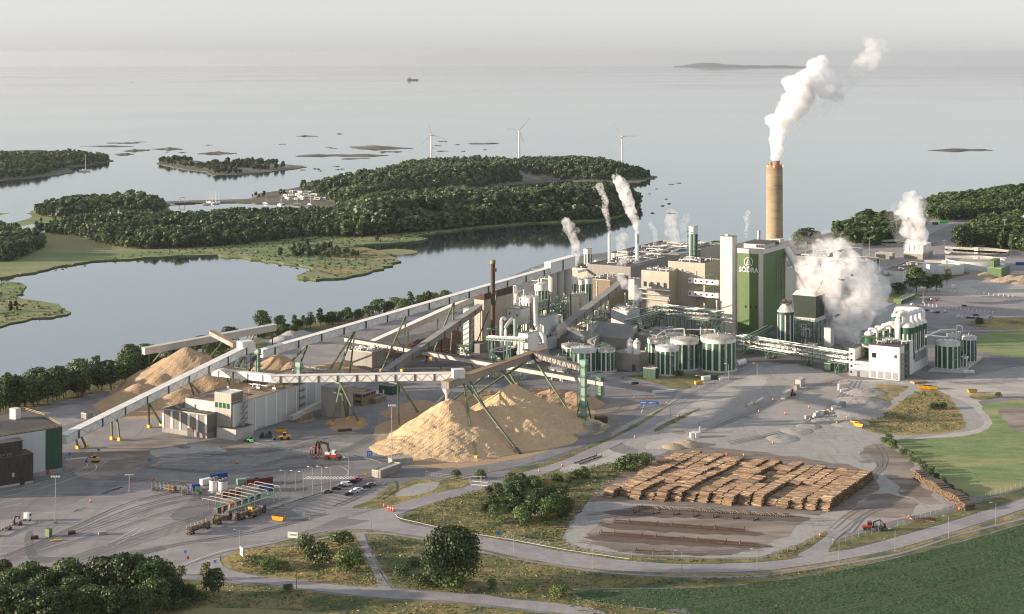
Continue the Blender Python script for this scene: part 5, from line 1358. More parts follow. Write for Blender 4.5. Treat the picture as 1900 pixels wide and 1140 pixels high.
for args in (('open rack of pale vessels at the top of the grey sloping conveyor', 1128, 612, 24, 46, 1, 3), ('open rack with white vessel emitting steam by the beige process block', 1172, 606, 24, 48, 2, 3), ('low rack crowded with vessels on the cream roofed building', 1100, 622, 40, 26, 3, 2),
    ('dark rack under the tall striped towers', 1025, 612, 40, 40, 4, 3), ('rack between the screening house and grey concrete block', 992, 640, 18, 50, 5, 4), ('narrow rack against the ribbed block', 962, 610, 16, 55, 6, 4),
    ('rack with pipes over the low grey lean-to', 1075, 640, 34, 24, 7, 2), ('rack beside the two small white silos', 1206, 664, 20, 34, 8, 3), ('tall rack in front of the cream stair tower foot', 1322, 632, 22, 40, 9, 3),
    ('low rack at the foot of the stubby white tank', 1036, 706, 30, 22, 10, 2), ('rack at the shoreline end of the long white conveyor', 955, 560, 22, 45, 11, 3), ('rack of small vessels along the shore left of the conveyor head', 1008, 530, 36, 30, 12, 2),
    ('rack behind the boiler house by the water', 1335, 510, 26, 28, 13, 2), ('rack with vessels right of the domed silo', 1492, 640, 20, 44, 14, 3), ('rusty rack below the dark conveyor', 862, 668, 22, 26, 15, 2), ('rack between the hall roofs with silver vessels', 1110, 508, 30, 22, 16, 2)):
 process_rack(*args)
PL = ['pale', 'green', 'crowded', 'weathered', 'narrow', 'open']
r = random.Random(77)
for i, (px, b, wd, hh, where) in enumerate(((915, 700, 20, 18, 'below the green box building'), (1050, 600, 22, 34, 'behind the cream round tank'), (1112, 585, 18, 30, 'right of the cream round tank'), (1150, 640, 22, 22, 'left of the two small silos'), (1196, 628, 24, 22, 'behind the slender striped tank'), (1250, 612, 26, 18, 'in front of the process block pipes'), (1300, 628, 22, 26, 'left of the stair tower foot'), (1010, 600, 20, 40, 'left of the widest bleaching tower'), (948, 660, 18, 34, 'in front of the screening house'), (975, 590, 16, 44, 'behind the screening house'), (1035, 540, 26, 26, 'under the conveyor head house'), (1390, 640, 16, 16, 'at the boiler house foot'), (1505, 655, 20, 14, 'beside the pipe bridge in the steam'), (1080, 660, 22, 18, 'behind the cone roofed tank'), (1120, 655, 20, 14, 'behind the mossy roofed tank'), (1222, 475, 22, 16, 'on the shore by the vents'))):
 process_rack(PL[i % 6] + ' process rack with vessels ' + where, px, b, wd, hh, 50 + i, 2 + i % 2)# ------------------------------------------------------------------ conveyors
def conveyor(name, label, a, b, w, h, legs=(), side='offwhite', roof='roofwhite', truss='steel', gaps=True, legm='leggreen', step=5.0, catg='conveyor', zig=True, head=None):
 """a, b = (photo x, photo y of the lower edge, photo row of the ground right under it); legs = (t, foot x, foot y)"""
 def end(q):
  Y = DY(q[2]); return W(q[0], q[1], Y)
 a, b = end(a), end(b)
 d = b - a; L = d.length; d = d / L
 s = d.cross(Vector((0, 0, 1))).normalized(); up = Vector((0, 0, 1))
 t = empty(name, Vector((a.x, a.y, 0)), label, catg)
 mb = MB(); p = [a - s * w / 2, a + s * w / 2, b + s * w / 2, b - s * w / 2]
 mb.hexa(p + [q + up * h for q in p]); mb.build('gallery', M[side], t)
 p = [a - s * (w / 2 + .25) - d * .2, a + s * (w / 2 + .25) - d * .2, b + s * (w / 2 + .25) + d * .2, b - s * (w / 2 + .25) + d * .2]
 MB().hexa([q + up * (h + .01) for q in p] + [q + up * (h + .3) for q in p]).build('roof', M[roof], t)
 if zig:
  mb = MB(); n = max(2, int(L / step))
  for sd in (-1, 1):
   o = s * sd * (w / 2 + .08)
   for z in (.12, h - .12): mb.bar(a + o + up * z, b + o + up * z, .16)
   for i in range(n):
    q0, q1 = a + d * (L * i / n) + o, a + d * (L * (i + 1) / n) + o
    mb.bar(q0 + up * (.15 if i % 2 else h - .15), q1 + up * (h - .15 if i % 2 else .15), .12)
  mb.build('side_truss', M[truss], t)
 if gaps:
  n = max(1, int(L / (step * 3.2)))
  for i in range(n):
   f = (i + .5) / n
   for sd in (-1, 1):
    mb = MB()
    q = a + d * (L * f) + s * sd * (w / 2 + .12); mb.hexa([q - d * .55 - s * .06, q + d * .55 - s * .06, q + d * .55 + s * .06, q - d * .55 + s * .06] + [x + up * h for x in (q - d * .55 - s * .06, q + d * .55 - s * .06, q + d * .55 + s * .06, q - d * .55 + s * .06)])
    mb.build('joint_frame', M['dkgrey'], t)
 for f, fx, fy in legs:
  top = a + d * (L * f); top = top + s * (w * .4 if fx > 950 + FPX * top.x / top.y else -w * .4)
  foot = G(fx, fy)
  lg = MB().bar(foot + up * .6, top, .8).build('leg', M[legm], t)
  MB().box(foot, (1.7, 1.7, 1.7), GA).build('footing', M['paint_yellow'] if legm == 'leggreen' else M['concrete'], lg)
 return t, a, b, d, s
SIDE = 'white_grey'
conveyor('covered_conveyor', 'white covered conveyor climbing from the green warehouse over the chip heaps', (117, 824, 846), (468, 650, 736), 4.6, 4.2,
   [(.07, 145, 833), (.07, 160, 832), (.24, 208, 816), (.24, 222, 818), (.40, 277, 794), (.40, 300, 790), (.62, 362, 742), (.62, 381, 742)], side='offwhite')
mb = MB(); p0 = W(466, 650, DY(738)); mb.box(p0 - Vector((3, 2, 1)), (7.5, 6, 6.6), R(40))
single(mb, 'transfer_tower_head', M['offwhite'], 'boxy white head house at the top of the conveyor from the warehouse', 'head house')
conveyor('covered_conveyor', 'longest white covered conveyor rising right across to the tall striped towers', (484, 664, 722), (1022, 508, 636), 4.8, 4.4,
   [(.15, 522, 694), (.15, 552, 690), (.30, 594, 716), (.30, 620, 712), (.30, 648, 700), (.47, 708, 690), (.47, 746, 690), (.64, 800, 668), (.64, 836, 664), (.80, 880, 650), (.80, 905, 646)], side='offwhite')
t, a, b, d, s = conveyor('conveyor_head_house', 'white head house at the top of the longest conveyor above grey bins', (1016, 508, 637), (1062, 495, 630), 6.0, 7.2, [(.3, 1012, 612), (.8, 1060, 606)], side='white', zig=False)
for k in range(3): q = a.lerp(b, .2 + k * .3); MB().lathe(Vector((q.x, q.y, 29)), [(.6, 0), (2.9, 4), (2.9, q.z - 29)], 18).build('bin', M['concrete_pale'], t)
conveyor('covered_conveyor', 'level white conveyor from the transfer tower to the bend above the saw building', (398, 697, 752), (507, 709, 778), 3.8, 3.6, [(.25, 418, 742), (.25, 440, 742), (.6, 452, 742), (.6, 468, 742)], side='offwhite', step=3.2)
conveyor('covered_conveyor', 'level white conveyor running right to the brown roofed conveyor above the golden heap', (505, 710, 778), (862, 705, 792), 3.8, 3.7,
   [(.06, 508, 776), (.06, 545, 770), (.36, 616, 789), (.36, 644, 780), (.36, 667, 788), (.66, 741, 796), (.66, 779, 772)], side='offwhite', step=3.2)
t, a, b, d, s = conveyor('brown_roofed_conveyor', 'grey conveyor with brown roof feeding chips onto the golden heap', (826, 722, 806), (1012, 657, 726), 4.4, 3.6,
   [(.12, 770, 790), (.14, 884, 852), (.2, 942, 832), (.45, 808, 770), (.5, 1022, 804), (.85, 864, 748)], side='grey_sheet', roof='brown_roof', zig=False, gaps=False)
mb = MB(); mb.lathe(a + d * 1.5 + Vector((0, 0, -6.2)), [(.6, 0), (.7, 3), (2.0, 5.0), (2.0, 6.2)], 12); mb.build('spout', M['offwhite'], t)
mb = MB(); q = W(850, 702, DY(797)); mb.box(q + Vector((0, 0, .2)), (6, 4.6, 4.6), R(18)); single(mb, 'transfer_box', M['offwhite'], 'white transfer box where the level conveyor meets the brown roofed one', 'head house')
for k, (f, tx, ty, px, py) in enumerate(((0, 868, 716, 958, 834), (0, 935, 690, 1025, 806))):
 a0 = W(tx, ty, DY(800 - k * 30)); b0 = G(px, py, 1.5)
 t = empty('scraper_boom', b0, ('nearer' if k == 0 else 'farther') + ' long green scraper boom lying down the slope of the golden heap', 'boom', 'scraper booms on the golden heap')
 MB().bar(a0, b0, 1.0, .8).build('arm', M['leggreen'], t)
 d0 = (b0 - a0).normalized(); MB().bar(b0 - d0 * 1, b0 + d0 * 9, 2.2, .9).build('blade', M['dkgrey'], t)
conveyor('short_conveyor', 'rust stained conveyor from the reception hall to the mint lattice tower', (974, 658, 726), (1080, 689, 797), 3.0, 2.8, [(.15, 864, 746), (.2, 1062, 775)], side='concrete', roof='dark_roof', truss='rust', step=2.4)
def lattice_tower(label, px, base, top, w, m='mint'):
 g = G(px, base); h = ZP(top, g.y)
 t = empty('lattice_tower', g, label, 'tower')
 MB().box(g, (w, w, h), GA).build('shaft', M[m], t)
 mb = MB()
 for k in range(6):
  z = h * (.2 + .15 * k); q = [g + U * w * x + V * w * y + Vector((0, 0, z)) for x, y in ((-.9, -.9), (.9, -.9), (.9, .9), (-.9, .9))]
  mb.hexa(q + [p + Vector((0, 0, .2)) for p in q]); mb.rail([p + Vector((0, 0, .2)) for p in q], 1.0, .12, 2, closed=True)
 for sx in (-.9, .9): mb.bar(g + U * w * sx - V * w * .9, g + U * w * sx - V * w * .9 + Vector((0, 0, h * .95)), .2)
 mb.build('platforms', M['trussgreen'], t)
 MB().box(g + Vector((0, 0, h)), (w * 1.3, w * 1.1, 2.2), GA).build('drive_head', M['mint'], t)
 return t
t = lattice_tower('pale mint bucket elevator tower at the right end of the golden heap', 1083, 797, 676, 2.6)
for fx, fy in ((1066, 790), (1098, 782)): MB().bar(G(fx, fy), W(1083, 720, DY(797)), .5).build('brace', M['leggreen'], t)
lattice_tower('second mint elevator tower half as tall to the right', 1113, 742, 702, 2.2)
lattice_tower('mint tower over the saw building roof', 555, 770, 680, 2.4)
lattice_tower('slim green tower at the head of the warehouse conveyor', 478, 728, 655, 2.4)
conveyor('flat_conveyor', 'long pale belt conveyor passing low behind the golden heap', (642, 633, 660), (1122, 716, 744), 3.2, 2.2, [(.02, 646, 658), (.2, 735, 676), (.38, 822, 692), (.52, 890, 704), (.66, 958, 716), (.8, 1024, 727), (.93, 1086, 738)], side='concrete_pale', roof='dkgrey', zig=False, gaps=False)
conveyor('sloping_conveyor', 'dark grey sloping conveyor climbing to the ribbed block', (712, 700, 703), (890, 576, 652), 4.4, 3.6, [(.45, 792, 672), (.6, 820, 662), (.78, 850, 664), (.93, 870, 660)], side='grey_sheet', roof='grey_roof', legm='rust', zig=False)
conveyor('sloping_conveyor', 'grey sloping conveyor from the concrete block up to the beige halls', (1038, 622, 650), (1157, 530, 594), 5.2, 4.4, [(.55, 1103, 612), (.8, 1132, 600)], side='grey_sheet', roof='grey_roof', legm='concrete', zig=False)
conveyor('back_conveyor', 'weathered white conveyor along the bay above the leftmost heap', (266, 658, 722), (510, 613, 690), 4.4, 3.6, [(.05, 278, 710), (.15, 252, 712), (.2, 300, 730), (.5, 398, 690), (.62, 345, 720), (.85, 440, 688), (.97, 505, 676), (.8, 418, 688)], side='concrete_pale', roof='concrete_pale', zig=False, gaps=False)
conveyor('back_conveyor', 'pale conveyor lower and behind the longest white conveyor', (690, 644, 655), (884, 556, 622), 4.4, 3.6, [(.2, 744, 646), (.35, 757, 646), (.6, 810, 640), (.75, 838, 636)], side='concrete_pale', roof='roofwhite', zig=False, gaps=False)
conveyor('feeder_tube', 'short inclined feeder between the two left conveyors', (392, 622, 712), (436, 645, 735), 2.8, 2.4, (), side='concrete', roof='brown_roof', zig=False, gaps=False)
conveyor('chip_feeder', 'small pale inclined conveyor by the concrete tower and loader', (540, 780, 784), (612, 744, 766), 2.6, 2.0, [(.5, 578, 776)], side='concrete_pale', roof='concrete_pale', zig=False, gaps=False, legm='concrete')
conveyor('belt_bridge', 'small belt bridge behind the concrete tower', (535, 740, 752), (598, 730, 748), 1.8, 1.6, [(.4, 560, 752)], side='concrete_pale', roof='grey_roof', zig=False, gaps=False, legm='concrete')
def chute_tower(label, px, base, top, w, seed):
 g = G(px, base); h = ZP(top, g.y)
 t = empty("chute_tower", g, label, 'steel frame')
 mb = MB()
 for x in (-.5, 0, .5):
  for y in (-.5, .5): p = g + U * w * x + V * w * y; mb.bar(p, p + Vector((0, 0, h)), .5)
 for k in range(4):
  z = h * k / 4
  for x in (-.5, 0): mb.bar(g + U * w * x - V * w * .5 + Vector((0, 0, z)), g + U * w * (x + .5) - V * w * .5 + Vector((0, 0, z + h / 4)), .3)
  for y in (-.5, .5): mb.bar(g - U * w * .5 + V * w * y + Vector((0, 0, z + h / 4)), g + U * w * .5 + V * w * y + Vector((0, 0, z + h / 4)), .35)
 mb.build('frame', M['leggreen'], t)
 for k in range(3):
  p = g + U * w * (-.3 + .3 * k) + Vector((0, 0, h * (.4 + .2 * k))); MB().bar(p, p + U * 5 + Vector((0, 0, 5)), 1.8, 1.8).build('chute', M['dkgrey'], t)
chute_tower('dark steel frame full of chutes under the warehouse conveyor head', 455, 742, 660, 9, 1)
# ------------------------------------------------------------------ heaps
def heap(name, label, cones, m, seed, step=1.6, cat='heap', rough=.35, foot=.5, group=None):
 """cones: (photo x, row of its centre on the ground, height, slope)"""
 cs = []
 for px, gy, h, sl in cones:
  g = G(px, gy); cs.append((g.x, g.y, h, sl))
 x0 = min(c[0] - c[2] / c[3] for c in cs) - 6; x1 = max(c[0] + c[2] / c[3] for c in cs) + 6
 y0 = min(c[1] - c[2] / c[3] for c in cs) - 6; y1 = max(c[1] + c[2] / c[3] for c in cs) + 6
 xs = np.arange(x0, x1, step); ys = np.arange(y0, y1, step)
 X, Yy = np.meshgrid(xs, ys)
 Z = np.full(X.shape, -3.0)
 wob = 1 + .10 * noise2(X, Yy, 22, seed) + .05 * noise2(X, Yy, 7, seed + 3)
 for cx, cy, h, sl in cs:
  d = np.hypot(X - cx, Yy - cy) * wob
  r = h / sl
  t = np.clip(1 - d / r, -.2, 1)
  zz = h * np.where(t > 0, np.where(t < .25, t * (.55 + 1.8 * t), t), t) - .6 * np.exp(-(d / 2.5) ** 2)
  Z = np.maximum(Z, zz)
 Z = np.where(Z > .15, Z + rough * (noise2(X, Yy, 3.1, seed + 1) * .6 + noise2(X, Yy, 1.3, seed + 2) * .5) * np.clip(Z / 2, 0, 1) + .8 * noise2(X, Yy, 11, seed + 5) * np.clip(Z / 5, 0, 1), np.minimum(Z, .12) - .4)
 ny, nx = X.shape
 idx = np.arange(nx * ny).reshape(ny, nx)
 f = np.stack([idx[:-1, :-1], idx[:-1, 1:], idx[1:, 1:], idx[1:, :-1]], -1).reshape(-1, 4)
 f = f[(Z.ravel()[f] > -.25).any(1)]
 used, inv = np.unique(f, return_inverse=True)
 vs = np.stack([X.ravel(), Yy.ravel(), Z.ravel()], 1)[used]; f = inv.reshape(-1, 4)
 c = Vector((float(vs[:, 0].mean()), float(vs[:, 1].mean()), 0))
 o = np_mesh(name, vs - np.array(c), f, m, smooth=False, loc=c)
 return tag(o, label, cat, group)
heap('chip_heap', 'great golden wood chip heap in front with a sharp fresh cone', [(833, 812, 21, .66), (842, 826, 12, .36), (800, 828, 8, .28), (880, 828, 10, .36), (925, 806, 17, .56), (952, 790, 22.5, .62), (980, 790, 17, .5), (1020, 792, 13, .46), (1055, 794, 9, .42), (975, 812, 11, .4)], M['chips'], 2, step=1.1, rough=.6)
heap('chip_heap', 'small pale chip heap left behind the golden one', [(765, 766, 6, .35), (785, 764, 7, .4), (745, 768, 4, .35)], M['chips_old'], 4)
heap('chip_heap', 'low rumpled chip heap behind the golden one at right', [(900, 742, 5, .25), (970, 742, 7, .28), (1030, 748, 8, .35), (1064, 750, 8, .42), (1000, 752, 6, .36)], M['chips_old'], 5, rough=.8)
heap('chip_heap', 'broad brown chip heap at the far left under the bay conveyor', [(345, 722, 25, .58), (368, 724, 22, .56), (395, 726, 17, .54), (300, 736, 14, .5), (258, 745, 11, .46), (232, 752, 8, .42), (335, 748, 9, .45)], M['chips_old'], 6)
heap('chip_heap', 'grey brown chip heap behind the transfer frame', [(515, 700, 15, .6), (540, 704, 11, .5), (480, 708, 8, .45), (570, 704, 6, .4)], M['chips_old'], 7)
heap('chip_heap', 'low spread of old chips in front of the concrete bunker', [(620, 686, 5, .3), (650, 692, 4, .3), (600, 690, 5, .3)], M['chips_old'], 8)
heap('bark_heap', 'dark reddish bark heap behind the dark sloping conveyor', [(760, 655, 7, .35), (800, 648, 9, .4), (840, 642, 11, .45), (870, 640, 10, .5), (730, 658, 4, .3)], M['bark'], 9, rough=.9)
heap('stone_heap', 'pale crushed stone heap by the trees on the bay', [(540, 628, 6, .5), (560, 624, 5, .5), (525, 632, 4, .4)], M['ash'], 10)
heap('sand_heap', 'brown sand heap in the far right yard', [(1878, 522, 6, .4), (1900, 524, 7, .4), (1860, 522, 4, .4)], M['sand'], 11)
heap('sand_heap', 'small brown heap beside the green biogas building', [(1830, 515, 6, .45)], M['sand'], 12)
heap('ash_heap', 'big grey slag heap half out of frame at the right', [(1925, 425, 22, .55), (1990, 430, 28, .5)], M['ash'], 13)
heap('gravel_heap', 'small gravel heap behind the log stacks', [(1275, 826, 3.2, .4), (1250, 830, 2.6, .4)], M['sand'], 14, step=.9)
heap('gravel_heap', 'earth mound beside the weedy plot ditch', [(1588, 768, 2.6, .16), (1598, 748, 2.8, .16), (1603, 728, 2.2, .16), (1575, 785, 1.8, .14)], M['gravel'], 15)
heap('gravel_heap', 'grey rubble spoil at the edge of the gravel pad', [(1478, 800, 1.3, .14), (1450, 815, 1.4, .15), (1500, 792, 1.2, .15), (1530, 782, 1.4, .16)], M['gravel'], 16, step=1.0)
heap('gravel_heap', 'dark slag mound under the cooling tower', [(1700, 497, 5, .3), (1725, 497, 5, .35), (1675, 498, 4, .35)], M['asphalt_dark'], 17)
# kerb-like concrete walls around the golden heap
for args in (('low concrete bunker wall at the left foot of the golden heap', (724, 862), (762, 858), 3.0, 6), ('concrete trough behind the mint lattice tower', (1072, 812), (1130, 796), 1.6, 4)):
 a, b = G(*args[1]), G(*args[2]); mb = MB(); mb.bar(a + Vector((0, 0, args[3] / 2)), b + Vector((0, 0, args[3] / 2)), args[4], args[3]); single(mb, 'retaining_wall', M['concrete'], args[0], 'wall')
# ------------------------------------------------------------------ saw building, offices, warehouse
SU = Vector((math.cos(R(-29)), math.sin(R(-29)), 0)); SV = Vector((-SU.y, SU.x, 0))
def ribbed(B, t, n, h0, face='F', w=.045):
 f = B.fbox if face == 'F' else B.qbox
 for k in range(n):
  a = k / (n - 1) * (1 - w) if n > 1 else 0
  f(MB(), a, a + w, h0, B.z1 - .3, .25).build('pilaster', M['offwhite'], t)
B, t = building('saw_house', 'brown ribbed low building with white pilasters at the yard', 384.2, 814, 301.5, 396, 771.5, M['tan_sheet'], M['dark_roof'], u=SU, v=SV, plinth=2.6, vents=3, seed=50, wr=26)
ribbed(B, t, 6, 2.6)
B.fbox(MB(), .57, .70, 0, 4.2, .3).build('door', M['dkgrey'], t)
mb = MB(); mb.rail([B.F(.3, B.z1 + .6, -1), B.F(1, B.z1 + .6, -1)], 1.1, .13, 2); mb.build('railing', M['leggreen'], t)
B2, t2 = building('saw_hall', 'long shaded hall with white pilasters and stained brown roof', 432, 812, 402, 548, 752, M['white_grey'], M['brown_roof'], u=SU, v=SV, vents=8, seed=51, wl=31, wr=98)
ribbed(B2, t2, 12, 0, 'Q', .012)
rb = MB()
for k, (a, b, da, db) in enumerate(((.1, .1, .5, .06), (.3, .22, .5, .04), (.5, .34, .35, .05), (.15, .5, .3, .03))):
 q = [B2.P(a, b, B2.z1 + .13), B2.P(a + da, b, B2.z1 + .13), B2.P(a + da, b + db, B2.z1 + .13), B2.P(a, b + db, B2.z1 + .13)]
 MB().hexa(q + [p + Vector((0, 0, .02 + .004 * k)) for p in q]).build('roof_patch', M['dark_roof'], t2)
B3, t3 = building('control_tower', 'tan control tower with a band of green windows at the saw building', 429.5, 812, 398.8, 446, 733, M['tan_sheet'], M['roofwhite'], u=SU, v=SV, vents=0, wr=9.5)
B3.fbox(MB(), 0, 1, 3, B3.z1 + .4, .3).build('tan_front', M['beige'], t3)
windows(B3, t3, [(.03 + k * .235, .2 + k * .235, B3.z1 - 7.2, B3.z1 - 4.6) for k in range(4)], frame=False, m=M['greenglass'] if 'greenglass' in M else M['glass'])
for w in t3.children:
 if w.name.startswith('window'): w.location = w.location - SV * .3
windows(B3, t3, [(.1 + k * .3, .34 + k * .3, B3.z1 - 6.6, B3.z1 - 4.2) for k in range(3)], 'Q')
windows(B3, t3, [(.08, .42, 10, 11.6), (.1, .44, 3.4, 6)], 'Q')
mb = MB()
for k in range(6):
 z = 2 + k * 3; q = [B3.Q(.62, z, .3), B3.Q(.62, z, 2.2), B3.Q(1.1, z, 2.2), B3.Q(1.1, z, .3)]
 mb.hexa(q + [p + Vector((0, 0, .2)) for p in q]); mb.bar(B3.Q(.62, z, 1.8), B3.Q(1.1, z + 3, 1.8), .5, .2); mb.rail([p + Vector((0, 0, .2)) for p in q[1:3]], 1.1, .12, 1.5)
mb.bar(B3.Q(1.1, 0, 2.2), B3.Q(1.1, 20, 2.2), .2); mb.build('fire_stair', M['steel'], t3)
building('annex', 'low dark roofed annex wrapped round the control tower foot', 438, 818, 402, 467, 800, M['concrete_pale'], M['dark_roof'], u=SU, v=SV, vents=2, seed=53, wr=14)
B, t = building('concrete_tower', 'grey concrete tower beside the small inclined conveyor', 633, 776, 596, 655, 722, M['concrete'], M['grey_roof'], u=SU, v=SV, vents=2, seed=54)
B.qbox(MB(), .45, .62, 0, 9, .12).build('door', M['dkgrey'], t)
B, t = building('brick_office', 'yellow brick two storey office behind the concrete tower', 672, 754, 570, 697, 733, M['brick'], M['brown_roof'], u=SU, v=SV, vents=2, seed=55, wl=32)
windows(B, t, [(.05 + k * .16, .17 + k * .16, z, z + 1.3) for k in range(6) for z in (1.6, 4.8)], frame=False)
windows(B, t, [(.06 + k * .2, .2 + k * .2, 4.8, 6.1) for k in range(5)], 'Q', frame=False)
building('brick_annex', 'lower yellow brick annex right of the two storey office', 697, 750, 680, 717, 741, M['brick'], M['brown_roof'], u=SU, v=SV, vents=1, seed=56)
B, t = building('green_hut', 'dark green metal hut by the yellow brick office', 727, 734, 703, 742, 718, M['dkgreen_wall'], M['dark_roof'], u=SU, v=SV, vents=0)
B.fbox(MB(), .3, .42, 0, 2.6, .1).build('door', M['offwhite'], t)
def warehouse():
 C = G(115.5, 877); D = G(62, 886); u = (C - D).normalized(); v = Vector((-u.y, u.x, 0))
 B = Block(115.5, 877, -60, 46, 793.7, u=u, v=v, wl=(C - D).length * 2.3)
 t = empty('green_warehouse', B.base(), 'large white and dark green warehouse with railed black roof at the left edge', 'building')
 z = B.z1; f = lambda m: m / B.wl
 B.shell(MB()).build('wall', M['white_grey'], t)
 B.fbox(MB(), 1 - f(13.0 * .62), 1, 2.2, z, .15).build('green_bay', M['dkgreen_wall'], t)
 B.fbox(MB(), 0, 1, 0, 2.0, .12).build('plinth', M['concrete'], t)
 B.fbox(MB(), 1 - f(7.6), 1 - f(6.4), .3, 2.4, .25).build('red_hatch', M['red'], t)
 q = [B.P(0, 0, z + .05), B.P(1, 0, z + .05), B.P(1, .5, z + 1.4), B.P(0, .5, z + 1.4), B.P(1, 1, z + .05), B.P(0, 1, z + .05)]
 mb = MB(); mb.add(q + [p + Vector((0, 0, .25)) for p in q], [(6, 7, 8, 9), (9, 8, 10, 11), (0, 1, 7, 6), (1, 2, 8, 7), (2, 4, 10, 8), (4, 5, 11, 10)]); rf = mb.build('roof', M['dark_roof'], t)
 mb = MB(); mb.rail([B.P(0, .01, z + .3), B.P(.99, .01, z + .3), B.P(.99, .5, z + 1.65), B.P(.99, .99, z + .3), B.P(0, .99, z + .3)], 1.3, .2, 2.2)
 mb.build('railing', M['stack_tan'], rf)
 MB().box(B.P(.60, .55, z + 1.5), (4, 3.2, 5), GA).build('vent_housing', M['cream'], rf)
 return B
WH = warehouse()
def wood_annex():
 u, v = WH.u, WH.v
 B = Block(61.6, 897, -60, 70, 842, u=u, v=v, wl=45, wr=12)
 t = empty('timber_annex', B.base(), 'dark timber clad annex with a small upper box in front of the green warehouse', 'building')
 B.shell(MB()).build('wall', M['darkwood'], t)
 B.fbox(MB(), 0, 1, 0, 1.2, .12).build('plinth', M['concrete_pale'], t)
 MB().prism(B.plan(.25), B.z1, B.z1 + .3).build('roof', M['dark_roof'], t)
 q = [B.P(a, b, B.z1 + .3) for a, b in ((.63, .1), (.9, .1), (.9, .6), (.63, .6))]
 up = MB().hexa(q + [p + Vector((0, 0, 6.0)) for p in q]).build('upper_box', M['darkwood'], t)
 q = [B.P(a, b, B.z1 + 6.31) for a, b in ((.62, .08), (.91, .08), (.91, .62), (.62, .62))]
 MB().hexa(q + [p + Vector((0, 0, .3)) for p in q]).build('upper_roof', M['dark_roof'], up)
 MB().box(B.P(.72, .08, B.z1 + .4), (1.6, .3, 2.6), GA).build('door', M['dkgrey'], up)
 mb = MB(); mb.rail([B.P(.45, .06, B.z1 + .4), B.P(.78, .06, B.z1 + .4)], 1.1, .12, 1.5); mb.box(B.P(.58, .1, B.z1 + .35), (7, 2, .8), R(20)); mb.build('walkway', M['steel'], t)
 for a in (.86, .52): B.fbox(MB(), a, a + .05, 0, 3.2, .16).build('door', M['black'], t)
 for a in (.74, .82, .9): B.fbox(MB(), a, a + .022, B.z1 - 4.6, B.z1 - 2.8, .08).build('vent', M['black'], t)
 B.fbox(MB(), .78, .805, 4.4, 6.2, .12).build('hatch', M['concrete_pale'], t)
wood_annex()
B, t = building('concrete_shed', 'small concrete shed under the left conveyor', 160, 778, 150, 172, 769, M['concrete'], M['grey_roof'], vents=0)
# ------------------------------------------------------------------ right hand side: water works, sheds
building('white_hall', 'white flat roofed hall in front of the cooling tower', 1676, 528, 1640, 1718, 504, M['white'], M['dark_roof'], vents=5, seed=60)
building('white_hall', 'smaller white hall with roller doors before the larger one', 1648, 530, 1631, 1664, 514, M['white'], M['dark_roof'], vents=1, seed=61)
B, t = building('dark_hall', 'dark roofed hall with pale framed end wall emerging from the steam', 1612, 512, 1560, 1632, 486, M['dkgreen_wall'], M['dark_roof'], vents=2, seed=62)
for k in range(4): B.qbox(MB(), k * .32, k * .32 + .03, 0, B.z1, .2).build('frame_post', M['offwhite'], t)
B, t = building('machine_shed', 'open fronted shed with red machines below the woods', 1656, 482, 1624, 1660, 471, M['grey_sheet'], M['grey_roof'], vents=0)
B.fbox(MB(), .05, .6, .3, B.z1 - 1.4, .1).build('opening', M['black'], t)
def cooling_tower():
 B = Block(1712, 482, 1677, 1731, 468.5, z0=5)
 t = empty('cooling_tower', B.base(), 'row of four cream cooling cells steaming on the dark mound', 'cooling tower')
 B.shell(MB()).build('wall', M['cream'], t)
 MB().hexa([B.P(x, y, 0) for x, y in ((0, 0), (1, 0), (1, 1), (0, 1))] + [B.P(x, y, 4.99) for x, y in ((0, 0), (1, 0), (1, 1), (0, 1))]).build('base', M['concrete'], t)
 for k in range(4):
  c = [B.P(.02 + k * .25, 0.1, B.z1 + .02), B.P(.22 + k * .25, .1, B.z1 + .02), B.P(.22 + k * .25, .9, B.z1 + .02), B.P(.02 + k * .25, .9, B.z1 + .02)]
  MB().hexa(c + [p + Vector((0, 0, 6)) for p in c]).build('fan_cell', M['offwhite'], t)
  B.fbox(MB(), .03 + k * .25, .21 + k * .25, 6, B.z1 - 1, .12).build('louvre', M['stack_tan'], t)
cooling_tower()
def clarifier(label, px, gy, hw, hz, m, full=True, bridge=None, water='sea'):
 Y = DY(gy); c = Vector((XP(px, Y), Y, 0)); r = hw * Y / FPX
 t = empty('settling_basin', c, label, 'settling basin')
 MB().lathe(c, [(r + .9, 0), (r + .9, hz), (r, hz), (r, 0)], 48).build('wall', M[m], t)
 MB().lathe(c, [(0, hz * .75), (r - .02, hz * .75)], 48).build('water', M[water], t)
 if bridge is not None:
  a = bridge; d = Vector((math.cos(a), math.sin(a), 0)); mb = MB()
  p, q = c - d * (r + 1) + Vector((0, 0, hz + .8)), c + d * (r + 1) * (1 if full else .1) + Vector((0, 0, hz + .8))
  mb.bar(p, q, 2.6, .4); s = d.cross(Vector((0, 0, 1)))
  for sd in (-1, 1): mb.rail([p + s * sd * 1.2 + Vector((0, 0, .2)), q + s * sd * 1.2 + Vector((0, 0, .2))], 1.1, .16, 3)
  mb.box(c + Vector((0, 0, hz)), (4, 4, 3), a); mb.build('scraper_bridge', M['cream'], t)
clarifier('round basin with a cream scraper bridge by the right hand trees', 1812, 470, 56, 2.5, 'concrete', True, R(152))
clarifier('round basin half hidden by cooling steam under the woods', 1675, 452, 52, 2.2, 'concrete', False, R(20))
clarifier('grey segmented round tank with foam behind the parking lot trees', 1752, 506, 33, 8.0, 'white_grey', True, R(160), 'roof_dirty')
clarifier('wide pale round tank with foam beside the green biogas building', 1810, 497, 52, 8.0, 'white_grey', True, R(165), 'roof_dirty')
B, t = building('biogas_house', 'small green two part building in the far right yard', 1858, 518, 1832, 1874, 499, M['green'], M['roof_dirty'], vents=1, seed=64)
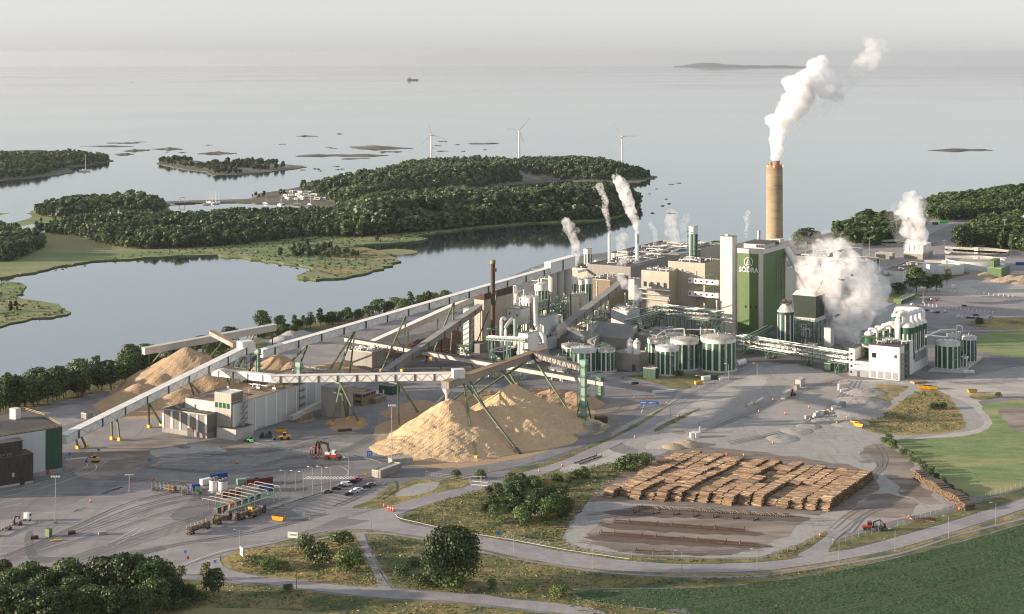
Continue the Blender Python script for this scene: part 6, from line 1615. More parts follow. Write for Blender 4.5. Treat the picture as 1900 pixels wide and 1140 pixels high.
q = [B.P(.02, .1, B.z1 + .15), B.P(.4, .1, B.z1 + .15), B.P(.4, .8, B.z1 + .15), B.P(.02, .8, B.z1 + .15)]
MB().hexa(q + [p + Vector((0, 0, 6)) for p in q]).build('upper_part', M['green'], t)
B, t = building('bike_shed', 'long low green shed with doorways beside the car park', 1672, 565, 1658, 1697, 556, M['green'], M['green'], vents=0, seed=65, rim=False)
for k in range(5): B.qbox(MB(), .06 + k * .19, .16 + k * .19, 0, 2.2, .12).build('door', M['dkgrey'], t)
B.qbox(MB(), 0, 1, B.z1 - .8, B.z1 + .2, .3).build('fascia', M['offwhite'], t)
building('green_shed', 'small dark green shed at the foot of the slender striped tank', 1216, 704, 1193, 1222, 686, M['dkgreen_wall'], M['grey_roof'], vents=0)
building('green_shed', 'tiny green kiosk under the pipe bridge', 1541, 690, 1529, 1549, 676, M['dkgreen_wall'], M['grey_roof'], vents=0)
building('gate_kiosk', 'green and pale kiosk in the lower left yard', 91, 998, 83, 97, 983, M['green'], M['dark_roof'], vents=0, rim=False)
building('bus_shelter', 'long low concrete shelter beside the parked cars', 706, 888, 688, 745, 876, M['concrete'], M['roof_dirty'], vents=0, wl=5)
# ------------------------------------------------------------------ vehicles and small things
ZG = .06
def profile(mb, pts, y0, y1, m=0):
 n = len(pts)
 vs = [(x, y0, z) for x, z in pts] + [(x, y1, z) for x, z in pts]
 mb.add(vs, [(i, (i + 1) % n, n + (i + 1) % n, n + i) for i in range(n)] + [tuple(range(n))[::-1], tuple(range(n, 2 * n))], m)
 return mb
def wheel(p, r, w, parent):
 p = Vector(p); MB().cyl(p - Vector((0, w / 2, 0)), p + Vector((0, w / 2, 0)), r, r, 14).build('wheel', M['black'], parent, local=True)
def car_proto(m, kind='car'):
 t = empty('parked_car', (0, 0, 0))
 if kind == 'van':
  body = [(-2.5, .35), (2.4, .35), (2.5, .9), (2.0, 1.15), (1.4, 2.0), (-2.45, 2.05)]
  glass = [(1.45, 1.25), (1.98, 1.2), (1.46, 1.92), (.4, 1.92), (.4, 1.25)]
 else:
  body = [(-2.1, .35), (2.1, .35), (2.2, .7), (2.0, .9), (1.0, 1.0), (.35, 1.42), (-1.2, 1.46), (-2.0, 1.05), (-2.2, .8)]
  glass = [(.9, 1.0), (.32, 1.37), (-1.15, 1.40), (-1.8, 1.03)]
 profile(MB(), body, -.86, .86).build('body', m, t, local=True)
 profile(MB(), glass, -.875, .875).build('window', M['glass'], t, local=True)
 for x in (-1.35, 1.35):
  for y in (-.78, .78): wheel((x, y, .33), .33, .24, t)
 return t
CARP = {}
def car(px, py, rz, colour, label, kind='car', group='cars parked by the lanes', z=ZG):
 first = (colour, kind) not in CARP
 if first: CARP[(colour, kind)] = car_proto(M['car_' + colour], kind)
 o = place(CARP[(colour, kind)], first, G(px, py, z), rz, 1, label, group); o['category'] = 'car'
 return o
for nm, c in (('silver', (.50, .51, .52)), ('black', (.02, .021, .024)), ('white', (.78, .78, .77)), ('red', (.42, .02, .04)), ('grey', (.14, .145, .15)), ('blue', (.05, .09, .17))):
 M['car_' + nm] = mat('car_' + nm, c, tuple(x * .93 for x in c), 1, .25)
a = R(12)
for px, py, c, k, lab in ((608, 914.5, 'grey', 'car', 'grey car, first of the far row from the exit lane'), (624, 909, 'black', 'car', 'black car, second of the far row from the exit lane'), (634, 904, 'grey', 'car', 'grey car left of the white van'), (643, 902, 'white', 'van', 'white van parked among dark cars'),
       (652, 898, 'black', 'van', 'black van right of the white van'), (658.5, 894.5, 'red', 'car', 'dark red car beside the black van'), (663.5, 891.8, 'red', 'car', 'red car at the far end of its row'),
       (647, 919, 'black', 'car', 'black car first in the near row'), (657, 915, 'silver', 'car', 'silver car beside the white car in the near row'), (665, 911, 'white', 'car', 'white car in the near row'), (679.5, 905.5, 'black', 'car', 'black car left of the last one in the near row'), (689, 901.5, 'grey', 'car', 'grey car last in the near row')):
 car(px, py, a if py < 912 and k == 'car' and px < 640 else R(28), c, lab, k)
for i, (px, py, c, lab) in enumerate(((1694.5, 566, 'white', 'white car nearest the green bike shed'), (1715, 563.5, 'silver', 'silver car by the lamp in the lot'), (1702, 569.5, 'grey', 'grey car behind the white one near the bike shed'), (1670.6, 571, 'black', 'black car at the lot edge by the steam'), (1684, 572.5, 'red', 'red car by the steam'),
         (1723, 557, 'grey', 'grey car by two others at the top of the lot'), (1730, 557.5, 'white', 'white car beside a red one at the lot top'), (1736.5, 559, 'red', 'red car at the top of the lot'), (1754, 579.5, 'silver', 'silver car alone in the lot middle'), (1732, 580, 'white', 'white car in the row behind the vapour pipes'), (1740, 581, 'black', 'black car beside the white one behind the vapour pipes'), (1720, 577, 'blue', 'blue car in the row behind the vapour pipes'),
         (1789, 569, 'black', 'black car alone high in the lot'), (1781, 590, 'white', 'white car alone at the low lot edge'), (1797.4, 591, 'black', 'black car, first of three at the lot edge'), (1806, 591.5, 'blue', 'blue car between two others at the lot edge'), (1815.5, 592, 'grey', 'grey car, last of three at the lot edge'), (1811, 586, 'black', 'black car behind the three at the lot edge'), (1838.6, 590, 'silver', 'silver car at the right end of the lot'))):
 car(px, py, R(-6 if py > 585 else 25 + 20 * (i % 3)), c, lab, group='cars in the far car park')
# log trucks
def log_mesh(mb, p, d, L, r, n=7, m=0, me=1):
 p, d = Vector(p), Vector(d).normalized()
 q = p + d * L
 mb.cyl(p, q, r, r * .88, n, m, False)
 k = d.cross(Vector((0, 0, 1))); k = Vector((1, 0, 0)) if k.length < 1e-3 else k.normalized(); b = d.cross(k)
 for c, s, rr in ((p, -1, r), (q, 1, r * .88)):
  ring = [c + (k * math.cos(2 * math.pi * i / n) + b * math.sin(2 * math.pi * i / n)) * rr for i in range(n)]
  mb.add(ring if s < 0 else ring[::-1], [tuple(range(n))], me)
def truck(a, b, cabm, label, trailer=True, load=(True, True), crane=True):
 a, b = G(*a, ZG), G(*b, ZG); d = (b - a); rz = math.atan2(d.y, d.x); mid = a
 t = empty('log_truck', a, label, 'log truck', rz=rz)
 r = random.Random(len(label))
 sx = 20.5 if trailer else 8
 # tractor: cab at the front (x to the right)
 MB().box((sx, 0, .85), (9.5, 1.1, .4)).build('frame', M['dkgrey'], t, local=True)
 c = profile(MB(), [(sx + 3.1, .7), (sx + 5.3, .7), (sx + 5.35, 1.7), (sx + 5.0, 3.5), (sx + 3.1, 3.7)], -1.22, 1.22).build('cab', cabm, t, local=True)
 profile(MB(), [(sx + 5.37, 1.9), (sx + 5.42, 1.9), (sx + 5.12, 3.1), (sx + 5.04, 3.1)], -1.1, 1.1).build('windscreen', M['glass'], c, local=True)
 profile(MB(), [(sx + 3.9, 2.0), (sx + 5.1, 2.0), (sx + 4.9, 3.0), (sx + 3.9, 3.0)], -1.235, 1.235).build('side_window', M['glass'], c, local=True)
 wx = [sx + 4.2, sx - 1.6, sx - 3.0]
 if trailer:
  MB().box((7.0, 0, .85), (13.5, 1.1, .4)).bar((13, 0, .9), (sx - 4.6, 0, .9), .25).build('trailer_frame', M['dkgrey'], t, local=True)
  wx += [1.4, 2.8, 10.6, 12.0]
 for x in wx:
  for y in (-1.05, 1.05): wheel((x, y, .52), .52, .45, t)
 sets = ([(sx - 4.2, sx + 2.6)] + ([(.6, 6.2), (7.2, 12.8)] if trailer else []))
 for (x0, x1) in sets:
  for x in (x0 + .5, (x0 + x1) / 2, x1 - .5):
   for y in (-1.22, 1.22): MB().bar((x, y, 1.0), (x, y, 3.7), .12).build('stake', M['steel'], t, local=True)
   MB().box((x, 0, 1.0), (.2, 2.5, .2)).build('bunk', M['steel'], t, local=True)
 if crane:
  mb = MB(); x = sx - 5.0 if trailer else sx - 4.6
  mb.box((x, 0, 1), (.8, .8, 1.6)).bar((x, 0, 2.6), (x + 1.6, .3, 4.0), .35).bar((x + 1.6, .3, 4.0), (x + 3.4, .2, 3.3), .3).box((x + 3.5, .2, 2.4), (.6, .6, 1.0)); mb.build('crane', M['black'], t, local=True)
 mt = Matrix.Translation(a) @ Matrix.Rotation(rz, 4, 'Z')
 loads = MB()
 for (x0, x1), ld in zip(sets, load):
  if not ld: continue
  for k in range(34):
   y = -1.05 + .3 * (k % 8) + r.uniform(-.05, .05); z = 1.35 + .42 * (k // 8) + r.uniform(-.05, .05)
   p = mt @ Vector((x0 + r.uniform(-.2, .3), y, z)); q = mt @ Vector((x1, y, z))
   log_mesh(loads, p, q - p, (q - p).length + r.uniform(-.4, .2), r.uniform(.13, .2), 6)
 if loads.v:
  o = loads.build('log_load', [M['log'], M['log_end']]); tag(o, kind='stuff'); o['label'] = 'bundle of cut logs on the ' + label[:60].split(' ')[0] + ' log truck'; o['category'] = 'logs'
 return t
M['cab_green'] = mat('cab_green', (.03, .09, .05), (.025, .08, .045), 1, .35)
M['cab_white'] = mat('cab_white', (.7, .7, .69), (.62, .62, .61), 1, .35)
truck((281, 909), (362, 919), M['cab_green'], 'green cabbed log truck turning in the yard with a half loaded trailer', True, (False, False, True))
truck((347, 994), (421, 967), M['dkgrey'], 'fully loaded log truck waiting in line before the gantry', True, (True, True, True))
truck((-18, 998), (62, 962), M['cab_white'], 'white cabbed empty log truck at the left frame edge', True, (False, False, False))
truck((431, 970), (452, 962), M['yellow'], 'loaded log truck under the left lane of the gantry', False, (True,), False)
truck((452, 966), (476, 957), M['dkgrey'], 'loaded log truck under the right lane of the gantry', False, (True,), False)
# measuring gantry
def gantry():
 a, b = G(424, 962, ZG), G(520, 929, ZG); d = (b - a); L = d.length; d = d / L; n = Vector((-d.y, d.x, 0))
 t = empty('measuring_gantry', a, 'row of white pipe portals with walkways over the truck lanes', 'gantry')
 N = 9
 for k in range(N):
  p = a + d * (L * k / (N - 1)); q = p + n * 15
  MB().pipe([p, p + Vector((0, 0, 6.2)), q + Vector((0, 0, 6.2)), q], .17, 8, 0, 1.0).build('portal', M['concrete'], t)
 mb = MB()
 for o in (.9, 7.5):
  p, q = a + n * o + Vector((0, 0, 3.0)), b + n * o + Vector((0, 0, 3.0)); mb.bar(p, q, 1.3, .15); mb.rail([p - n * .6, q - n * .6], 1.1, .1, 2); mb.rail([p + n * .6, q + n * .6], 1.1, .1, 2)
  for k in range(10): r0 = p.lerp(q, k / 9); mb.bar(r0 - Vector((0, 0, 3)), r0, .2)
 mb.bar(a - d * 4, a + Vector((0, 0, 3)) + n * .9, 1.0, .2); mb.build('walkway', M['mint'], t)
 for k in range(7):
  p = a + d * (4 + L * k / 8) + n * 10 + Vector((0, 0, 0)); MB().box(p, (2.6, 2.2, 2.4), math.atan2(d.y, d.x)).build('cabin', M[['dkgrey', 'maroon', 'orange', 'maroon', 'dkgrey', 'blue', 'dkgrey'][k]], t)
gantry()
# containers
def container(px, py, L, m, label, rz=0.0, name='container', h=2.6):
 g = G(px, py, ZG); t = empty(name, g, label, 'container', rz=rz)
 mb = MB().box((0, 0, .12), (L, 2.44, h - .12))
 for k in range(int(L / .6)):
  for y in (-1.24, 1.24): mb.box((-L / 2 + .3 + k * .6, y, .3), (.18, .08, h - .45))
 mb.build('body', m, t, local=True)
 MB().box((0, 0, h), (L - .1, 2.36, .06)).build('roof', M['dkgrey'] if m in (M['maroon'],) else m, t, local=True)
 for y in (-.6, .6): MB().box((L / 2 + .03, y, .2), (.06, 1.12, h - .35)).build('door', m, t, local=True)
 for x in (-L / 2 + .1, L / 2 - .1): MB().box((x, 0, 0), (.2, 2.44, .12)).build('skid', M['black'], t, local=True)
for px, py, L, m, lab, rz in ((406, 889, 7.5, 'blue', 'blue container behind the two white tanks', 35), (382, 899, 5.0, 'offwhite', 'white container beside the two white tanks', 40), (363, 909, 3.5, 'blue', 'small blue skip behind the green log truck', 20), (468, 899, 6, 'maroon', 'maroon container left of the gantry end', 24),
        (489, 897, 8, 'maroon', 'long maroon container with dark roof above the gantry', 28), (430, 921, 9, 'maroon', 'low maroon container behind the portals', 24), (494, 910, 6, 'blue', 'blue container behind the far portals', 20), (452, 899, 6, 'mint', 'mint green container by the lane lamps', 20),
        (1751, 414, 10, 'brightgreen', 'green container below the woods', -5), (1735, 417, 6, 'dkgreen', 'dark green container left of the other below the woods', -5), (1768, 535, 8, 'offwhite', 'white trailer box by the right hand trees', 60), (1893, 492, 8, 'blue', 'blue container at the right frame edge', 0)):
 container(px, py, L, M[m], lab, R(rz))
for k, (px, py) in enumerate(((397, 912), (413.5, 914))):
 tank(('left' if k == 0 else 'right') + ' one of a pair of white fuel tanks in the truck yard', px, 8.3, py, 893 + k * 2, 0, name='fuel_tank', dome=.05, ladder=False, plinth=.3, group='pair of white fuel tanks')
# log stacker, loaders, tractors
def machine_base(name, px, py, rz, label, cat, s=1.0):
 t = empty(name, G(px, py, ZG), label, cat, rz=rz); t.scale = (s, s, s); return t
def stacker():
 t = machine_base('log_stacker', 618, 853, R(-14), 'red and white log stacker with a huge round grapple raised', 'log stacker', 1.08)
 profile(MB(), [(-3.6, 1), (3.2, 1), (3.4, 2.0), (1.2, 2.3), (-3.4, 2.4), (-3.8, 1.8)], -1.6, 1.6).build('chassis', M['red'], t, local=True)
 c = profile(MB(), [(-.4, 2.4), (1.6, 2.4), (1.4, 4.2), (-.3, 4.3)], -1.0, 1.0).build('cab', M['offwhite'], t, local=True)
 profile(MB(), [(1.0, 2.9), (1.62, 2.9), (1.46, 4.0), (1.0, 4.0)], -1.03, 1.03).build('window', M['glass'], c, local=True)
 MB().box((-2.4, 0, 2.4), (2.2, 2.4, .9)).build('engine_cover', M['offwhite'], t, local=True)
 for x in (-2.6, 2.4):
  for y in (-1.7, 1.7): wheel((x, y, .95), .95, .8, t)
 mb = MB()
 for y in (-.7, .7): mb.bar((-1.8, y, 2.6), (-2.6, y, 6.8), .45).bar((-2.6, y, 6.8), (-6.4, y, 7.4), .5)
 mb.bar((-2.6, -.7, 6.8), (-2.6, .7, 6.8), .4).bar((-5, -.7, 7.2), (-5, .7, 7.2), .4); mb.build('lift_arm', M['black'], t, local=True)
 mb = MB(); N = 18
 mb.tube([(-7.4 + .9 * math.sin(i * .33), .0, 4.2 + 3.4 * math.cos(i * .33)) for i in range(-7, 9)], .5, 8); mb.build('grapple_claw', M['black'], t, local=True)
 mb = MB()
 for y in (-1.2, 1.2): mb.tube([(-8 + 2.3 * math.sin(2 * math.pi * i / 22), y, 3.0 + 2.6 * math.cos(2 * math.pi * i / 22)) for i in range(23)], .19, 8)
 for i in range(8): an = 2 * math.pi * i / 8; mb.bar((-8 + 2.3 * math.sin(an), -1.2, 3 + 2.6 * math.cos(an)), (-8 + 2.3 * math.sin(an), 1.2, 3 + 2.6 * math.cos(an)), .2)
 mb.bar((-5.8, 0, 5.0), (-6.6, 0, 7.3), .5); mb.build('grapple_ring', M['red'], t, local=True)
stacker()
def loader(px, py, rz, m, label, bucket='dkgrey', s=1.0, name='wheel_loader'):
 t = machine_base(name, px, py, rz, label, 'loader', s)
 profile(MB(), [(-3.4, .9), (2.0, .9), (2.2, 1.6), (.4, 2.0), (-3.2, 2.2), (-3.6, 1.5)], -1.1, 1.1).build('body', m, t, local=True)
 c = profile(MB(), [(-1.0, 2.0), (.6, 2.0), (.4, 3.4), (-.9, 3.5)], -.8, .8).build('cab', M['glass'], t, local=True)
 MB().box((-.25, 0, 3.5), (1.6, 1.8, .15)).build('cab_roof', m, c, local=True)
 for x in (-2.2, 1.2):
  for y in (-1.2, 1.2): wheel((x, y, .8), .8, .6, t)
 MB().bar((1.2, -.5, 1.8), (4.2, -.5, 1.0), .3).bar((1.2, .5, 1.8), (4.2, .5, 1.0), .3).bar((4.1, -.7, 1), (4.1, .7, 1), .3).build('lift_arm', m, t, local=True)
 profile(MB(), [(4.2, .3), (5.9, .2), (4.6, 1.9), (4.2, 1.7)], -1.7, 1.7).build('bucket', M[bucket], t, local=True)
loader(527, 816, R(186), M['yellow'], 'yellow wheel loader with a dark bucket in the chip yard')
loader(464, 820, R(150), M['brightgreen'], 'bright green tractor by the control tower', 'brightgreen', .7, 'tractor')
loader(1469, 733, R(100), M['red'], 'red telehandler among concrete blocks on the gravel pad', 'red', .9, 'telehandler')
def excavator():
 t = machine_base('excavator', 177, 858, R(185), 'small yellow excavator by the zebra crossing', 'excavator', .95)
 for y in (-1, 1): profile(MB(), [(-1.7, .1), (1.7, .1), (2.0, .5), (1.7, .9), (-1.7, .9), (-2.0, .5)], y - .3, y + .3).build('track', M['black'], t, local=True)
 MB().box((-.3, 0, 1.0), (3.0, 2.2, 1.3)).build('body', M['yellow'], t, local=True)
 c = MB().box((.3, .5, 2.3), (1.3, 1.1, 1.3)).build('cab', M['glass'], t, local=True); MB().box((.3, .5, 3.6), (1.5, 1.3, .12)).build('cab_roof', M['yellow'], c, local=True)
 MB().bar((1.0, -.3, 1.8), (3.6, -.3, 3.0), .4).bar((3.6, -.3, 3.0), (4.6, -.3, .6), .3).box((4.5, -.3, .1), (1.0, 1.2, .8)).build('boom', M['dkgrey'], t, local=True)
excavator()
def forwarder():
 t = machine_base('forwarder', 1621, 984, R(176), 'red forwarder with black crane parked inside the fence', 'forwarder', 1.0)
 profile(MB(), [(1.0, 1.0), (4.6, 1.0), (4.7, 1.7), (2.6, 2.0), (1.0, 2.0)], -1.2, 1.2).build('bonnet', M['red'], t, local=True)
 c = profile(MB(), [(.6, 2.0), (2.5, 2.0), (2.3, 3.6), (.7, 3.7)], -1.05, 1.05).build('cab', M['red'], t, local=True); profile(MB(), [(.85, 2.4), (2.52, 2.3), (2.36, 3.4), (.9, 3.4)], -1.08, 1.08).build('window', M['glass'], c, local=True)
 MB().box((-2.4, 0, 1.0), (6.0, 1.2, .5)).build('rear_frame', M['black'], t, local=True)
 for x in (3.6, 1.6, -1.6, -3.2):
  for y in (-1.25, 1.25): wheel((x, y, .75), .75, .65, t)
 for x in (-1, -3, -5):
  for y in (-1.25, 1.25): MB().bar((x, y, 1.3), (x, y * 1.15, 3.4), .18).build('stake', M['orange' if x == -5 else 'black'], t, local=True)
 MB().bar((0, 0, 1.4), (0, 0, 3.4), .5).bar((0, 0, 3.4), (-2.6, .2, 4.3), .4).bar((-2.6, .2, 4.3), (-4.4, .2, 2.6), .35).box((-4.4, .2, 1.7), (.7, 1.3, .9)).build('crane', M['black'], t, local=True)
forwarder()
t = machine_base('grab_loader', 432 + 66, 812, R(190), 'black grab bucket machine beside the yellow loader', 'loader', 1.0)
MB().box((0, 0, .2), (3.6, 2.4, 1.6)).build('body', M['dkgrey'], t, local=True); profile(MB(), [(2, .2), (4.6, .1), (3.4, 2.4), (2.2, 2.2)], -1.6, 1.6).build('bucket', M['black'], t, local=True); MB().box((-.6, 0, 1.8), (1.6, 1.6, 1.5)).build('cab', M['glass'], t, local=True)
# ------------------------------------------------------------------ lamps, signs, cones, fences
LAMP = None
def street_lamp(px, base, top, label, rz=R(200), m='steel', group='street lamps along the roads'):
 global LAMP
 g = G(px, base, 0); h = ZP(top, g.y); first = LAMP is None
 if first:
  t = empty('street_lamp', (0, 0, 0))
  MB().cyl((0, 0, 0), (0, 0, 10), .13, .08, 8).build('pole', M['steel'], t, local=True)
  MB().tube([(0, 0, 9.9), (.5, 0, 10.2), (1.9, 0, 10.25)], .07, 6).build('arm', M['steel'], t, local=True)
  MB().box((2.2, 0, 10.12), (.95, .36, .2)).build('lamp_head', M['offwhite'], t, local=True)
  LAMP = t
 o = place(LAMP, first, g, rz, (1, 1, h / 10), label, group); o['category'] = 'street lamp'
 return o
for px, b, tp, lab in ((445, 1016, 983, 'street lamp by the junction left of the dry meadow'), (574, 991, 953, 'street lamp beside the white billboard'), (689, 984, 943, 'street lamp where the cycle path forks'), (824, 968, 960 - 18, 'street lamp half hidden in the bank weeds'),
      (953, 1031, 988, 'street lamp above the guard rail by the oak'), (1099.5, 1056, 1012, 'street lamp opposite the left end of the log bunks'), (1265, 1067, 1022, 'street lamp below the middle of the log yard'), (1405, 1064, 1019, 'street lamp left of the log yard gate'),
      (1557, 1044, 1002, 'street lamp right of the log yard gate'), (1661, 1023, 982, 'street lamp below the red forwarder'), (1760, 999, 958, 'street lamp below the log pile by the fence'), (1848, 973, 933, 'street lamp nearest the right frame edge')):
 street_lamp(px, b, tp, lab, R(188))
for px, b, tp, lab in ((563, 922, 877, 'lane lamp left of the crossing'), (580, 917, 868, 'second lane lamp of the crossing'), (597, 914, 867, 'lane lamp in the middle of the crossing'), (614, 909, 869, 'lane lamp before the shelter'), (529, 903, 874, 'lane lamp by the maroon container'), (548, 912, 875, 'lane lamp right of the maroon container'), (647, 889, 850, 'lane lamp at the right end of the crossing'), (1299, 731, 702 - 4, 'lamp at the centre road verge'), (1352, 706, 690 - 14, 'lamp by the gravel slope'), (1405, 706, 675, 'lamp on the road below the pipe bridge'), (1244, 778, 748, 'lamp on the road by the turning loop')):
 street_lamp(px, b, tp, lab, R(160), group='lamps inside the mill')
MAST = None
for px, b, tp, lab in ((103, 971, 884, 'tall floodlight mast with white lamps by the left fence'), (240, 914, 881, 'lighting mast by the red barrier'), (727, 862, 752, 'tall lighting mast at the foot of the golden heap'), (1613, 475, 442, 'floodlight mast below the woods near the shed'), (1713, 566, 533, 'floodlight mast in the car park'), (1864, 452, 407, 'floodlight mast before the far right trees'), (1876, 478, 436, 'floodlight mast right of the round basin'), (1752, 480, 446, 'floodlight mast right of the cooling tower'), (1663, 445, 408, 'floodlight mast in the cooling steam'), (558, 792, 765, 'floodlight mast by the saw building')):
 first = MAST is None
 if first:
  t = empty('floodlight_mast', (0, 0, 0)); MB().cyl((0, 0, 0), (0, 0, 20), .24, .12, 8).build('pole', M['steel'], t, local=True)
  MB().bar((-1.6, 0, 19.9), (1.6, 0, 19.9), .2).build('crossbar', M['steel'], t, local=True)
  for k in range(4): MB().box((-1.5 + k, -.2, 19.6), (.7, .5, .6)).build('floodlight', M['offwhite'], t, local=True)
  MB().box((0, 0, 0), (1.2, 1.2, .8)).build('base', M['concrete'], t, local=True); MAST = t
 g = G(px, b, 0); o = place(MAST, first, g, 0, (1, 1, ZP(tp, g.y) / 20), lab, 'floodlight masts'); o['category'] = 'lighting mast'
CONE = None
cones = [(1384, 755), (1434.5, 744), (1408, 766), (1457, 769), (1501, 758), (1541, 713), (1559, 712), (1557, 726), (1544, 768), (1571, 777), (1501, 787), (1434, 824), (1292, 827), (1348, 846), (1380, 847), (1271, 775), (1261, 773.5), (1178, 813), (713, 941), (524, 896), (1043, 866), (1000, 876), (1521, 996), (1110, 923), (1780, 947), (1254, 784), (436, 963), (168, 932), (440, 860)]
for i, (px, py) in enumerate(cones):
 first = CONE is None
 if first:
  t = empty('traffic_marker', (0, 0, 0)); MB().box((0, 0, 0), (.8, .8, .12)).build('foot', M['black'], t, local=True)
  MB().lathe((0, 0, .12), [(.38, 0), (.34, .7), (.28, 1.5), (0, 1.55)], 10).build('body', M['orange'], t, local=True)
  MB().lathe((0, 0, .12), [(.345, .75), (.325, 1.0)], 10).build('band', M['offwhite'], t, local=True); CONE = t
 o = place(CONE, first, G(px, py, ZG), 0, .95, 'orange traffic marker standing alone on the ground of the site', 'orange traffic markers'); o['category'] = 'traffic marker'
for k in range(3):
 o = place(CONE, False, G(721 + k * 4.5, 947 + k * 1.2, ZG), 0, 1.3, 'orange traffic marker in the row of three closing the road', 'orange markers closing the road'); o['category'] = 'traffic marker'
def sign(px, base, w, h, z, m, label, rz=0.0, posts=2, marks=None, cat='sign', name='road_sign'):
 t = empty(name, G(px, base, ZG), label, cat, rz=rz)
 MB().box((0, 0, z), (w, .12, h)).build('panel', M[m], t, local=True)
 for k in range(posts): x = (-w * .35 + k * w * .7) if posts > 1 else 0; MB().bar((x, .12, 0), (x, .12, z + h * .8), .12).build('post', M['steel'], t, local=True)
 if marks:
  mb = MB()
  for (x, zz, ww, hh) in marks: mb.box((x, -.09, z + zz), (ww, .05, hh))
  mb.build('marking', M[marks and ('brightgreen' if m == 'offwhite' else 'offwhite')], t, local=True)
sign(543, 1004, 4.2, 2.4, 1.2, 'offwhite', 'white billboard with a green strip by the main road', R(-12), marks=[(.3, 1.0, 2.6, .5)])
sign(448, 1034, 3.4, 3.2, .6, 'offwhite', 'white notice board tilted away at the tip of the dry meadow', R(-62), marks=[(0, 1.0, 1.6, .5)])
sign(278, 863, 1.6, 1.5, 1.6, 'signblue', 'blue square sign at the edge of the bark spill', 0, 1)
sign(129, 853, 1.2, 1.0, 2.0, 'signblue', 'blue sign left of the zebra crossing', 0, 1)
sign(183, 846, 1.2, 1.0, 2.4, 'signblue', 'blue sign right of the zebra crossing', 0, 1)
sign(686, 856, 2.6, 2.6, 2.2, 'signblue', 'big blue lane sign with white arrows by the green barrier', R(8), 2, [(-.5, .5, .3, 1.6), (.5, .5, .3, 1.6), (0, 1.8, 1.6, .3)])
sign(1204, 752, 11, 1.6, .5, 'signblue', 'long low blue direction sign in the turning loop', R(-4), 2, [(-3, .6, 3, .4), (2, .6, 4, .4)])
sign(924, 1001, 1.4, 1.4, 1.8, 'signblue', 'blue sign behind the guard rail by the oak', R(10), 1)
sign(344, 1037, 1.0, 1.0, 2.2, 'signblue', 'round blue keep sign at the junction island', 0, 1)
sign(349, 1046, .8, 1.2, 1.6, 'red', 'red and blue post sign at the junction island', 0, 1)
sign(399, 1054, 1.0, 1.0, 2.0, 'signblue', 'small blue sign by the give way line', 0, 1)
sign(678, 893, 1.0, 1.4, 2.8, 'yellow', 'yellow barrier post by the shelter', 0, 1)
sign(1188, 727, .9, 1.4, 3.0, 'orange', 'orange beacon post in the turning loop', 0, 1)
sign(285, 903, .8, 1.4, 2.4, 'red', 'red barrier post beside the log truck trailer', 0, 1)
sign(242, 905, .8, .8, 2.6, 'red', 'red round sign at the lighting mast', 0, 1)
def fence(px, label, h=2.2, step=4.0, m='steel', n=3, name='mesh_fence', w=.1, catg='fence', wires=4, z=.02):
 pts = gpts(px, z, n); t = empty(name, pts[0], label, catg)
 mb = MB(); acc = 0.0; ps = []
 for a, b in zip(pts, pts[1:]):
  L = (b - a).length; x = (step - acc) % step
  while x < L: ps.append(a.lerp(b, x / L)); x += step
  acc = (acc + L) % step
  for k in range(1, wires + 1): mb.bar(a + Vector((0, 0, h * k / wires)), b + Vector((0, 0, h * k / wires)), .045 if wires > 2 else .1, .045 if wires > 2 else .2)
 mb.build('rail', M[m], t)
 for p in ps: MB().bar(p, p + Vector((0, 0, h + .1)), w).build('post', M[m], t)
 return t
fence([(935, 1000), (1010, 1016), (1053, 1019), (1130, 1032), (1250, 1036)], 'wire fence between the bushy bank and the log yard', m='concrete_pale')
fence([(1440, 1033), (1500, 1008), (1533, 986)], 'wire fence left of the log yard gate', m='concrete_pale')
fence([(1545, 1012), (1600, 996), (1660, 980), (1700, 968), (1745, 950)], 'wire fence in front of the red forwarder', m='concrete_pale')
fence([(1748, 950), (1790, 938), (1850, 918), (1900, 902), (1960, 880)], 'wire fence along the green field edge', m='concrete_pale')
fence([(-10, 1020), (50, 990), (98, 964)], 'wire fence at the lower left truck lane', m='concrete_pale')
fence([(800, 888), (880, 884), (950, 868), (1010, 852)], 'wire fence round the front of the golden heap', m='concrete_pale', wires=3)
fence([(790, 884), (830, 890), (872, 896)], 'wire fence by the triangular meadow', m='concrete_pale', wires=3)
fence([(1640, 815), (1690, 850), (1735, 880), (1750, 900)], 'wire fence beside the hedge of the green field', m='concrete_pale', wires=3)
fence([(1495, 812), (1530, 810), (1560, 810)], 'short fence panels behind the log stacks', m='steel', wires=3)
fence([(734, 957), (740, 964), (768, 971), (850, 989), (951, 1005), (1053, 1024), (1168, 1040.5)], 'pale steel guard rail along the outer side of the main road', .7, 4, 'concrete_pale', 3, 'guard_rail', .14, 'guard rail', 1)
for k, (px, lab) in enumerate((([(463, 822), (500, 830), (545, 837)], 'green safety rail by the yellow loader'), ([(348, 850), (420, 846), (472, 852)], 'green safety rail in the middle yard'), ([(472, 848), (500, 838)], 'short green rail joining the middle yard rail'), ([(585, 840), (640, 846), (700, 858)], 'green rail behind the log stacker'), ([(670, 852), (700, 860), (712, 870)], 'green rail turning at the blue lane sign'),
        ([(-10, 912), (60, 900), (120, 882), (138, 870)], 'green rail curving in front of the timber annex'), ([(465, 799), (520, 790), (600, 776)], 'green rail along the saw hall'), ([(470, 968), (530, 938)], 'green rail below the gantry'), ([(662, 889), (700, 880)], 'green rail by the concrete shelter'))):
 fence(px, lab, .9, 4, 'trussgreen', 3, 'safety_rail', .12, 'safety rail', 1)
fence([(874, 905), (905, 908)], 'white gate frame across the site road', 3.0, 5, 'offwhite', 2, 'road_gate', .3, 'gate', 2)
fence([(872, 897), (900, 897)], 'second white gate frame by the bank', 3.0, 5, 'offwhite', 2, 'road_gate', .3, 'gate', 2)
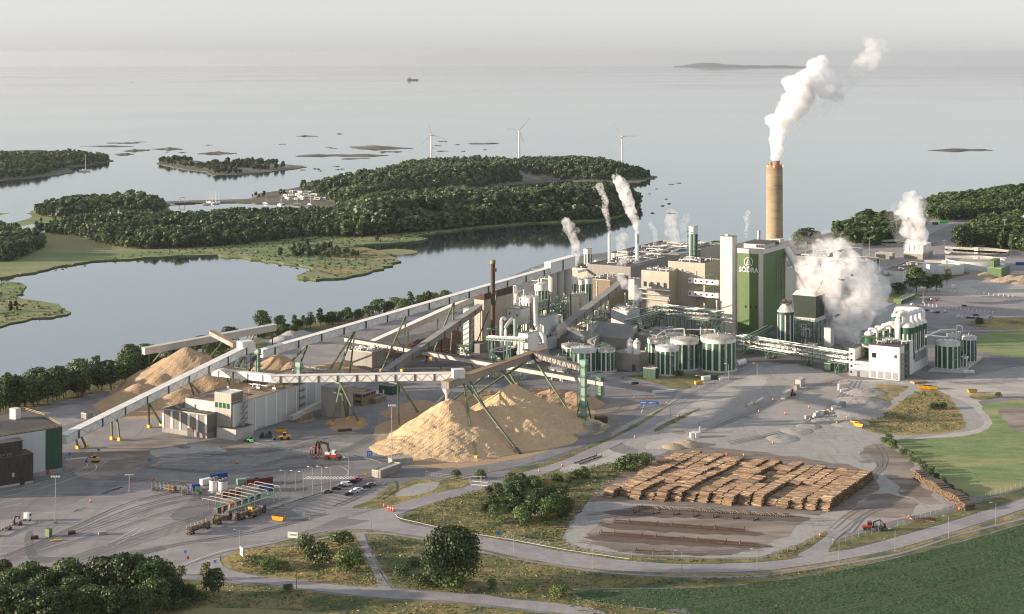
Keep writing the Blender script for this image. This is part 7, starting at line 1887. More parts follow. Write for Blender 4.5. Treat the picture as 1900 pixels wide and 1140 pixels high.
fence([(700, 928), (728, 908), (722, 893)], 'kerb rail at the edge of the parking row', .5, 6, 'dkgrey', 2, 'kerb_rail', .12, 'kerb', 1)
fence([(620, 940), (655, 925), (712, 896)], 'low dark kerb below the parked cars', .4, 6, 'dkgrey', 2, 'kerb_rail', .12, 'kerb', 1)
fence([(545, 932), (610, 912)], 'low kerb between the lanes and parked cars', .4, 6, 'dkgrey', 2, 'kerb_rail', .12, 'kerb', 1)
PST = None
for i in range(18):
 first = PST is None
 if first: PST = single(MB().box((0, 0, 0), (.5, .5, 1.7)).box((0, 0, 1.7), (.6, .6, .2)), 'heater_post', M['offwhite'], 'white heater post in the long row across the far car park', 'post', 'white posts of the car park')
 o = PST if first else PST.copy()
 if not first: COL.objects.link(o)
 o.location = G(1716 + i * 7.4, 567.5 + i * .85, 0); o.scale = (1.1, 1.1, 1)
for i in range(16):
 o = PST.copy(); COL.objects.link(o); o.location = G(1745 + i * 9, 541 + i * .7, 0); o['label'] = 'white heater post in the upper row of the car park'
t = empty('telegraph_pole', G(550, 1093, 0), 'wooden telegraph pole in the meadow by the old road', 'pole'); MB().cyl((0, 0, 0), (0, 0, 9.5), .16, .11, 8).build('pole', M['trunk'], t, local=True); MB().box((0, 0, 8.9), (1.2, .12, .12)).build('crossarm', M['trunk'], t, local=True)
# blocks, pallets, skips
def blocks(px, py, dims, m, label, rz=0.0, name='concrete_block', group=None, cat='block'):
 return single(MB().box(G(px, py, ZG), dims, rz), name, M[m], label, cat, group)
blocks(1459, 737, (13, 2.4, 3.2), 'concrete_pale', 'long pale concrete block by the red telehandler', R(62), cat='concrete beam')
blocks(1485, 715, (9, 3.2, 4.0), 'concrete_pale', 'pale concrete block farther back on the gravel pad', R(62))
blocks(1478, 722, (5, 2.2, 2.4), 'concrete', 'darker block leaning against the farther pale block', R(62))
for k in range(4): blocks(1284 + k * 4.2, 812 - (k % 2) * 1.5, (2.0, 2.0, 2.4), 'whitebag', 'white wrapped pallet stack at the near left of the gravel pad', R(20), 'wrapped_pallet', 'white pallets at the near left', 'pallet')
blocks(1299, 803, (1.0, 1.6, 3.0), 'concrete_pale', 'upright grey slab beside the white pallets', 0)
for k in range(4): blocks(1559 + k * 4.6, 724 - k * .6, (2.2, 2.2, 3.6), 'cream', 'cream tall crate in the row below the evaporation plant', R(10), 'tall_crate', 'cream crates on the gravel pad', 'crate')
for k in range(3): blocks(1562 + k * 4.6, 727.5 - k * .6, (1.6, 1.6, 1.6), 'whitebag', 'small white crate in front of the cream crates', R(10), 'small_crate', 'small white crates', 'crate')
blocks(1395, 752, (12, 1.6, 1.4), 'concrete_pale', 'left one of two precast beams lying on gravel', R(62), cat='concrete beam')
blocks(1408, 747, (14, 1.6, 1.4), 'concrete_pale', 'right one of two precast beams lying on gravel', R(62), cat='concrete beam')
r = random.Random(8)
for k in range(14):
 f = k / 13; blocks(1500 + 62 * f, 778 - 22 * f + r.uniform(-1.5, 1.5), (r.uniform(1.5, 4), r.uniform(1, 2), r.uniform(.6, 2.4)), r.choice(['concrete_pale', 'whitebag', 'stack_tan', 'skip']), 'building material piece in the line along the gravel pad edge', R(r.uniform(10, 60)), 'material_stack', 'building materials along the pad edge', 'building material')
for k in range(2): blocks(1558 + k * 5, 757 - k, (3.0, 2.6, 3.4), 'skip', 'grey tall crate at the corner of the gravel pad', R(20), 'tall_crate', 'grey crates at the pad corner', 'crate')
def skip(px, py, rz, label, group):
 t = empty('tipping_skip', G(px, py, ZG), label, 'skip', group, rz)
 profile(MB(), [(-2.2, .2), (2.2, .2), (2.8, 1.9), (-2.8, 1.9)], -1.1, 1.1).build('bin', M['yellow'], t, local=True); profile(MB(), [(-2.5, 1.91), (2.5, 1.91), (2.5, 1.95), (-2.5, 1.95)], -.9, .9).build('opening', M['rust'], t, local=True)
for k in range(3): skip(1712 + k * 9, 721 + k * .8, R(-5), ['left', 'middle', 'right'][k] + ' one of three yellow skips at the top of the weedy plot', 'yellow skips by the weedy plot')
for k in range(2): skip(1588 + k * 6, 788 + k * 4, R(-40), ['upper', 'lower'][k] + ' one of two yellow skips by the weedy corner', 'yellow skips by the weedy corner')
skip(1804, 729, R(10), 'single yellow skip on the small round weed patch', None)
skip(520, 803, R(20), 'yellow skip by the black grab machine', None)
skip(517, 966, R(-20), 'pale yellow trough in the lower yard', None)
for px, py, d, m, lab in ((64, 1000, (3.0, 1.6, 1.2), 'rust', 'rusty frame block left of the other in the lower yard'), (190, 992, (3, 1.8, 1.2), 'concrete', 'brown and white block by the marked bay'), (133, 991, (3, 1.8, 1.2), 'rust', 'rust coloured block in the lower yard'), (105, 1004, (4.5, .8, .5), 'paint_yellow', 'yellow striped beam by the gate kiosk'), (1310, 705, (5, 2.6, 2.2), 'whitebag', 'white site box below the widest striped tank'), (1324, 704, (5, 2.8, 2.8), 'dkgrey', 'dark site box below the widest striped tank'), (1342, 704.5, (6, 2.4, 1.2), 'whitebag', 'low white tarpaulin stack by the dark site box'),
       (1295, 713, (3.6, 2.2, 1.8), 'yellow', 'yellow bucket shaped box by the tank mound'), (1232, 728, (14, 1.4, 1.2), 'whitebag', 'long white wrapped beam beside the turning loop'), (1792, 692, (4, 2, 1.6), 'whitebag', 'white bags by the striped tanks slab'), (1803, 692, (3, 2, 1.6), 'whitebag', 'second white bag heap by the striped tanks slab'), (1705, 711, (9, 4, 1.2), 'stack_tan', 'stack of tan planks before the evaporation plant'), (1178, 713, (4, 2, 1.2), 'black', 'black scrap heap near the turning loop'), (1557, 786, (4, 2.5, 1.4), 'stack_tan', 'tan box at the foot of the grey slope'),
       (640, 800, (7, 2, 1), 'rust', 'rusty scrap at the conveyor foot'), (1098, 802, (8, 5, 4.5), 'concrete', 'concrete base block at the mint lattice tower'), (1115, 784, (6, 4, 3), 'rust', 'rusty machine by the concrete trough'), (1010, 897, (.6, .6, 1.4), 'orange', 'orange barrel on the access road')):
 blocks(px, py, d, m, lab, R(20), 'site_block')
# ------------------------------------------------------------------ logs
def stacked_logs():
 rng = np.random.default_rng(5)
 C0 = Vector((41, 712, 0)); e = Vector((137, 690, 0)); bl = Vector((84, 783, 0)); br = Vector((166, 741, 0))
 ncol = 17; pick = []; P, D, L, Rr = [], [], [], []
 for i in range(ncol):
  f = (i + .5) / ncol
  s = C0.lerp(e, f); en = bl.lerp(br, f); d = (en - s); Lc = d.length; d = V
  s = s - V * rng.uniform(0, 4)
  Lc += rng.uniform(-3, 4)
  phase = rng.uniform(0, 9); h0 = rng.uniform(3.0, 4.6)
  cuts = np.cumsum(rng.uniform(11, 34, 14)); hs = np.where(rng.random(15) < .13, rng.uniform(2.2, 3.2, 15), rng.uniform(3.6, 4.5, 15))
  if i == ncol - 1: hs = hs * .3 + 3.6
  n = int(Lc / .44)
  for j in range(n):
   x = j * .44
   k = int(np.searchsorted(cuts, x)); h = hs[k]
   if k > 0: u = min(1, (x - cuts[k - 1]) / 2.5); h = hs[k - 1] * (1 - u) + h * u
   h = min(h, 1.0 + x * 1.1, 1.0 + (Lc - x) * 1.2)
   nl = max(1, int(h / .42))
   for q in range(nl):
    if q < nl - 3 and rng.random() < 0: continue
    z = .22 + q * .42 + rng.uniform(-.06, .06) + (rng.uniform(0, .16) if q == nl - 1 else 0)
    p = s + V * (x + rng.uniform(-.12, .12)) + U * rng.uniform(-.45, .45) - U * 2.7
    l = 4.6 + rng.uniform(-.3, .25)
    dd = (U + V * rng.uniform(-.035, .035)).normalized()
    top = q == nl - 1
    if top and j < 60 and len(pick) < 225 and rng.random() < .23: pick.append((p, dd, l, z)); continue
    P.append((p.x, p.y, z)); D.append(tuple(dd)); L.append(l); Rr.append(rng.uniform(.17, .26))
 return np.array(P), np.array(D), np.array(L), np.array(Rr), pick
def many_logs(name, P, D, L, Rr, n=6, mats=None):
 N = len(P); Z = np.array([0, 0, 1.0])
 k = np.cross(D, Z); k /= np.linalg.norm(k, axis=1)[:, None] + 1e-9
 b = np.cross(D, k)
 an = 2 * np.pi * np.arange(n) / n
 ring = k[:, None, :] * np.cos(an)[None, :, None] + b[:, None, :] * np.sin(an)[None, :, None]
 r0 = P[:, None, :] + ring * Rr[:, None, None]; r1 = (P + D * L[:, None])[:, None, :] + ring * (Rr * .9)[:, None, None]
 vs = np.concatenate([r0, r1], 1).reshape(-1, 3)
 base = (np.arange(N) * 2 * n)[:, None]
 i = np.arange(n); i2 = (i + 1) % n
 side = np.stack([base + i, base + i + n, base + i2 + n, base + i2], -1).reshape(-1, 4)
 caps = []
 for off in (0, n):
  for (a, bb, c, d) in ((0, 1, 2, 3), (0, 3, 4, 5)):
   q = [a, bb, c, d] if off else [d, c, bb, a]
   caps.append(np.concatenate([base + off + x for x in q], 1))
 caps = np.concatenate(caps, 0)
 return np_mesh(name, vs, np.concatenate([side, caps], 0), mats or [M['log'], M['log_end']], midx=np.concatenate([np.zeros(len(side), int), np.ones(len(caps), int)]))
P, D, L, Rr, pick = stacked_logs()
o = many_logs('stacked_logs', P, D, L, Rr); tag(o, 'great field of stacked brown logs in slanting rows', 'logs', kind='stuff')
mb = MB(); log_mesh(mb, (0, 0, 0), (1, 0, 0), 4.6, .23, 8); LOG = mb.build('log', [M['log'], M['log_end']]); ORG[LOG.name] = Vector()
for i, (p, dd, l, z) in enumerate(pick):
 o = LOG if i == 0 else LOG.copy()
 if i: COL.objects.link(o)
 o.location = (p.x, p.y, z); o.rotation_euler = (0, 0, math.atan2(dd.y, dd.x))
 tag(o, 'brown log lying on top of the great slanting log rows', 'log', 'logs on top of the stacked rows')
mbd = MB(); log_mesh(mbd, (0, 0, 0), (1, 0, 0), 5.2, .26, 9); LOGD = mbd.build('log', [M['log_dark'], M['log_end']]); ORG[LOGD.name] = Vector()
r = random.Random(4)
for i in range(64):
 o = LOGD if i == 0 else LOGD.copy()
 if i: COL.objects.link(o)
 f = i / 63; g = G(1190 + 276 * f, 943 + 16 * f, .3)
 o.location = g; o.rotation_euler = (0, 0, R(112 + r.uniform(-9, 9))); o.scale = (r.uniform(.85, 1.1),) * 3
 tag(o, 'dark log with pale cut end in the single row on the yard floor', 'log', 'single row of dark logs')
# side stack with its cut ends to the left
P, D, L, Rr = [], [], [], []
a, b = G(1690, 885), G(1790, 948); nrm = Vector((.93, .37, 0)).normalized()
rng = np.random.default_rng(9)
for j in range(150):
 p = a.lerp(b, j / 149)
 h = 3.8 + .6 * math.sin(j * .12)
 if j < 12: h = 1.2 + j * .22
 for q in range(int(h / .38)):
  pp = p + nrm * rng.uniform(-.4, .4); P.append((pp.x, pp.y, .2 + q * .37)); D.append(tuple(nrm)); L.append(rng.uniform(4.6, 5.6)); Rr.append(rng.uniform(.17, .24))
o = many_logs('stacked_logs', np.array(P), np.array(D), np.array(L), np.array(Rr), 6, [M['log_dark'], M['log_end']]); tag(o, 'long log stack by the green field with orange cut ends', 'logs', kind='stuff')
P, D, L, Rr = [], [], [], []
for (px, py, n) in ((1702, 968, 22), (1723, 966, 10), (1072, 930, 5), (1065, 950, 3), (1040, 980, 8)):
 g = G(px, py)
 for k in range(n): pp = g + Vector((rng.uniform(-1.5, 1.5), rng.uniform(-1.6, 1.6), 0)); P.append((pp.x - 2.5, pp.y, .25 + .33 * (k // 5))); D.append((math.cos(.1 * k), math.sin(.06 * k) - .3, 0)); L.append(5.0); Rr.append(.2)
D = np.array(D); D /= np.linalg.norm(D, axis=1)[:, None]
o = many_logs('loose_logs', np.array(P), D, np.array(L), np.array(Rr)); tag(o, 'loose logs in small piles near the fence', 'logs', kind='stuff')
def bunk(label, a, b, gap=3.0, posts=True, m='bark_dirt'):
 a, b = G(*a), G(*b); d = (b - a); Lb = d.length; d = d / Lb; s = Vector((-d.y, d.x, 0))
 t = empty('log_bunk', a, label, 'log bunk')
 for sd in (-1, 1): MB().bar(a + s * sd * gap / 2 + Vector((0, 0, .35)), b + s * sd * gap / 2 + Vector((0, 0, .35)), .26, .4).build('rail', M['rust'], t)
 n = int(Lb / 5.5)
 for i in range(n + 1):
  p = a + d * (Lb * i / n)
  for sd in (-1, 1): MB().bar(p + s * sd * gap / 2 + Vector((0, 0, .62)), p + s * sd * gap / 2 + Vector((0, 0, 1.4)), .26).build('post', M['stack_tan' if (i * 7 + sd) % 3 == 0 else 'rust'], t)
bunk('upper long empty log bunk in the yard', (1140, 969), (1381, 986))
bunk('lower long empty log bunk in the yard', (1114, 991), (1400, 1013))
bunk('short empty log bunk near the road fence', (1180, 1025), (1245, 1029))
bunk('empty log bunk beside the access road behind the bank', (1070, 862), (1112, 847))
for k in range(7):
 g = G(1182 + k * 37, 951 + k * 2.4); t = empty('log_cradle', g, 'small empty log cradle in the row below the dark logs', 'log cradle', 'small log cradles')
 MB().bar(g + Vector((-1.6, -1, .2)), g + Vector((1.2, 1.6, .2)), .35).build('beam', M['rust'], t)
 for e in (Vector((-1.6, -1, .2)), Vector((1.2, 1.6, .2))): MB().bar(g + e, g + e + Vector((0, 0, 1.6)), .25).build('post', M['rust'], t)
# ------------------------------------------------------------------ far things on and by the water
def turbine(px, base, hub, tips, label):
 b = S(px, base); Y = b.y; z0 = seaz(b.x, b.y) + 1; hz = ZP(hub, Y)
 t = empty('wind_turbine', (b.x, b.y, z0), label, 'wind turbine')
 MB().cyl((b.x, b.y, z0), (b.x, b.y, hz), 1.9, 1.05, 16).build('tower', M['offwhite'], t)
 n = MB().box((b.x, b.y, hz - .4), (2.2, 5.5, 2.2)).build('nacelle', M['offwhite'], t)
 c = Vector((b.x, b.y - 3.6, hz + .7)); MB().lathe(c, [(0, -1.1), (1.1, -.4), (1.1, .4), (0, 1.1)], 12).build('hub', M['offwhite'], t)
 a0 = math.atan2(-(tips[1] - hub), tips[0] - px)
 for k in range(3):
  a = a0 + k * 2.0944; d = Vector((math.cos(a), 0, math.sin(a))); s = Vector((-d.z, 0, d.x)); y = Vector((0, 1, 0)); mb = MB()
  st = [(0, .5, .5), (2, 1.2, .45), (6, 1.1, .35), (16, .65, .2), (27, .18, .08)]
  for (r0, w0, t0), (r1, w1, t1) in zip(st, st[1:]):
   p, q = c + d * r0, c + d * r1
   mb.hexa([p - s * w0 - y * t0, p + s * w0 - y * t0, p + s * w0 + y * t0, p - s * w0 + y * t0, q - s * w1 - y * t1, q + s * w1 - y * t1, q + s * w1 + y * t1, q - s * w1 + y * t1])
  mb.build('blade', M['offwhite'], t)
turbine(800.5, 322, 251, (794, 224), 'leftmost of the three white wind turbines on the headland')
turbine(963.5, 316, 243, (978, 226), 'middle of the three white wind turbines on the headland')
turbine(1154.5, 330, 254, (1141, 233), 'rightmost of the three white wind turbines, by the point')
def ship():
 p = S(766, 149.5); k = p.y / FPX
 t = empty('cargo_ship', p, 'grey cargo ship far out on the open sea', 'ship')
 Lh = 22 * k; profile(MB(), [(-Lh * .46, 0), (Lh * .44, 0), (Lh * .5, 9), (Lh * .3, 8), (-Lh * .5, 8)], -8, 8).build('hull', M['ship_blue'], t, local=True)
 MB().box((-Lh * .28, 0, 8), (Lh * .2, 14, 9)).box((-Lh * .27, 0, 17), (Lh * .14, 10, 5)).build('bridge', M['ship_grey'], t, local=True)
 MB().cyl((-Lh * .33, 0, 17), (-Lh * .33, 0, 26), 2, 2, 8).build('funnel', M['ship_blue'], t, local=True)
 MB().box((Lh * .1, 0, 8), (Lh * .5, 12, 3)).build('hatch_covers', M['ship_grey'], t, local=True)
M['ship_blue'] = mat('ship_blue', (.05, .08, .12), (.06, .09, .13), .1, .6); M['ship_grey'] = mat('ship_grey', (.16, .18, .2), (.2, .22, .24), .1, .6)
ship()
CAR = None; r = random.Random(12)
spots = [(532 + r.uniform(-3, 3) + (i % 9) * 9.0, 359 + (i // 9) * 6.2 + r.uniform(-1.2, 1.2)) for i in range(27)]
for i, (px, py) in enumerate(spots):
 first = CAR is None
 if first:
  CAR = empty('caravan', (0, 0, 0), cat='caravan')
  profile(MB(), [(-3, .5), (2.6, .5), (3, 1.5), (2.6, 2.8), (-2.8, 2.8)], -1.15, 1.15).build('body', M['offwhite'], CAR, local=True); MB().box((0, -1.17, 1.3), (3.4, .06, .8)).build('window', M['glass'], CAR, local=True)
  for y in (-1, 1): wheel((0, y, .35), .35, .25, CAR)
 p = S(px, py, 1.0)
 place(CAR, first, (p.x, p.y, p.z + .1), r.uniform(-.6, .6), r.uniform(1.0, 1.5), 'white caravan on the crowded camping ground by the marina', 'caravans by the marina')
BOAT = None
for i in range(14):
 first = BOAT is None
 if first:
  BOAT = empty('sailing_boat', (0, 0, 0), cat='sailing boat')
  profile(MB(), [(-4, 0), (3.4, 0), (4.6, 1.2), (-4.2, 1.0)], -1.3, 1.3).build('hull', M['offwhite'], BOAT, local=True); MB().box((-.4, 0, 1.0), (3, 1.6, .7)).build('cabin', M['offwhite'], BOAT, local=True); MB().cyl((.6, 0, 1), (.6, 0, 13), .14, .09, 6).build('mast', M['offwhite'], BOAT, local=True)
 px, py = (374 + r.uniform(0, 36), 376 + r.uniform(0, 4)) if i < 9 else (440 + r.uniform(0, 150), 377 + r.uniform(0, 5))
 p = S(px, py, .1); place(BOAT, first, p, r.uniform(0, 6), r.uniform(.9, 1.3), 'small white boat moored at the marina jetty', 'boats at the marina')
p = S(157, 318, .1); o = place(BOAT, False, p, .4, 2.2, 'single white sailing boat at anchor by the left wooded islet', None); del o['group']
p, q = S(302, 378, 1), S(362, 376, 1); t = empty('jetty_bridge', p, 'low white footbridge and causeway at the marina', 'bridge')
MB().bar(p + Vector((0, 0, .6)), q + Vector((0, 0, .6)), 4, .8).build('deck', M['concrete'], t)
for f in (.52, .68): MB().bar(p.lerp(q, f) + Vector((0, 0, 1)), p.lerp(q, f) + Vector((0, 0, 7)), .9).build('post', M['offwhite'], t)
MB().bar(p.lerp(q, .52) + Vector((0, 0, 7)), p.lerp(q, .68) + Vector((0, 0, 7)), .9).build('beam', M['offwhite'], t)
B = S(52, 455, 1.6); t = empty('red_cottage', B, 'small red cottage among trees on the marsh edge', 'house')
MB().box((0, 0, 0), (13, 8, 5)).build('wall', M['maroon'], t, local=True); profile(MB(), [(-4.6, 0), (4.6, 0), (0, 3.2)], -7, 7).build('roof', M['rust'], t, local=True).rotation_euler = (0, 0, math.pi / 2); t.children[-1].location = (0, 0, 5.02)
# ------------------------------------------------------------------ trees
def rand_dirs(rng, n):
 v = rng.normal(size=(n, 3)); return v / np.linalg.norm(v, axis=1)[:, None]
def leaf_quads(rng, c, nrm, size):
 n = len(c)
 t = np.cross(nrm, rand_dirs(rng, n)); t /= np.linalg.norm(t, axis=1)[:, None] + 1e-9
 b = np.cross(nrm, t)
 s = (size * rng.uniform(.6, 1.25, n))[:, None]; k = (size * rng.uniform(.45, 1.0, n))[:, None]
 return np.stack([c - t * s - b * k * .3, c + t * s * .2 - b * k, c + t * s + b * k * .3, c - t * s * .2 + b * k], 1)
def crown(seed, h, w, base, nl, nq, size, kind='round'):
 rng = np.random.default_rng(seed); C, N = [], []
 lob = []
 for i in range(nl):
  f = (i + .5) / nl; z = base + (h - base) * (.12 + .83 * f)
  if kind == 'tall': rad = .30 * w * (1.1 - .55 * abs(f - .35) * 2)
  elif kind == 'cone': rad = .40 * w * (1.05 - f)
  else: rad = .36 * w * math.sqrt(max(.12, 1 - (2 * f - .85) ** 2))
  a = i * 2.4 + rng.uniform(-.5, .5)
  lr = {'round': .27, 'tall': .26, 'cone': .2, 'bush': .34}.get(kind, .27) * w * rng.uniform(.75, 1.2)
  lob.append((rad * math.cos(a), rad * math.sin(a), z, lr))
 wt = np.array([l[3] ** 2 for l in lob]); wt /= wt.sum()
 for (x, y, z, lr), k in zip(lob, (wt * nq).astype(int) + 1):
  d = rand_dirs(rng, k); d[:, 2] = np.where(d[:, 2] < -.5, -d[:, 2] * .6, d[:, 2])
  rr = lr * rng.uniform(.62, 1.08, k)
  C.append(np.array([x, y, z]) + d * rr[:, None] * np.array([1, 1, .82])); n = d + rng.normal(scale=.45, size=(k, 3)); N.append(n / np.linalg.norm(n, axis=1)[:, None])
 C = np.concatenate(C); N = np.concatenate(N)
 C[:, 2] = np.clip(C[:, 2], base * .6, h)
 return leaf_quads(rng, C, N, size), lob
def tree_proto(name, seed, h, w, base, nl, nq, size, leaf, kind='round', trunk=True):
 t = empty(name, (0, 0, 0))
 q, lob = crown(seed, h, w, base, nl, nq, size, kind)
 np_mesh('crown', q.reshape(-1, 3), np.arange(len(q) * 4).reshape(-1, 4), M[leaf], parent=t)
 if trunk:
  mb = MB(); r = max(.1, h * .022)
  mb.tube([(0, 0, -.3), (.05 * r, 0, h * .3), (r * .6, -r * .4, h * .82)], [r * 1.25, r * .8, r * .2], 7)
  for (x, y, z, lr) in lob[::3]: mb.tube([(0, 0, max(base * .8, z * .45)), (x * .5, y * .5, z * .8), (x * .9, y * .9, z)], [r * .5, r * .3, r * .1], 5)
  mb.build('trunk', M['trunk'], t, local=True)
 return t
PROTO = {}
def proto(kind):
 if kind not in PROTO:
  P = []
  for s in range(4 if kind not in ('oak',) else 1):
   if kind == 'leafy': t = tree_proto('broadleaf_tree', 10 + s, 12, 9.5 + s * .5, 2.2, 17, 1500, .50, 'leaf')
   elif kind == 'tall': t = tree_proto('slender_tree', 20 + s, 13, 6.2, 2.0, 15, 900, .46, 'leaf', 'tall')
   elif kind == 'pale': t = tree_proto('pale_tree', 30 + s, 10, 6.5, 2.0, 13, 700, .40, 'leaf_pale', 'tall')
   elif kind == 'bush': t = tree_proto('bush', 40 + s, 4, 5.2, .1, 11, 800, .30, 'leaf_bush', 'bush', False)
   elif kind == 'dkbush': t = tree_proto('bush', 50 + s, 4, 5.0, .1, 11, 800, .30, 'leaf', 'bush', False)
   elif kind == 'oak': t = tree_proto('oak_tree', 61, 20, 21, 3.0, 34, 6500, .55, 'leaf_oak')
   elif kind == 'big': t = tree_proto('broadleaf_tree', 70 + s, 17, 13, 2.4, 24, 3200, .52, 'leaf_oak')
   P.append([t, False])
  PROTO[kind] = P
 return PROTO[kind]
TR = random.Random(21)
def tree(kind, px, base, top=None, label=None, group=None, cat=None, w=None, h=None, z=0.0, pos=None):
 P = proto(kind); e = TR.choice(P)
 g = G(px, base, z) if pos is None else Vector(pos)
 H0 = {'leafy': 12, 'tall': 13, 'pale': 10, 'bush': 4, 'dkbush': 4, 'oak': 20, 'big': 17}[kind]
 W0 = {'leafy': 10, 'tall': 6.2, 'pale': 6.5, 'bush': 5.2, 'dkbush': 5.0, 'oak': 21, 'big': 13}[kind]
 H = h or (ZP(top, g.y) - z); s = H / H0; sw = s if w is None else (w * g.y / FPX) / W0
 o = place(e[0], not e[1], g, TR.uniform(0, 6.28), (sw * TR.uniform(.92, 1.08), sw * TR.uniform(.92, 1.08), s), label, group); e[1] = True
 o['category'] = cat or ('bush' if 'bush' in kind else 'tree')
 return o
# foreground clump, lower left
lab = 'dark broadleaf tree in the dense clump at the lower left corner'
for px, b, tp in ((-22, 1120, 1062), (8, 1075, 1040), (22, 1130, 1058), (52, 1118, 1048), (85, 1135, 1062), (78, 1112, 1054), (122, 1122, 1043), (152, 1116, 1052), (140, 1150, 1072), (192, 1122, 1037), (227, 1126, 1033), (246, 1120, 1034), (276, 1126, 1040), (299, 1118, 1046), (318, 1124, 1070), (285, 1142, 1078),
     (-5, 1175, 1090), (40, 1172, 1088), (95, 1178, 1096), (170, 1165, 1090), (215, 1170, 1092), (255, 1162, 1090), (330, 1118, 1082), (352, 1120, 1086)):
 tree('big', px, b, tp, lab, 'trees in the lower left clump', w=(b - tp) * TR.uniform(.72, .92))
tree('leafy', 397, 1107, 1057, 'round dark tree standing free at the right end of the lower left clump', w=36)
tree('pale', 382, 1088, 1044, 'thin pale tree behind the round dark tree', w=26)
tree('pale', 337, 1078, 1050, 'small sparse pine like tree by the junction', w=18)
tree('bush', 365, 1112, 1098, 'low green bush at the foot of the round dark tree', w=34); tree('bush', 330, 1130, 1112, 'low green bush spreading below the clump', w=44)
tree('dkbush', 534, 1098, 1085, 'little bush by the telegraph pole', w=20)
tree('oak', 838, 1088, 984, 'mighty lone oak between the two roads', w=100)
for px, b, tp, w, l in ((568, 1026, 995, 34, 'round bush leftmost of the four on the dry meadow'), (590, 1046, 1012, 44, 'rounded bush in the middle of the dry meadow'), (634, 1012, 989, 40, 'round bush by the cycle path on the dry meadow'), (648, 1058, 1020, 50, 'biggest round bush on the dry meadow, nearest the old road'),
      (472, 1048, 1034, 34, 'low dark thicket behind the tilted notice board'), (500, 1056, 1038, 40, 'low dark thicket right of the first on the dry meadow'), (524, 1058, 1046, 26, 'small dark bush ending the low thicket'),
      (779, 1086, 1068, 40, 'bush at the left foot of the oak'), (843, 1096, 1068, 42, 'rounded bush right under the oak'), (812, 1088, 1070, 26, 'small bush between two others under the oak'), (745, 1068, 1052, 30, 'bush in the rough meadow left of the oak'), (770, 1050, 1036, 30, 'bush higher in the rough meadow left of the oak'),
      (1041, 1106, 1088, 34, 'bush at the corner of the crop field'), (975, 1098, 1086, 30, 'low bush left of the crop field corner'), (914, 1092, 1076, 14, 'slim bush beside the old road'),
      (847, 889, 874, 16, 'single bright bush in the triangular meadow'), (891, 890, 873, 20, 'bright bush beside the white gate'), (1172, 874, 846, 50, 'big willow bush left of the log stacks'), (1197, 862, 844, 34, 'second willow bush against the log stacks'), (1150, 872, 858, 24, 'small willow bush at the stony bank'),
      (1649, 818, 806, 14, 'bush at the gate of the green field'), (1257, 697, 688, 20, 'bush below the slender striped tank'), (1852, 738, 729, 12, 'bush on the small round weed patch'), (1735, 760, 750, 18, 'dark bush high in the weedy plot'), (1750, 758, 748, 14, 'small dark bush in the weedy plot')):
 tree('dkbush' if 'dark' in l or 'round' in l else 'bush', px, b, tp, l, w=w)
bank = [(905, 915), (940, 890), (1000, 892), (1060, 880), (1105, 872), (1095, 895), (1072, 925), (1052, 955), (1015, 985), (950, 985), (900, 960), (880, 935)]
n = 0
while n < 56:
 px, py = TR.uniform(870, 1110), TR.uniform(868, 990)
 if not in_poly([px], [py], bank)[0]: continue
 hh = TR.uniform(2.4, 5.5) if 930 < px < 1060 else TR.uniform(2, 4)
 tree('dkbush' if n % 3 == 0 else 'bush', px, py, None, 'dark bush in the dense thicket on the bank left of the logs', 'bushes of the thicket', w=hh * 5.2 * TR.uniform(.8, 1.2), h=hh); n += 1
tree('leafy', 957, 930, 892, 'tallest round tree of the bank thicket by the access road', w=40); tree('leafy', 997, 950, 912, 'broad tree in the middle of the bank thicket', w=44); tree('leafy', 1020, 960, 926, 'tree right of the broad one in the bank thicket', w=44)
for i in range(30):
 f = i / 29; px, py = 1642 + 150 * f, 820 + 112 * f ** 1.05
 tree('bush', px + TR.uniform(-4, 8), py + TR.uniform(-3, 3), None, 'green bush in the hedge between log yard and green field', 'hedge of the green field', h=TR.uniform(1.6, 3.4), w=TR.uniform(9, 16))
for i in range(96):
 f = TR.random(); pts = [(-25, 772), (60, 750), (130, 736), (200, 718), (260, 700), (320, 682), (370, 662), (430, 645)]
 k = min(6, int(f * 7)); u = f * 7 - k; px = pts[k][0] * (1 - u) + pts[k + 1][0] * u; py = pts[k][1] * (1 - u) + pts[k + 1][1] * u + TR.uniform(-10, 9)
 hh = TR.uniform(10.5, 18) * (1.0 if px < 290 else .68)
 tree(TR.choice(['leafy', 'tall', 'tall', 'leafy', 'pale']), px, py, None, 'tree in the uneven row along the bay shore at the left', 'shore trees at the left', h=hh)
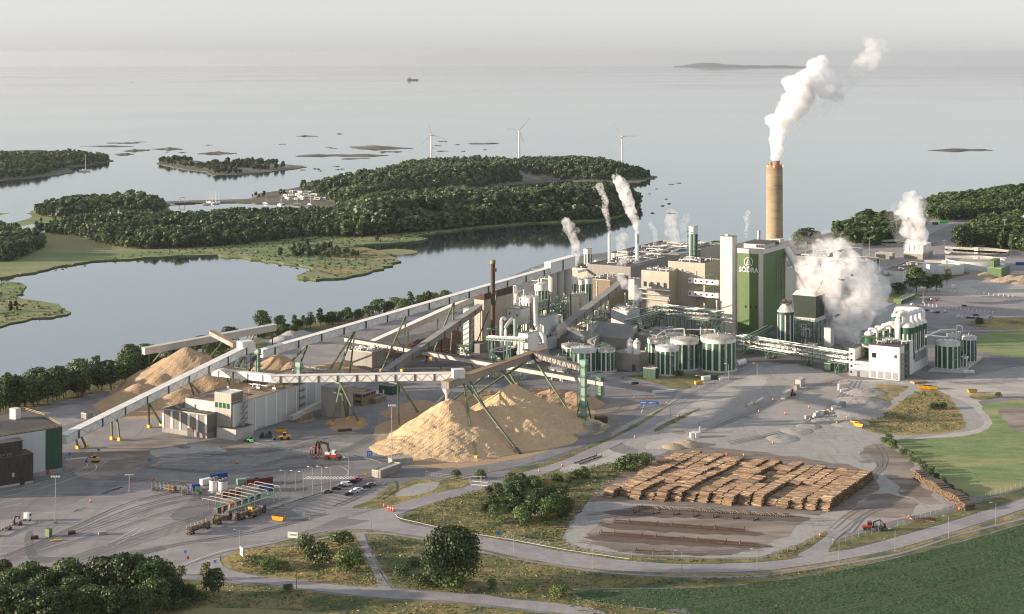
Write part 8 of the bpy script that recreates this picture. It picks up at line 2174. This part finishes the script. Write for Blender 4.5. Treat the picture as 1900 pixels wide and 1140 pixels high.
for px, b, tp, k, l in ((486, 616, 578, 'leafy', 'broad tree right of the weathered bay conveyor end'), (520, 612, 586, 'leafy', 'darker tree second along the bay behind the stone heap'), (546, 608, 584, 'tall', 'pale slender tree behind the stone heap'), (562, 606, 585, 'tall', 'slender tree right of the stone heap'), (576, 606, 580, 'pale', 'brownish thin tree by the bay'), (594, 604, 572, 'tall', 'tallest conical tree of the middle bay row'), (613, 604, 580, 'leafy', 'leafy tree right of the conical one'), (630, 602, 578, 'tall', 'slim tree in the middle bay row'), (645, 600, 570, 'tall', 'high narrow tree near the end of the bay row'), (664, 598, 575, 'leafy', 'last leafy tree of the middle bay row'),
      (704, 584, 556, 'leafy', 'tree behind the longest conveyor by blue sheds'), (722, 582, 560, 'leafy', 'second tree behind the longest conveyor'), (761, 574, 541, 'tall', 'tall lone tree above the longest conveyor'), (795, 568, 540, 'tall', 'tall dark tree next along above the longest conveyor'), (820, 562, 549, 'bush', 'small bush on the bay above the conveyor'), (862, 550, 540, 'bush', 'bush on the bay left of the shoreline rack'),
      (1700, 543, 497, 'leafy', 'large dark tree in front of the white halls'), (1737, 540, 510, 'leafy', 'rounded tree right of the large dark one'), (1757, 528, 500, 'pale', 'slim young tree beside the segmented tank'), (1668, 545, 526, 'dkbush', 'dark bush left of the large tree by the car park'), (1720, 542, 515, 'leafy', 'tree squeezed beside the large dark one'), (1775, 462, 420, 'tall', 'first poplar before the round basin'), (1784, 462, 418, 'tall', 'second poplar before the round basin'), (1793, 462, 421, 'tall', 'third poplar before the round basin'), (1806, 460, 428, 'tall', 'separate poplar right of the three'),
      (1866, 455, 440, 'leafy', 'small tree right of the round basin'), (1817, 606, 590, 'leafy', 'single tree behind the far striped tank'), (1236, 480, 455, 'leafy', 'tree behind the shoreline vent'), (1312, 478, 452, 'leafy', 'tree on the shore left of the stair tower'), (1328, 478, 448, 'leafy', 'tree on the shore touching the stair tower'), (1298, 480, 458, 'leafy', 'tree on the shore beside the narrow column'), (1075, 530, 470 + 20, 'leafy', 'tree in steam left of the storage tower'), (1480, 462, 432, 'leafy', 'tree behind the boiler house in steam'), (1498, 460, 424, 'leafy', 'tree right behind the tan chimney in steam'), (1516, 458, 430, 'leafy', 'tree on the shore behind the steam cloud')):
 tree(k, px, b, tp, l)
for i in range(46):
 f = i / 45; px = 468 + 365 * f; py = 632 - 78 * f ** .9 + TR.uniform(-4, 7)
 tree(TR.choice(['leafy', 'bush', 'tall', 'bush', 'pale']), px + TR.uniform(-6, 6), py, None, 'tree or bush in the broken belt along the lagoon behind the conveyors', 'belt along the lagoon', h=TR.uniform(3.5, 9), cat='tree')
# far woods: one mass each
def forest(name, label, areas, spacing, hmin, hmax, nq, qs, seed, leaf='leaf_far', cull=None):
 rng = np.random.default_rng(seed)
 protos = []
 for k in range(5):
  kind = ('round', 'tall', 'round', 'tall', 'cone')[k]
  q, _ = crown(seed * 10 + k, 1.0, (.72, .5, .62, .42, .42)[k], .12, 9, nq, qs, kind); protos.append(q)
 out = []
 for P, hf in areas:
  xs = np.arange(min(p[0] for p in P), max(p[0] for p in P), spacing); ys = np.arange(min(p[1] for p in P), max(p[1] for p in P), spacing * 1.15)
  X, Yy = np.meshgrid(xs, ys); X = X.ravel() + rng.uniform(-.5, .5, X.size) * spacing; Yy = Yy.ravel() + rng.uniform(-.5, .5, Yy.size) * spacing
  ok = in_poly(X, Yy, P)
  if cull is not None: ok &= noise2(X, Yy, cull[0], seed) > cull[1]
  X, Yy = X[ok], Yy[ok]; Z = hf(X, Yy)
  for i in range(len(X)):
   q = protos[rng.integers(5)]; h = rng.uniform(hmin, hmax) * (.75 + .3 * float(noise2(X[i], Yy[i], 60, seed + 2)) ** 2 + .2); w = h * rng.uniform(.9, 1.35)
   a = rng.uniform(0, 6.28); c, s = math.cos(a), math.sin(a)
   v = q * np.array([w, w, h]); v = np.stack([v[..., 0] * c - v[..., 1] * s, v[..., 0] * s + v[..., 1] * c, v[..., 2]], -1)
   out.append(v + np.array([X[i], Yy[i], Z[i] - .5]))
 A = np.concatenate(out);
 print(name, len(out), 'trees', len(A), 'quads')
 o = np_mesh(name, A.reshape(-1, 3), np.arange(len(A) * 4).reshape(-1, 4), M[leaf]); return tag(o, label, 'woods', kind='stuff')
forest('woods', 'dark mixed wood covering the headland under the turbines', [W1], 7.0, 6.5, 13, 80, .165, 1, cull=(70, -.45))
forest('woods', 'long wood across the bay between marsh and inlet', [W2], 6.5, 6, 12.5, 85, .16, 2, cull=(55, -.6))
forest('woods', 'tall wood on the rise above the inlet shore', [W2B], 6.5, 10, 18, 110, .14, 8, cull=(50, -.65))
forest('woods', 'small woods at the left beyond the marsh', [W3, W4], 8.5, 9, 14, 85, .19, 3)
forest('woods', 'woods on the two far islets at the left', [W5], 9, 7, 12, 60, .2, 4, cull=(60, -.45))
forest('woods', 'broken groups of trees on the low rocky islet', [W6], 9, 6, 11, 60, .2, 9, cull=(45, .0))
fl = lambda x, y: np.zeros(np.shape(x)) - .2
gp = lambda px: [tuple(G(x, y)[:2]) for x, y in px]
forest('woods', 'woods behind the round basins at the right', [(gp([(1545, 442), (1560, 430), (1610, 418), (1650, 412), (1672, 425), (1660, 446), (1640, 456), (1585, 456)]), fl), (gp([(1705, 402), (1722, 384), (1790, 372), (1900, 360), (1990, 352), (1990, 400), (1900, 404), (1790, 408), (1750, 414)]), fl), (gp([(1772, 462), (1790, 440), (1830, 418), (1900, 412), (1990, 415), (1990, 470), (1900, 468), (1840, 462)]), fl)], 7.5, 11, 17, 170, .135, 5, 'leaf')
sp = lambda px: [tuple(S(x, y, 1.3)) for x, y in px]
mz = lambda x, y: seaz(x, y) + 1.2
forest('shrubs', 'scattered shrubs on the marsh point', [(sp([(500, 468), (540, 462), (600, 460), (660, 470), (690, 476), (640, 480), (560, 478), (510, 476)]), mz)], 9, 4, 8, 90, .19, 6, cull=(30, -.2))
forest('shrubs', 'shrubs dotted along the marsh and inlet shores', [(sp([(560, 452), (700, 446), (720, 452), (640, 460), (560, 460)]), mz), (sp([(60, 410), (160, 405), (300, 405), (420, 400), (330, 412), (120, 415)]), mz), (sp([(0, 560), (60, 562), (80, 572), (40, 578), (0, 580)]), mz), (sp([(430, 372), (560, 346), (600, 352), (560, 372), (470, 376)]), mz)], 12, 3, 7, 70, .2, 7, cull=(40, .25))
# tufts give the rough grass its nap
def tufts(name, label, polys, n, size, leaf, seed, hmul=1.0, gp=gp, zf=None):
 rng = np.random.default_rng(seed); C = []
 for px in polys:
  P = gp(px); x0, x1 = min(p[0] for p in P), max(p[0] for p in P); y0, y1 = min(p[1] for p in P), max(p[1] for p in P)
  ar = abs(poly_area(P)) / 2; k = int(n * ar); bb = (x1 - x0) * (y1 - y0)
  m = int(k * bb / ar * 1.05); X = rng.uniform(x0, x1, m); Y = rng.uniform(y0, y1, m); ok = in_poly(X, Y, P) & (noise2(X, Y, 9, seed) > rng.uniform(-1.2, .9, m))
  if leaf == 'leaf_crop':
   for tr in TRACKS:
    for a, b in zip(tr, tr[1:]):
     t = np.clip(((X - a[0]) * (b[0] - a[0]) + (Y - a[1]) * (b[1] - a[1])) / ((b - a).length ** 2 + 1e-6), 0, 1); ok &= np.hypot(X - a[0] - t * (b[0] - a[0]), Y - a[1] - t * (b[1] - a[1])) > .75
  C.append(np.stack([X[ok], Y[ok], np.full(ok.sum(), .12)], 1))
 C = np.concatenate(C)
 N = rand_dirs(rng, len(C)); N[:, 2] *= .35; N /= np.linalg.norm(N, axis=1)[:, None]
 q = leaf_quads(rng, C, N, size); q[..., 2] = np.where(q[..., 2] < .1, .05, q[..., 2] * hmul)
 if zf is not None: q[..., 2] += zf(q[..., 0], q[..., 1])
 print(name, len(C)); o = np_mesh(name, q.reshape(-1, 3), np.arange(len(q) * 4).reshape(-1, 4), M[leaf]); tag(o, label, 'grass', kind='stuff')
ISL = [(415, 1041), (450, 1021), (487, 1015), (584, 1006), (624, 996), (660, 995), (698, 1050), (712, 1080), (700, 1087), (637, 1084), (558, 1075), (479, 1066), (430, 1054)]
RGH = [(684, 999), (742, 997), (795, 1006), (882, 1025), (1024, 1052), (1139, 1068), (1284, 1075), (1466, 1065), (1668, 1032), (1668, 1030), (1466, 1071), (1284, 1088), (1081, 1092), (1062, 1099), (1070, 1108), (1226, 1131), (1284, 1142), (1150, 1160), (1024, 1117), (900, 1102), (742, 1091), (720, 1080)]
BOT = [(-60, 1056), (200, 1068), (420, 1084), (611, 1104), (850, 1123), (995, 1138), (1070, 1156), (640, 1150), (500, 1130), (400, 1127), (250, 1140), (-60, 1160)]
BNK = [(745, 963), (820, 928), (900, 904), (1000, 882), (1110, 862), (1190, 850), (1100, 922), (1045, 995), (1062, 1015), (1150, 1032), (1284, 1039), (1400, 1039), (1500, 1006), (1530, 990), (1466, 1034), (1284, 1044), (1053, 1022), (850, 986)]
WEED = [(1708, 725), (1750, 730), (1790, 784), (1780, 797), (1711, 804), (1632, 803), (1590, 788), (1645, 765), (1677, 743)]
tufts('dry_grass', 'dry straw coloured grass on the verges and meadows', [ISL, RGH, BOT, BNK, WEED], .55, .55, 'straw', 3, .7)
tufts('weeds', 'green weeds among the dry grass', [ISL, RGH, BOT, BNK, BNK, WEED], .30, .6, 'leaf_bush', 4, .8)
M['leaf_reed'] = leafmat('reed_leaves', (.075, .11, .035), (.15, .17, .06))
tufts('reeds', 'reeds and tall grass covering the marsh across the bay', [MARSH[:34], [(-90, 525), (0, 523), (40, 527), (50, 540), (30, 552), (90, 560), (126, 575), (110, 585), (60, 589), (0, 603), (-90, 612)]], .035, 1.9, 'leaf_reed', 11, .9, sp, lambda x, y: seaz(x, y) + 1.1)
TRACKS = [gpts(q) for q in ([(1290, 1122), (1420, 1100), (1560, 1076), (1700, 1046), (1900, 1002)], [(1290, 1128), (1420, 1105), (1560, 1080), (1700, 1050), (1900, 1006)], [(1640, 1082), (1720, 1062), (1800, 1046)], [(1500, 1140), (1700, 1100), (1900, 1055)], [(1500, 1145), (1700, 1105), (1900, 1060)])]
def soil():
 mb = MB(); z = .004 * (3 + max(l for b, l in LEVELS))
 for i, q in enumerate(TRACKS): ribbon(mb, [Vector((a.x, a.y, z)) for a in q], .7, z + .004 * i)
 tag(mb.build('wheel_tracks', M['forest_floor']), kind='structure')
soil()
CROPP = [(1066, 1101), (1180, 1094), (1284, 1092), (1466, 1075), (1668, 1036), (1784, 1007), (1960, 958), (1960, 1180), (1300, 1180), (1226, 1131), (1110, 1118)]
tufts('field_crop', 'dense dark green crop of the lower right field', [CROPP], 1.9, .33, 'leaf_crop', 5, .8)
# ------------------------------------------------------------------ steam
def steam(name, label, puffs, Y, dens, col=(.985, .985, .99), rough=.55, aniso=.0, lo=.40, group=None):
 """puffs: (photo x, photo y, radius in photo pixels[, depth shift])"""
 k = Y / FPX; vs, fs = [], []
 import bmesh
 bm = bmesh.new(); r = random.Random(len(puffs) * 7 + int(Y))
 c0 = W(puffs[0][0], puffs[0][1], Y)
 rm = sum(p[2] for p in puffs) / len(puffs) * k
 Q = []
 for i, p in enumerate(puffs):
  Q.append((p[0], p[1], p[2], p[3] if len(p) > 3 else r.uniform(-.4, .4) * p[2]))
  if i + 1 < len(puffs):
   n = puffs[i + 1]; d = math.hypot(n[0] - p[0], n[1] - p[1])
   if d < 2.2 * (p[2] + n[2]) and d > .5 * min(p[2], n[2]): Q.append(((p[0] + n[0]) / 2, (p[1] + n[1]) / 2, (p[2] + n[2]) / 2 * .95, r.uniform(-.3, .3) * p[2]))
 for (x, y, rr, dy) in Q:
  p = W(x, y, Y) - c0 + Vector((0, dy * k, 0))
  bmesh.ops.create_icosphere(bm, subdivisions=2, radius=rr * k, matrix=Matrix.Translation(p) @ Matrix.Diagonal((1, 1, r.uniform(.85, 1.1), 1)))
 me = bpy.data.meshes.new(name); bm.to_mesh(me); bm.free()
 o = bpy.data.objects.new(name, me); COL.objects.link(o); o.location = c0
 m = bpy.data.materials.new(name); m.use_nodes = True; t = m.node_tree; t.nodes.clear()
 v = t.nodes.new('ShaderNodeVolumePrincipled'); v.inputs['Color'].default_value = (*col, 1)
 g = _pos(t, (1, 1, 1)); n1 = _noise(t, g, 1 / (rm * 1.5), 5, .62, .8)
 t.links.new(_range(t, n1, lo, lo + .2, 0, dens * 1.7), v.inputs['Density']); v.inputs['Anisotropy'].default_value = aniso
 out = t.nodes.new('ShaderNodeOutputMaterial'); t.links.new(v.outputs[0], out.inputs['Volume']); me.materials.append(m)
 rmod = o.modifiers.new('remesh', 'REMESH'); rmod.mode = 'VOXEL'; rmod.voxel_size = max(.35, rm * .13)
 for sc_, st in ((rm * 1.1, rough * rm), (rm * .42, rough * rm * .5), (rm * .18, rough * rm * .22)):
  tx = bpy.data.textures.new(name, 'CLOUDS'); tx.noise_scale = sc_; tx.noise_depth = 2
  dm = o.modifiers.new('billow', 'DISPLACE'); dm.texture = tx; dm.strength = st; dm.mid_level = .36; dm.texture_coords = 'GLOBAL'
 return tag(o, label, 'steam', group)
steam('steam_plume', 'great white steam plume leaning right from the tan chimney', [(1439, 294, 7), (1440, 278, 9), (1442, 260, 12), (1446, 242, 15), (1441, 230, 14), (1431, 224, 9), (1454, 224, 18), (1464, 206, 22), (1480, 196, 20), (1466, 184, 16), (1492, 178, 22), (1472, 160, 17), (1464, 152, 13), (1490, 156, 20)], 1196, .17, rough=.6, lo=.33)
steam('steam_plume', 'ragged crown of the great plume bending to the right', [(1492, 150, 18), (1508, 142, 20), (1512, 126, 17), (1526, 118, 11), (1518, 152, 20), (1534, 168, 18), (1552, 178, 12), (1536, 140, 14), (1550, 156, 12)], 1198, .1, rough=.75, lo=.37)
steam('steam_plume', 'thin grey shaded side of the great plume', [(1470, 240, 8), (1486, 222, 12), (1506, 208, 14), (1528, 202, 14), (1552, 194, 12), (1560, 176, 10), (1572, 160, 9), (1584, 148, 10)], 1202, .022, rough=.9, lo=.42)
steam('steam_plume', 'drifting steam puff at the upper right end of the great plume', [(1580, 146, 11), (1590, 134, 15), (1602, 122, 19), (1612, 110, 20), (1622, 98, 16), (1632, 84, 12), (1612, 76, 10), (1640, 100, 10)], 1200, .034, rough=.95, lo=.42)
BIG = [(1580, 632, 10), (1576, 614, 18), (1572, 592, 26), (1592, 574, 30), (1616, 560, 24), (1562, 560, 28), (1546, 530, 32), (1580, 530, 36), (1618, 540, 26), (1532, 500, 30), (1564, 494, 34), (1602, 508, 26), (1508, 512, 24), (1496, 494, 18), (1528, 470, 22), (1556, 460, 18), (1500, 530, 16)]
steam('steam_cloud', 'big steam cloud rolling up behind the pipe bridge', BIG, 1090, .085, rough=.95, lo=.425)
steam('steam_cloud', 'thin upper steam drifting behind the boiler house', [(1480, 450, 14), (1500, 462, 20), (1528, 452, 24), (1556, 458, 24), (1584, 470, 18), (1612, 488, 14), (1640, 505, 10)], 1140, .012, rough=.8)
steam('steam_cloud', 'thin steam lying over the halls right of the big cloud', [(1600, 540, 24), (1632, 548, 18), (1625, 520, 18)], 1100, .012, rough=.8)
steam('steam_plume', 'thick steam rising from the cooling tower', [(1708, 464, 14), (1696, 458, 16), (1700, 440, 20), (1692, 424, 22), (1698, 404, 22), (1686, 390, 20), (1702, 380, 15), (1690, 368, 12), (1672, 396, 12)], 1540, .055, rough=.7)
steam('steam_plume', 'faint steam left of the cooling tower column', [(1668, 440, 10), (1660, 415, 12), (1652, 398, 10), (1664, 388, 12)], 1560, .008, rough=.8)
Y = 1312
steam('steam_plume', 'steam from the left white stack', [(1130.6, 431, 2.6), (1129, 418, 4), (1127, 404, 5), (1122, 390, 6), (1124, 374, 6), (1118, 360, 6), (1112, 346, 7)], Y, .12, rough=.7)
steam('steam_plume', 'bold steam from the right white stack', [(1182, 431, 3), (1180, 418, 6), (1176, 404, 8), (1170, 390, 10), (1166, 376, 11), (1160, 362, 12), (1156, 348, 12), (1148, 336, 10), (1142, 328, 6)], Y, .16, rough=.65)
steam('steam_plume', 'steam column right of the long conveyor head', [(1062, 498, 6), (1066, 484, 8), (1068, 468, 8), (1068, 452, 7), (1062, 438, 8), (1054, 424, 9), (1050, 412, 8), (1070, 428, 6)], 1300, .09, rough=.7)
steam('steam_plume', 'steam over the dark hall roofs between the stacks', [(1146, 508, 6), (1152, 494, 9), (1158, 478, 9), (1152, 462, 9), (1150, 446, 8), (1158, 440, 8)], 1285, .05, rough=.7)
steam('steam_plume', 'steam billowing beside the beige process block', [(1172, 596, 4), (1174, 580, 7), (1178, 562, 9), (1184, 548, 9), (1174, 536, 9), (1160, 528, 9), (1152, 516, 7)], 1140, .09, rough=.7)
steam('steam_plume', 'thin steam from the tan shoreline vent', [(1216, 456, 3), (1216, 444, 5), (1214, 430, 6), (1208, 416, 5)], 1420, .04, rough=.7)
steam('steam_plume', 'wide pale steam left of the narrow column', [(1256, 462, 8), (1252, 446, 11), (1246, 430, 12), (1244, 412, 11), (1246, 398, 10)], 1440, .028, rough=.7)
steam('steam_plume', 'second pale steam just left of the narrow column', [(1270, 455, 6), (1272, 436, 8), (1268, 418, 8), (1274, 404, 7)], 1450, .02, rough=.7)
steam('steam_plume', 'small steam from the boiler house flue', [(1384, 440, 2.4), (1384, 428, 3.5), (1386, 416, 4.5), (1384, 404, 5), (1388, 394, 4)], 1160, .1, rough=.6)
steam('steam_plume', 'small steam from the cone roofed tank', [(1083, 632, 2), (1080, 625, 3.5), (1073, 618, 5), (1064, 612, 5.5), (1054, 609, 4.5)], 985, .09, rough=.6)
steam('steam_plume', 'wisp of steam behind the small white silos', [(1192, 620, 2.5), (1190, 608, 4), (1187, 595, 5), (1184, 584, 5)], 1060, .04, rough=.6)
steam('steam_plume', 'wisp of steam over the low grey lean-to', [(1096, 622, 2), (1098, 612, 3.4), (1095, 602, 4)], 1040, .04, rough=.6)
steam('steam_plume', 'thin steam hanging over the sloping conveyor top', [(1120, 560, 7), (1132, 545, 10), (1146, 530, 12), (1140, 512, 10)], 1200, .012, rough=.8)
steam('steam_plume', 'thin steam between the striped towers and white block', [(1024, 640, 5), (1032, 622, 8), (1042, 606, 9), (1036, 590, 8)], 1010, .016, rough=.8)
steam('steam_plume', 'tiny wisp of steam at the reception house', [(1010, 640, 2.5), (1012, 628, 4), (1014, 616, 4)], 1000, .03, rough=.6)
# ------------------------------------------------------------------ the hazy air
def haze():
 m = bpy.data.materials.new('haze_air'); m.use_nodes = True
 t = m.node_tree; t.nodes.clear()
 v = t.nodes.new('ShaderNodeVolumePrincipled')
 v.inputs['Color'].default_value = (.79, .80, .82, 1)
 v.inputs['Density'].default_value = 2.1e-5
 v.inputs['Anisotropy'].default_value = .62
 o = t.nodes.new('ShaderNodeOutputMaterial')
 t.links.new(v.outputs[0], o.inputs['Volume'])
 zb = seaz(61000, 61000) - 60
 mb = MB().hexa([(-63000, -1500, zb), (63000, -1500, zb), (63000, 63000, zb), (-63000, 63000, zb), (-63000, -1500, 232), (63000, -1500, 232), (63000, 63000, 232), (-63000, 63000, 232)])
 tag(mb.build('haze', m), kind='stuff')
haze()
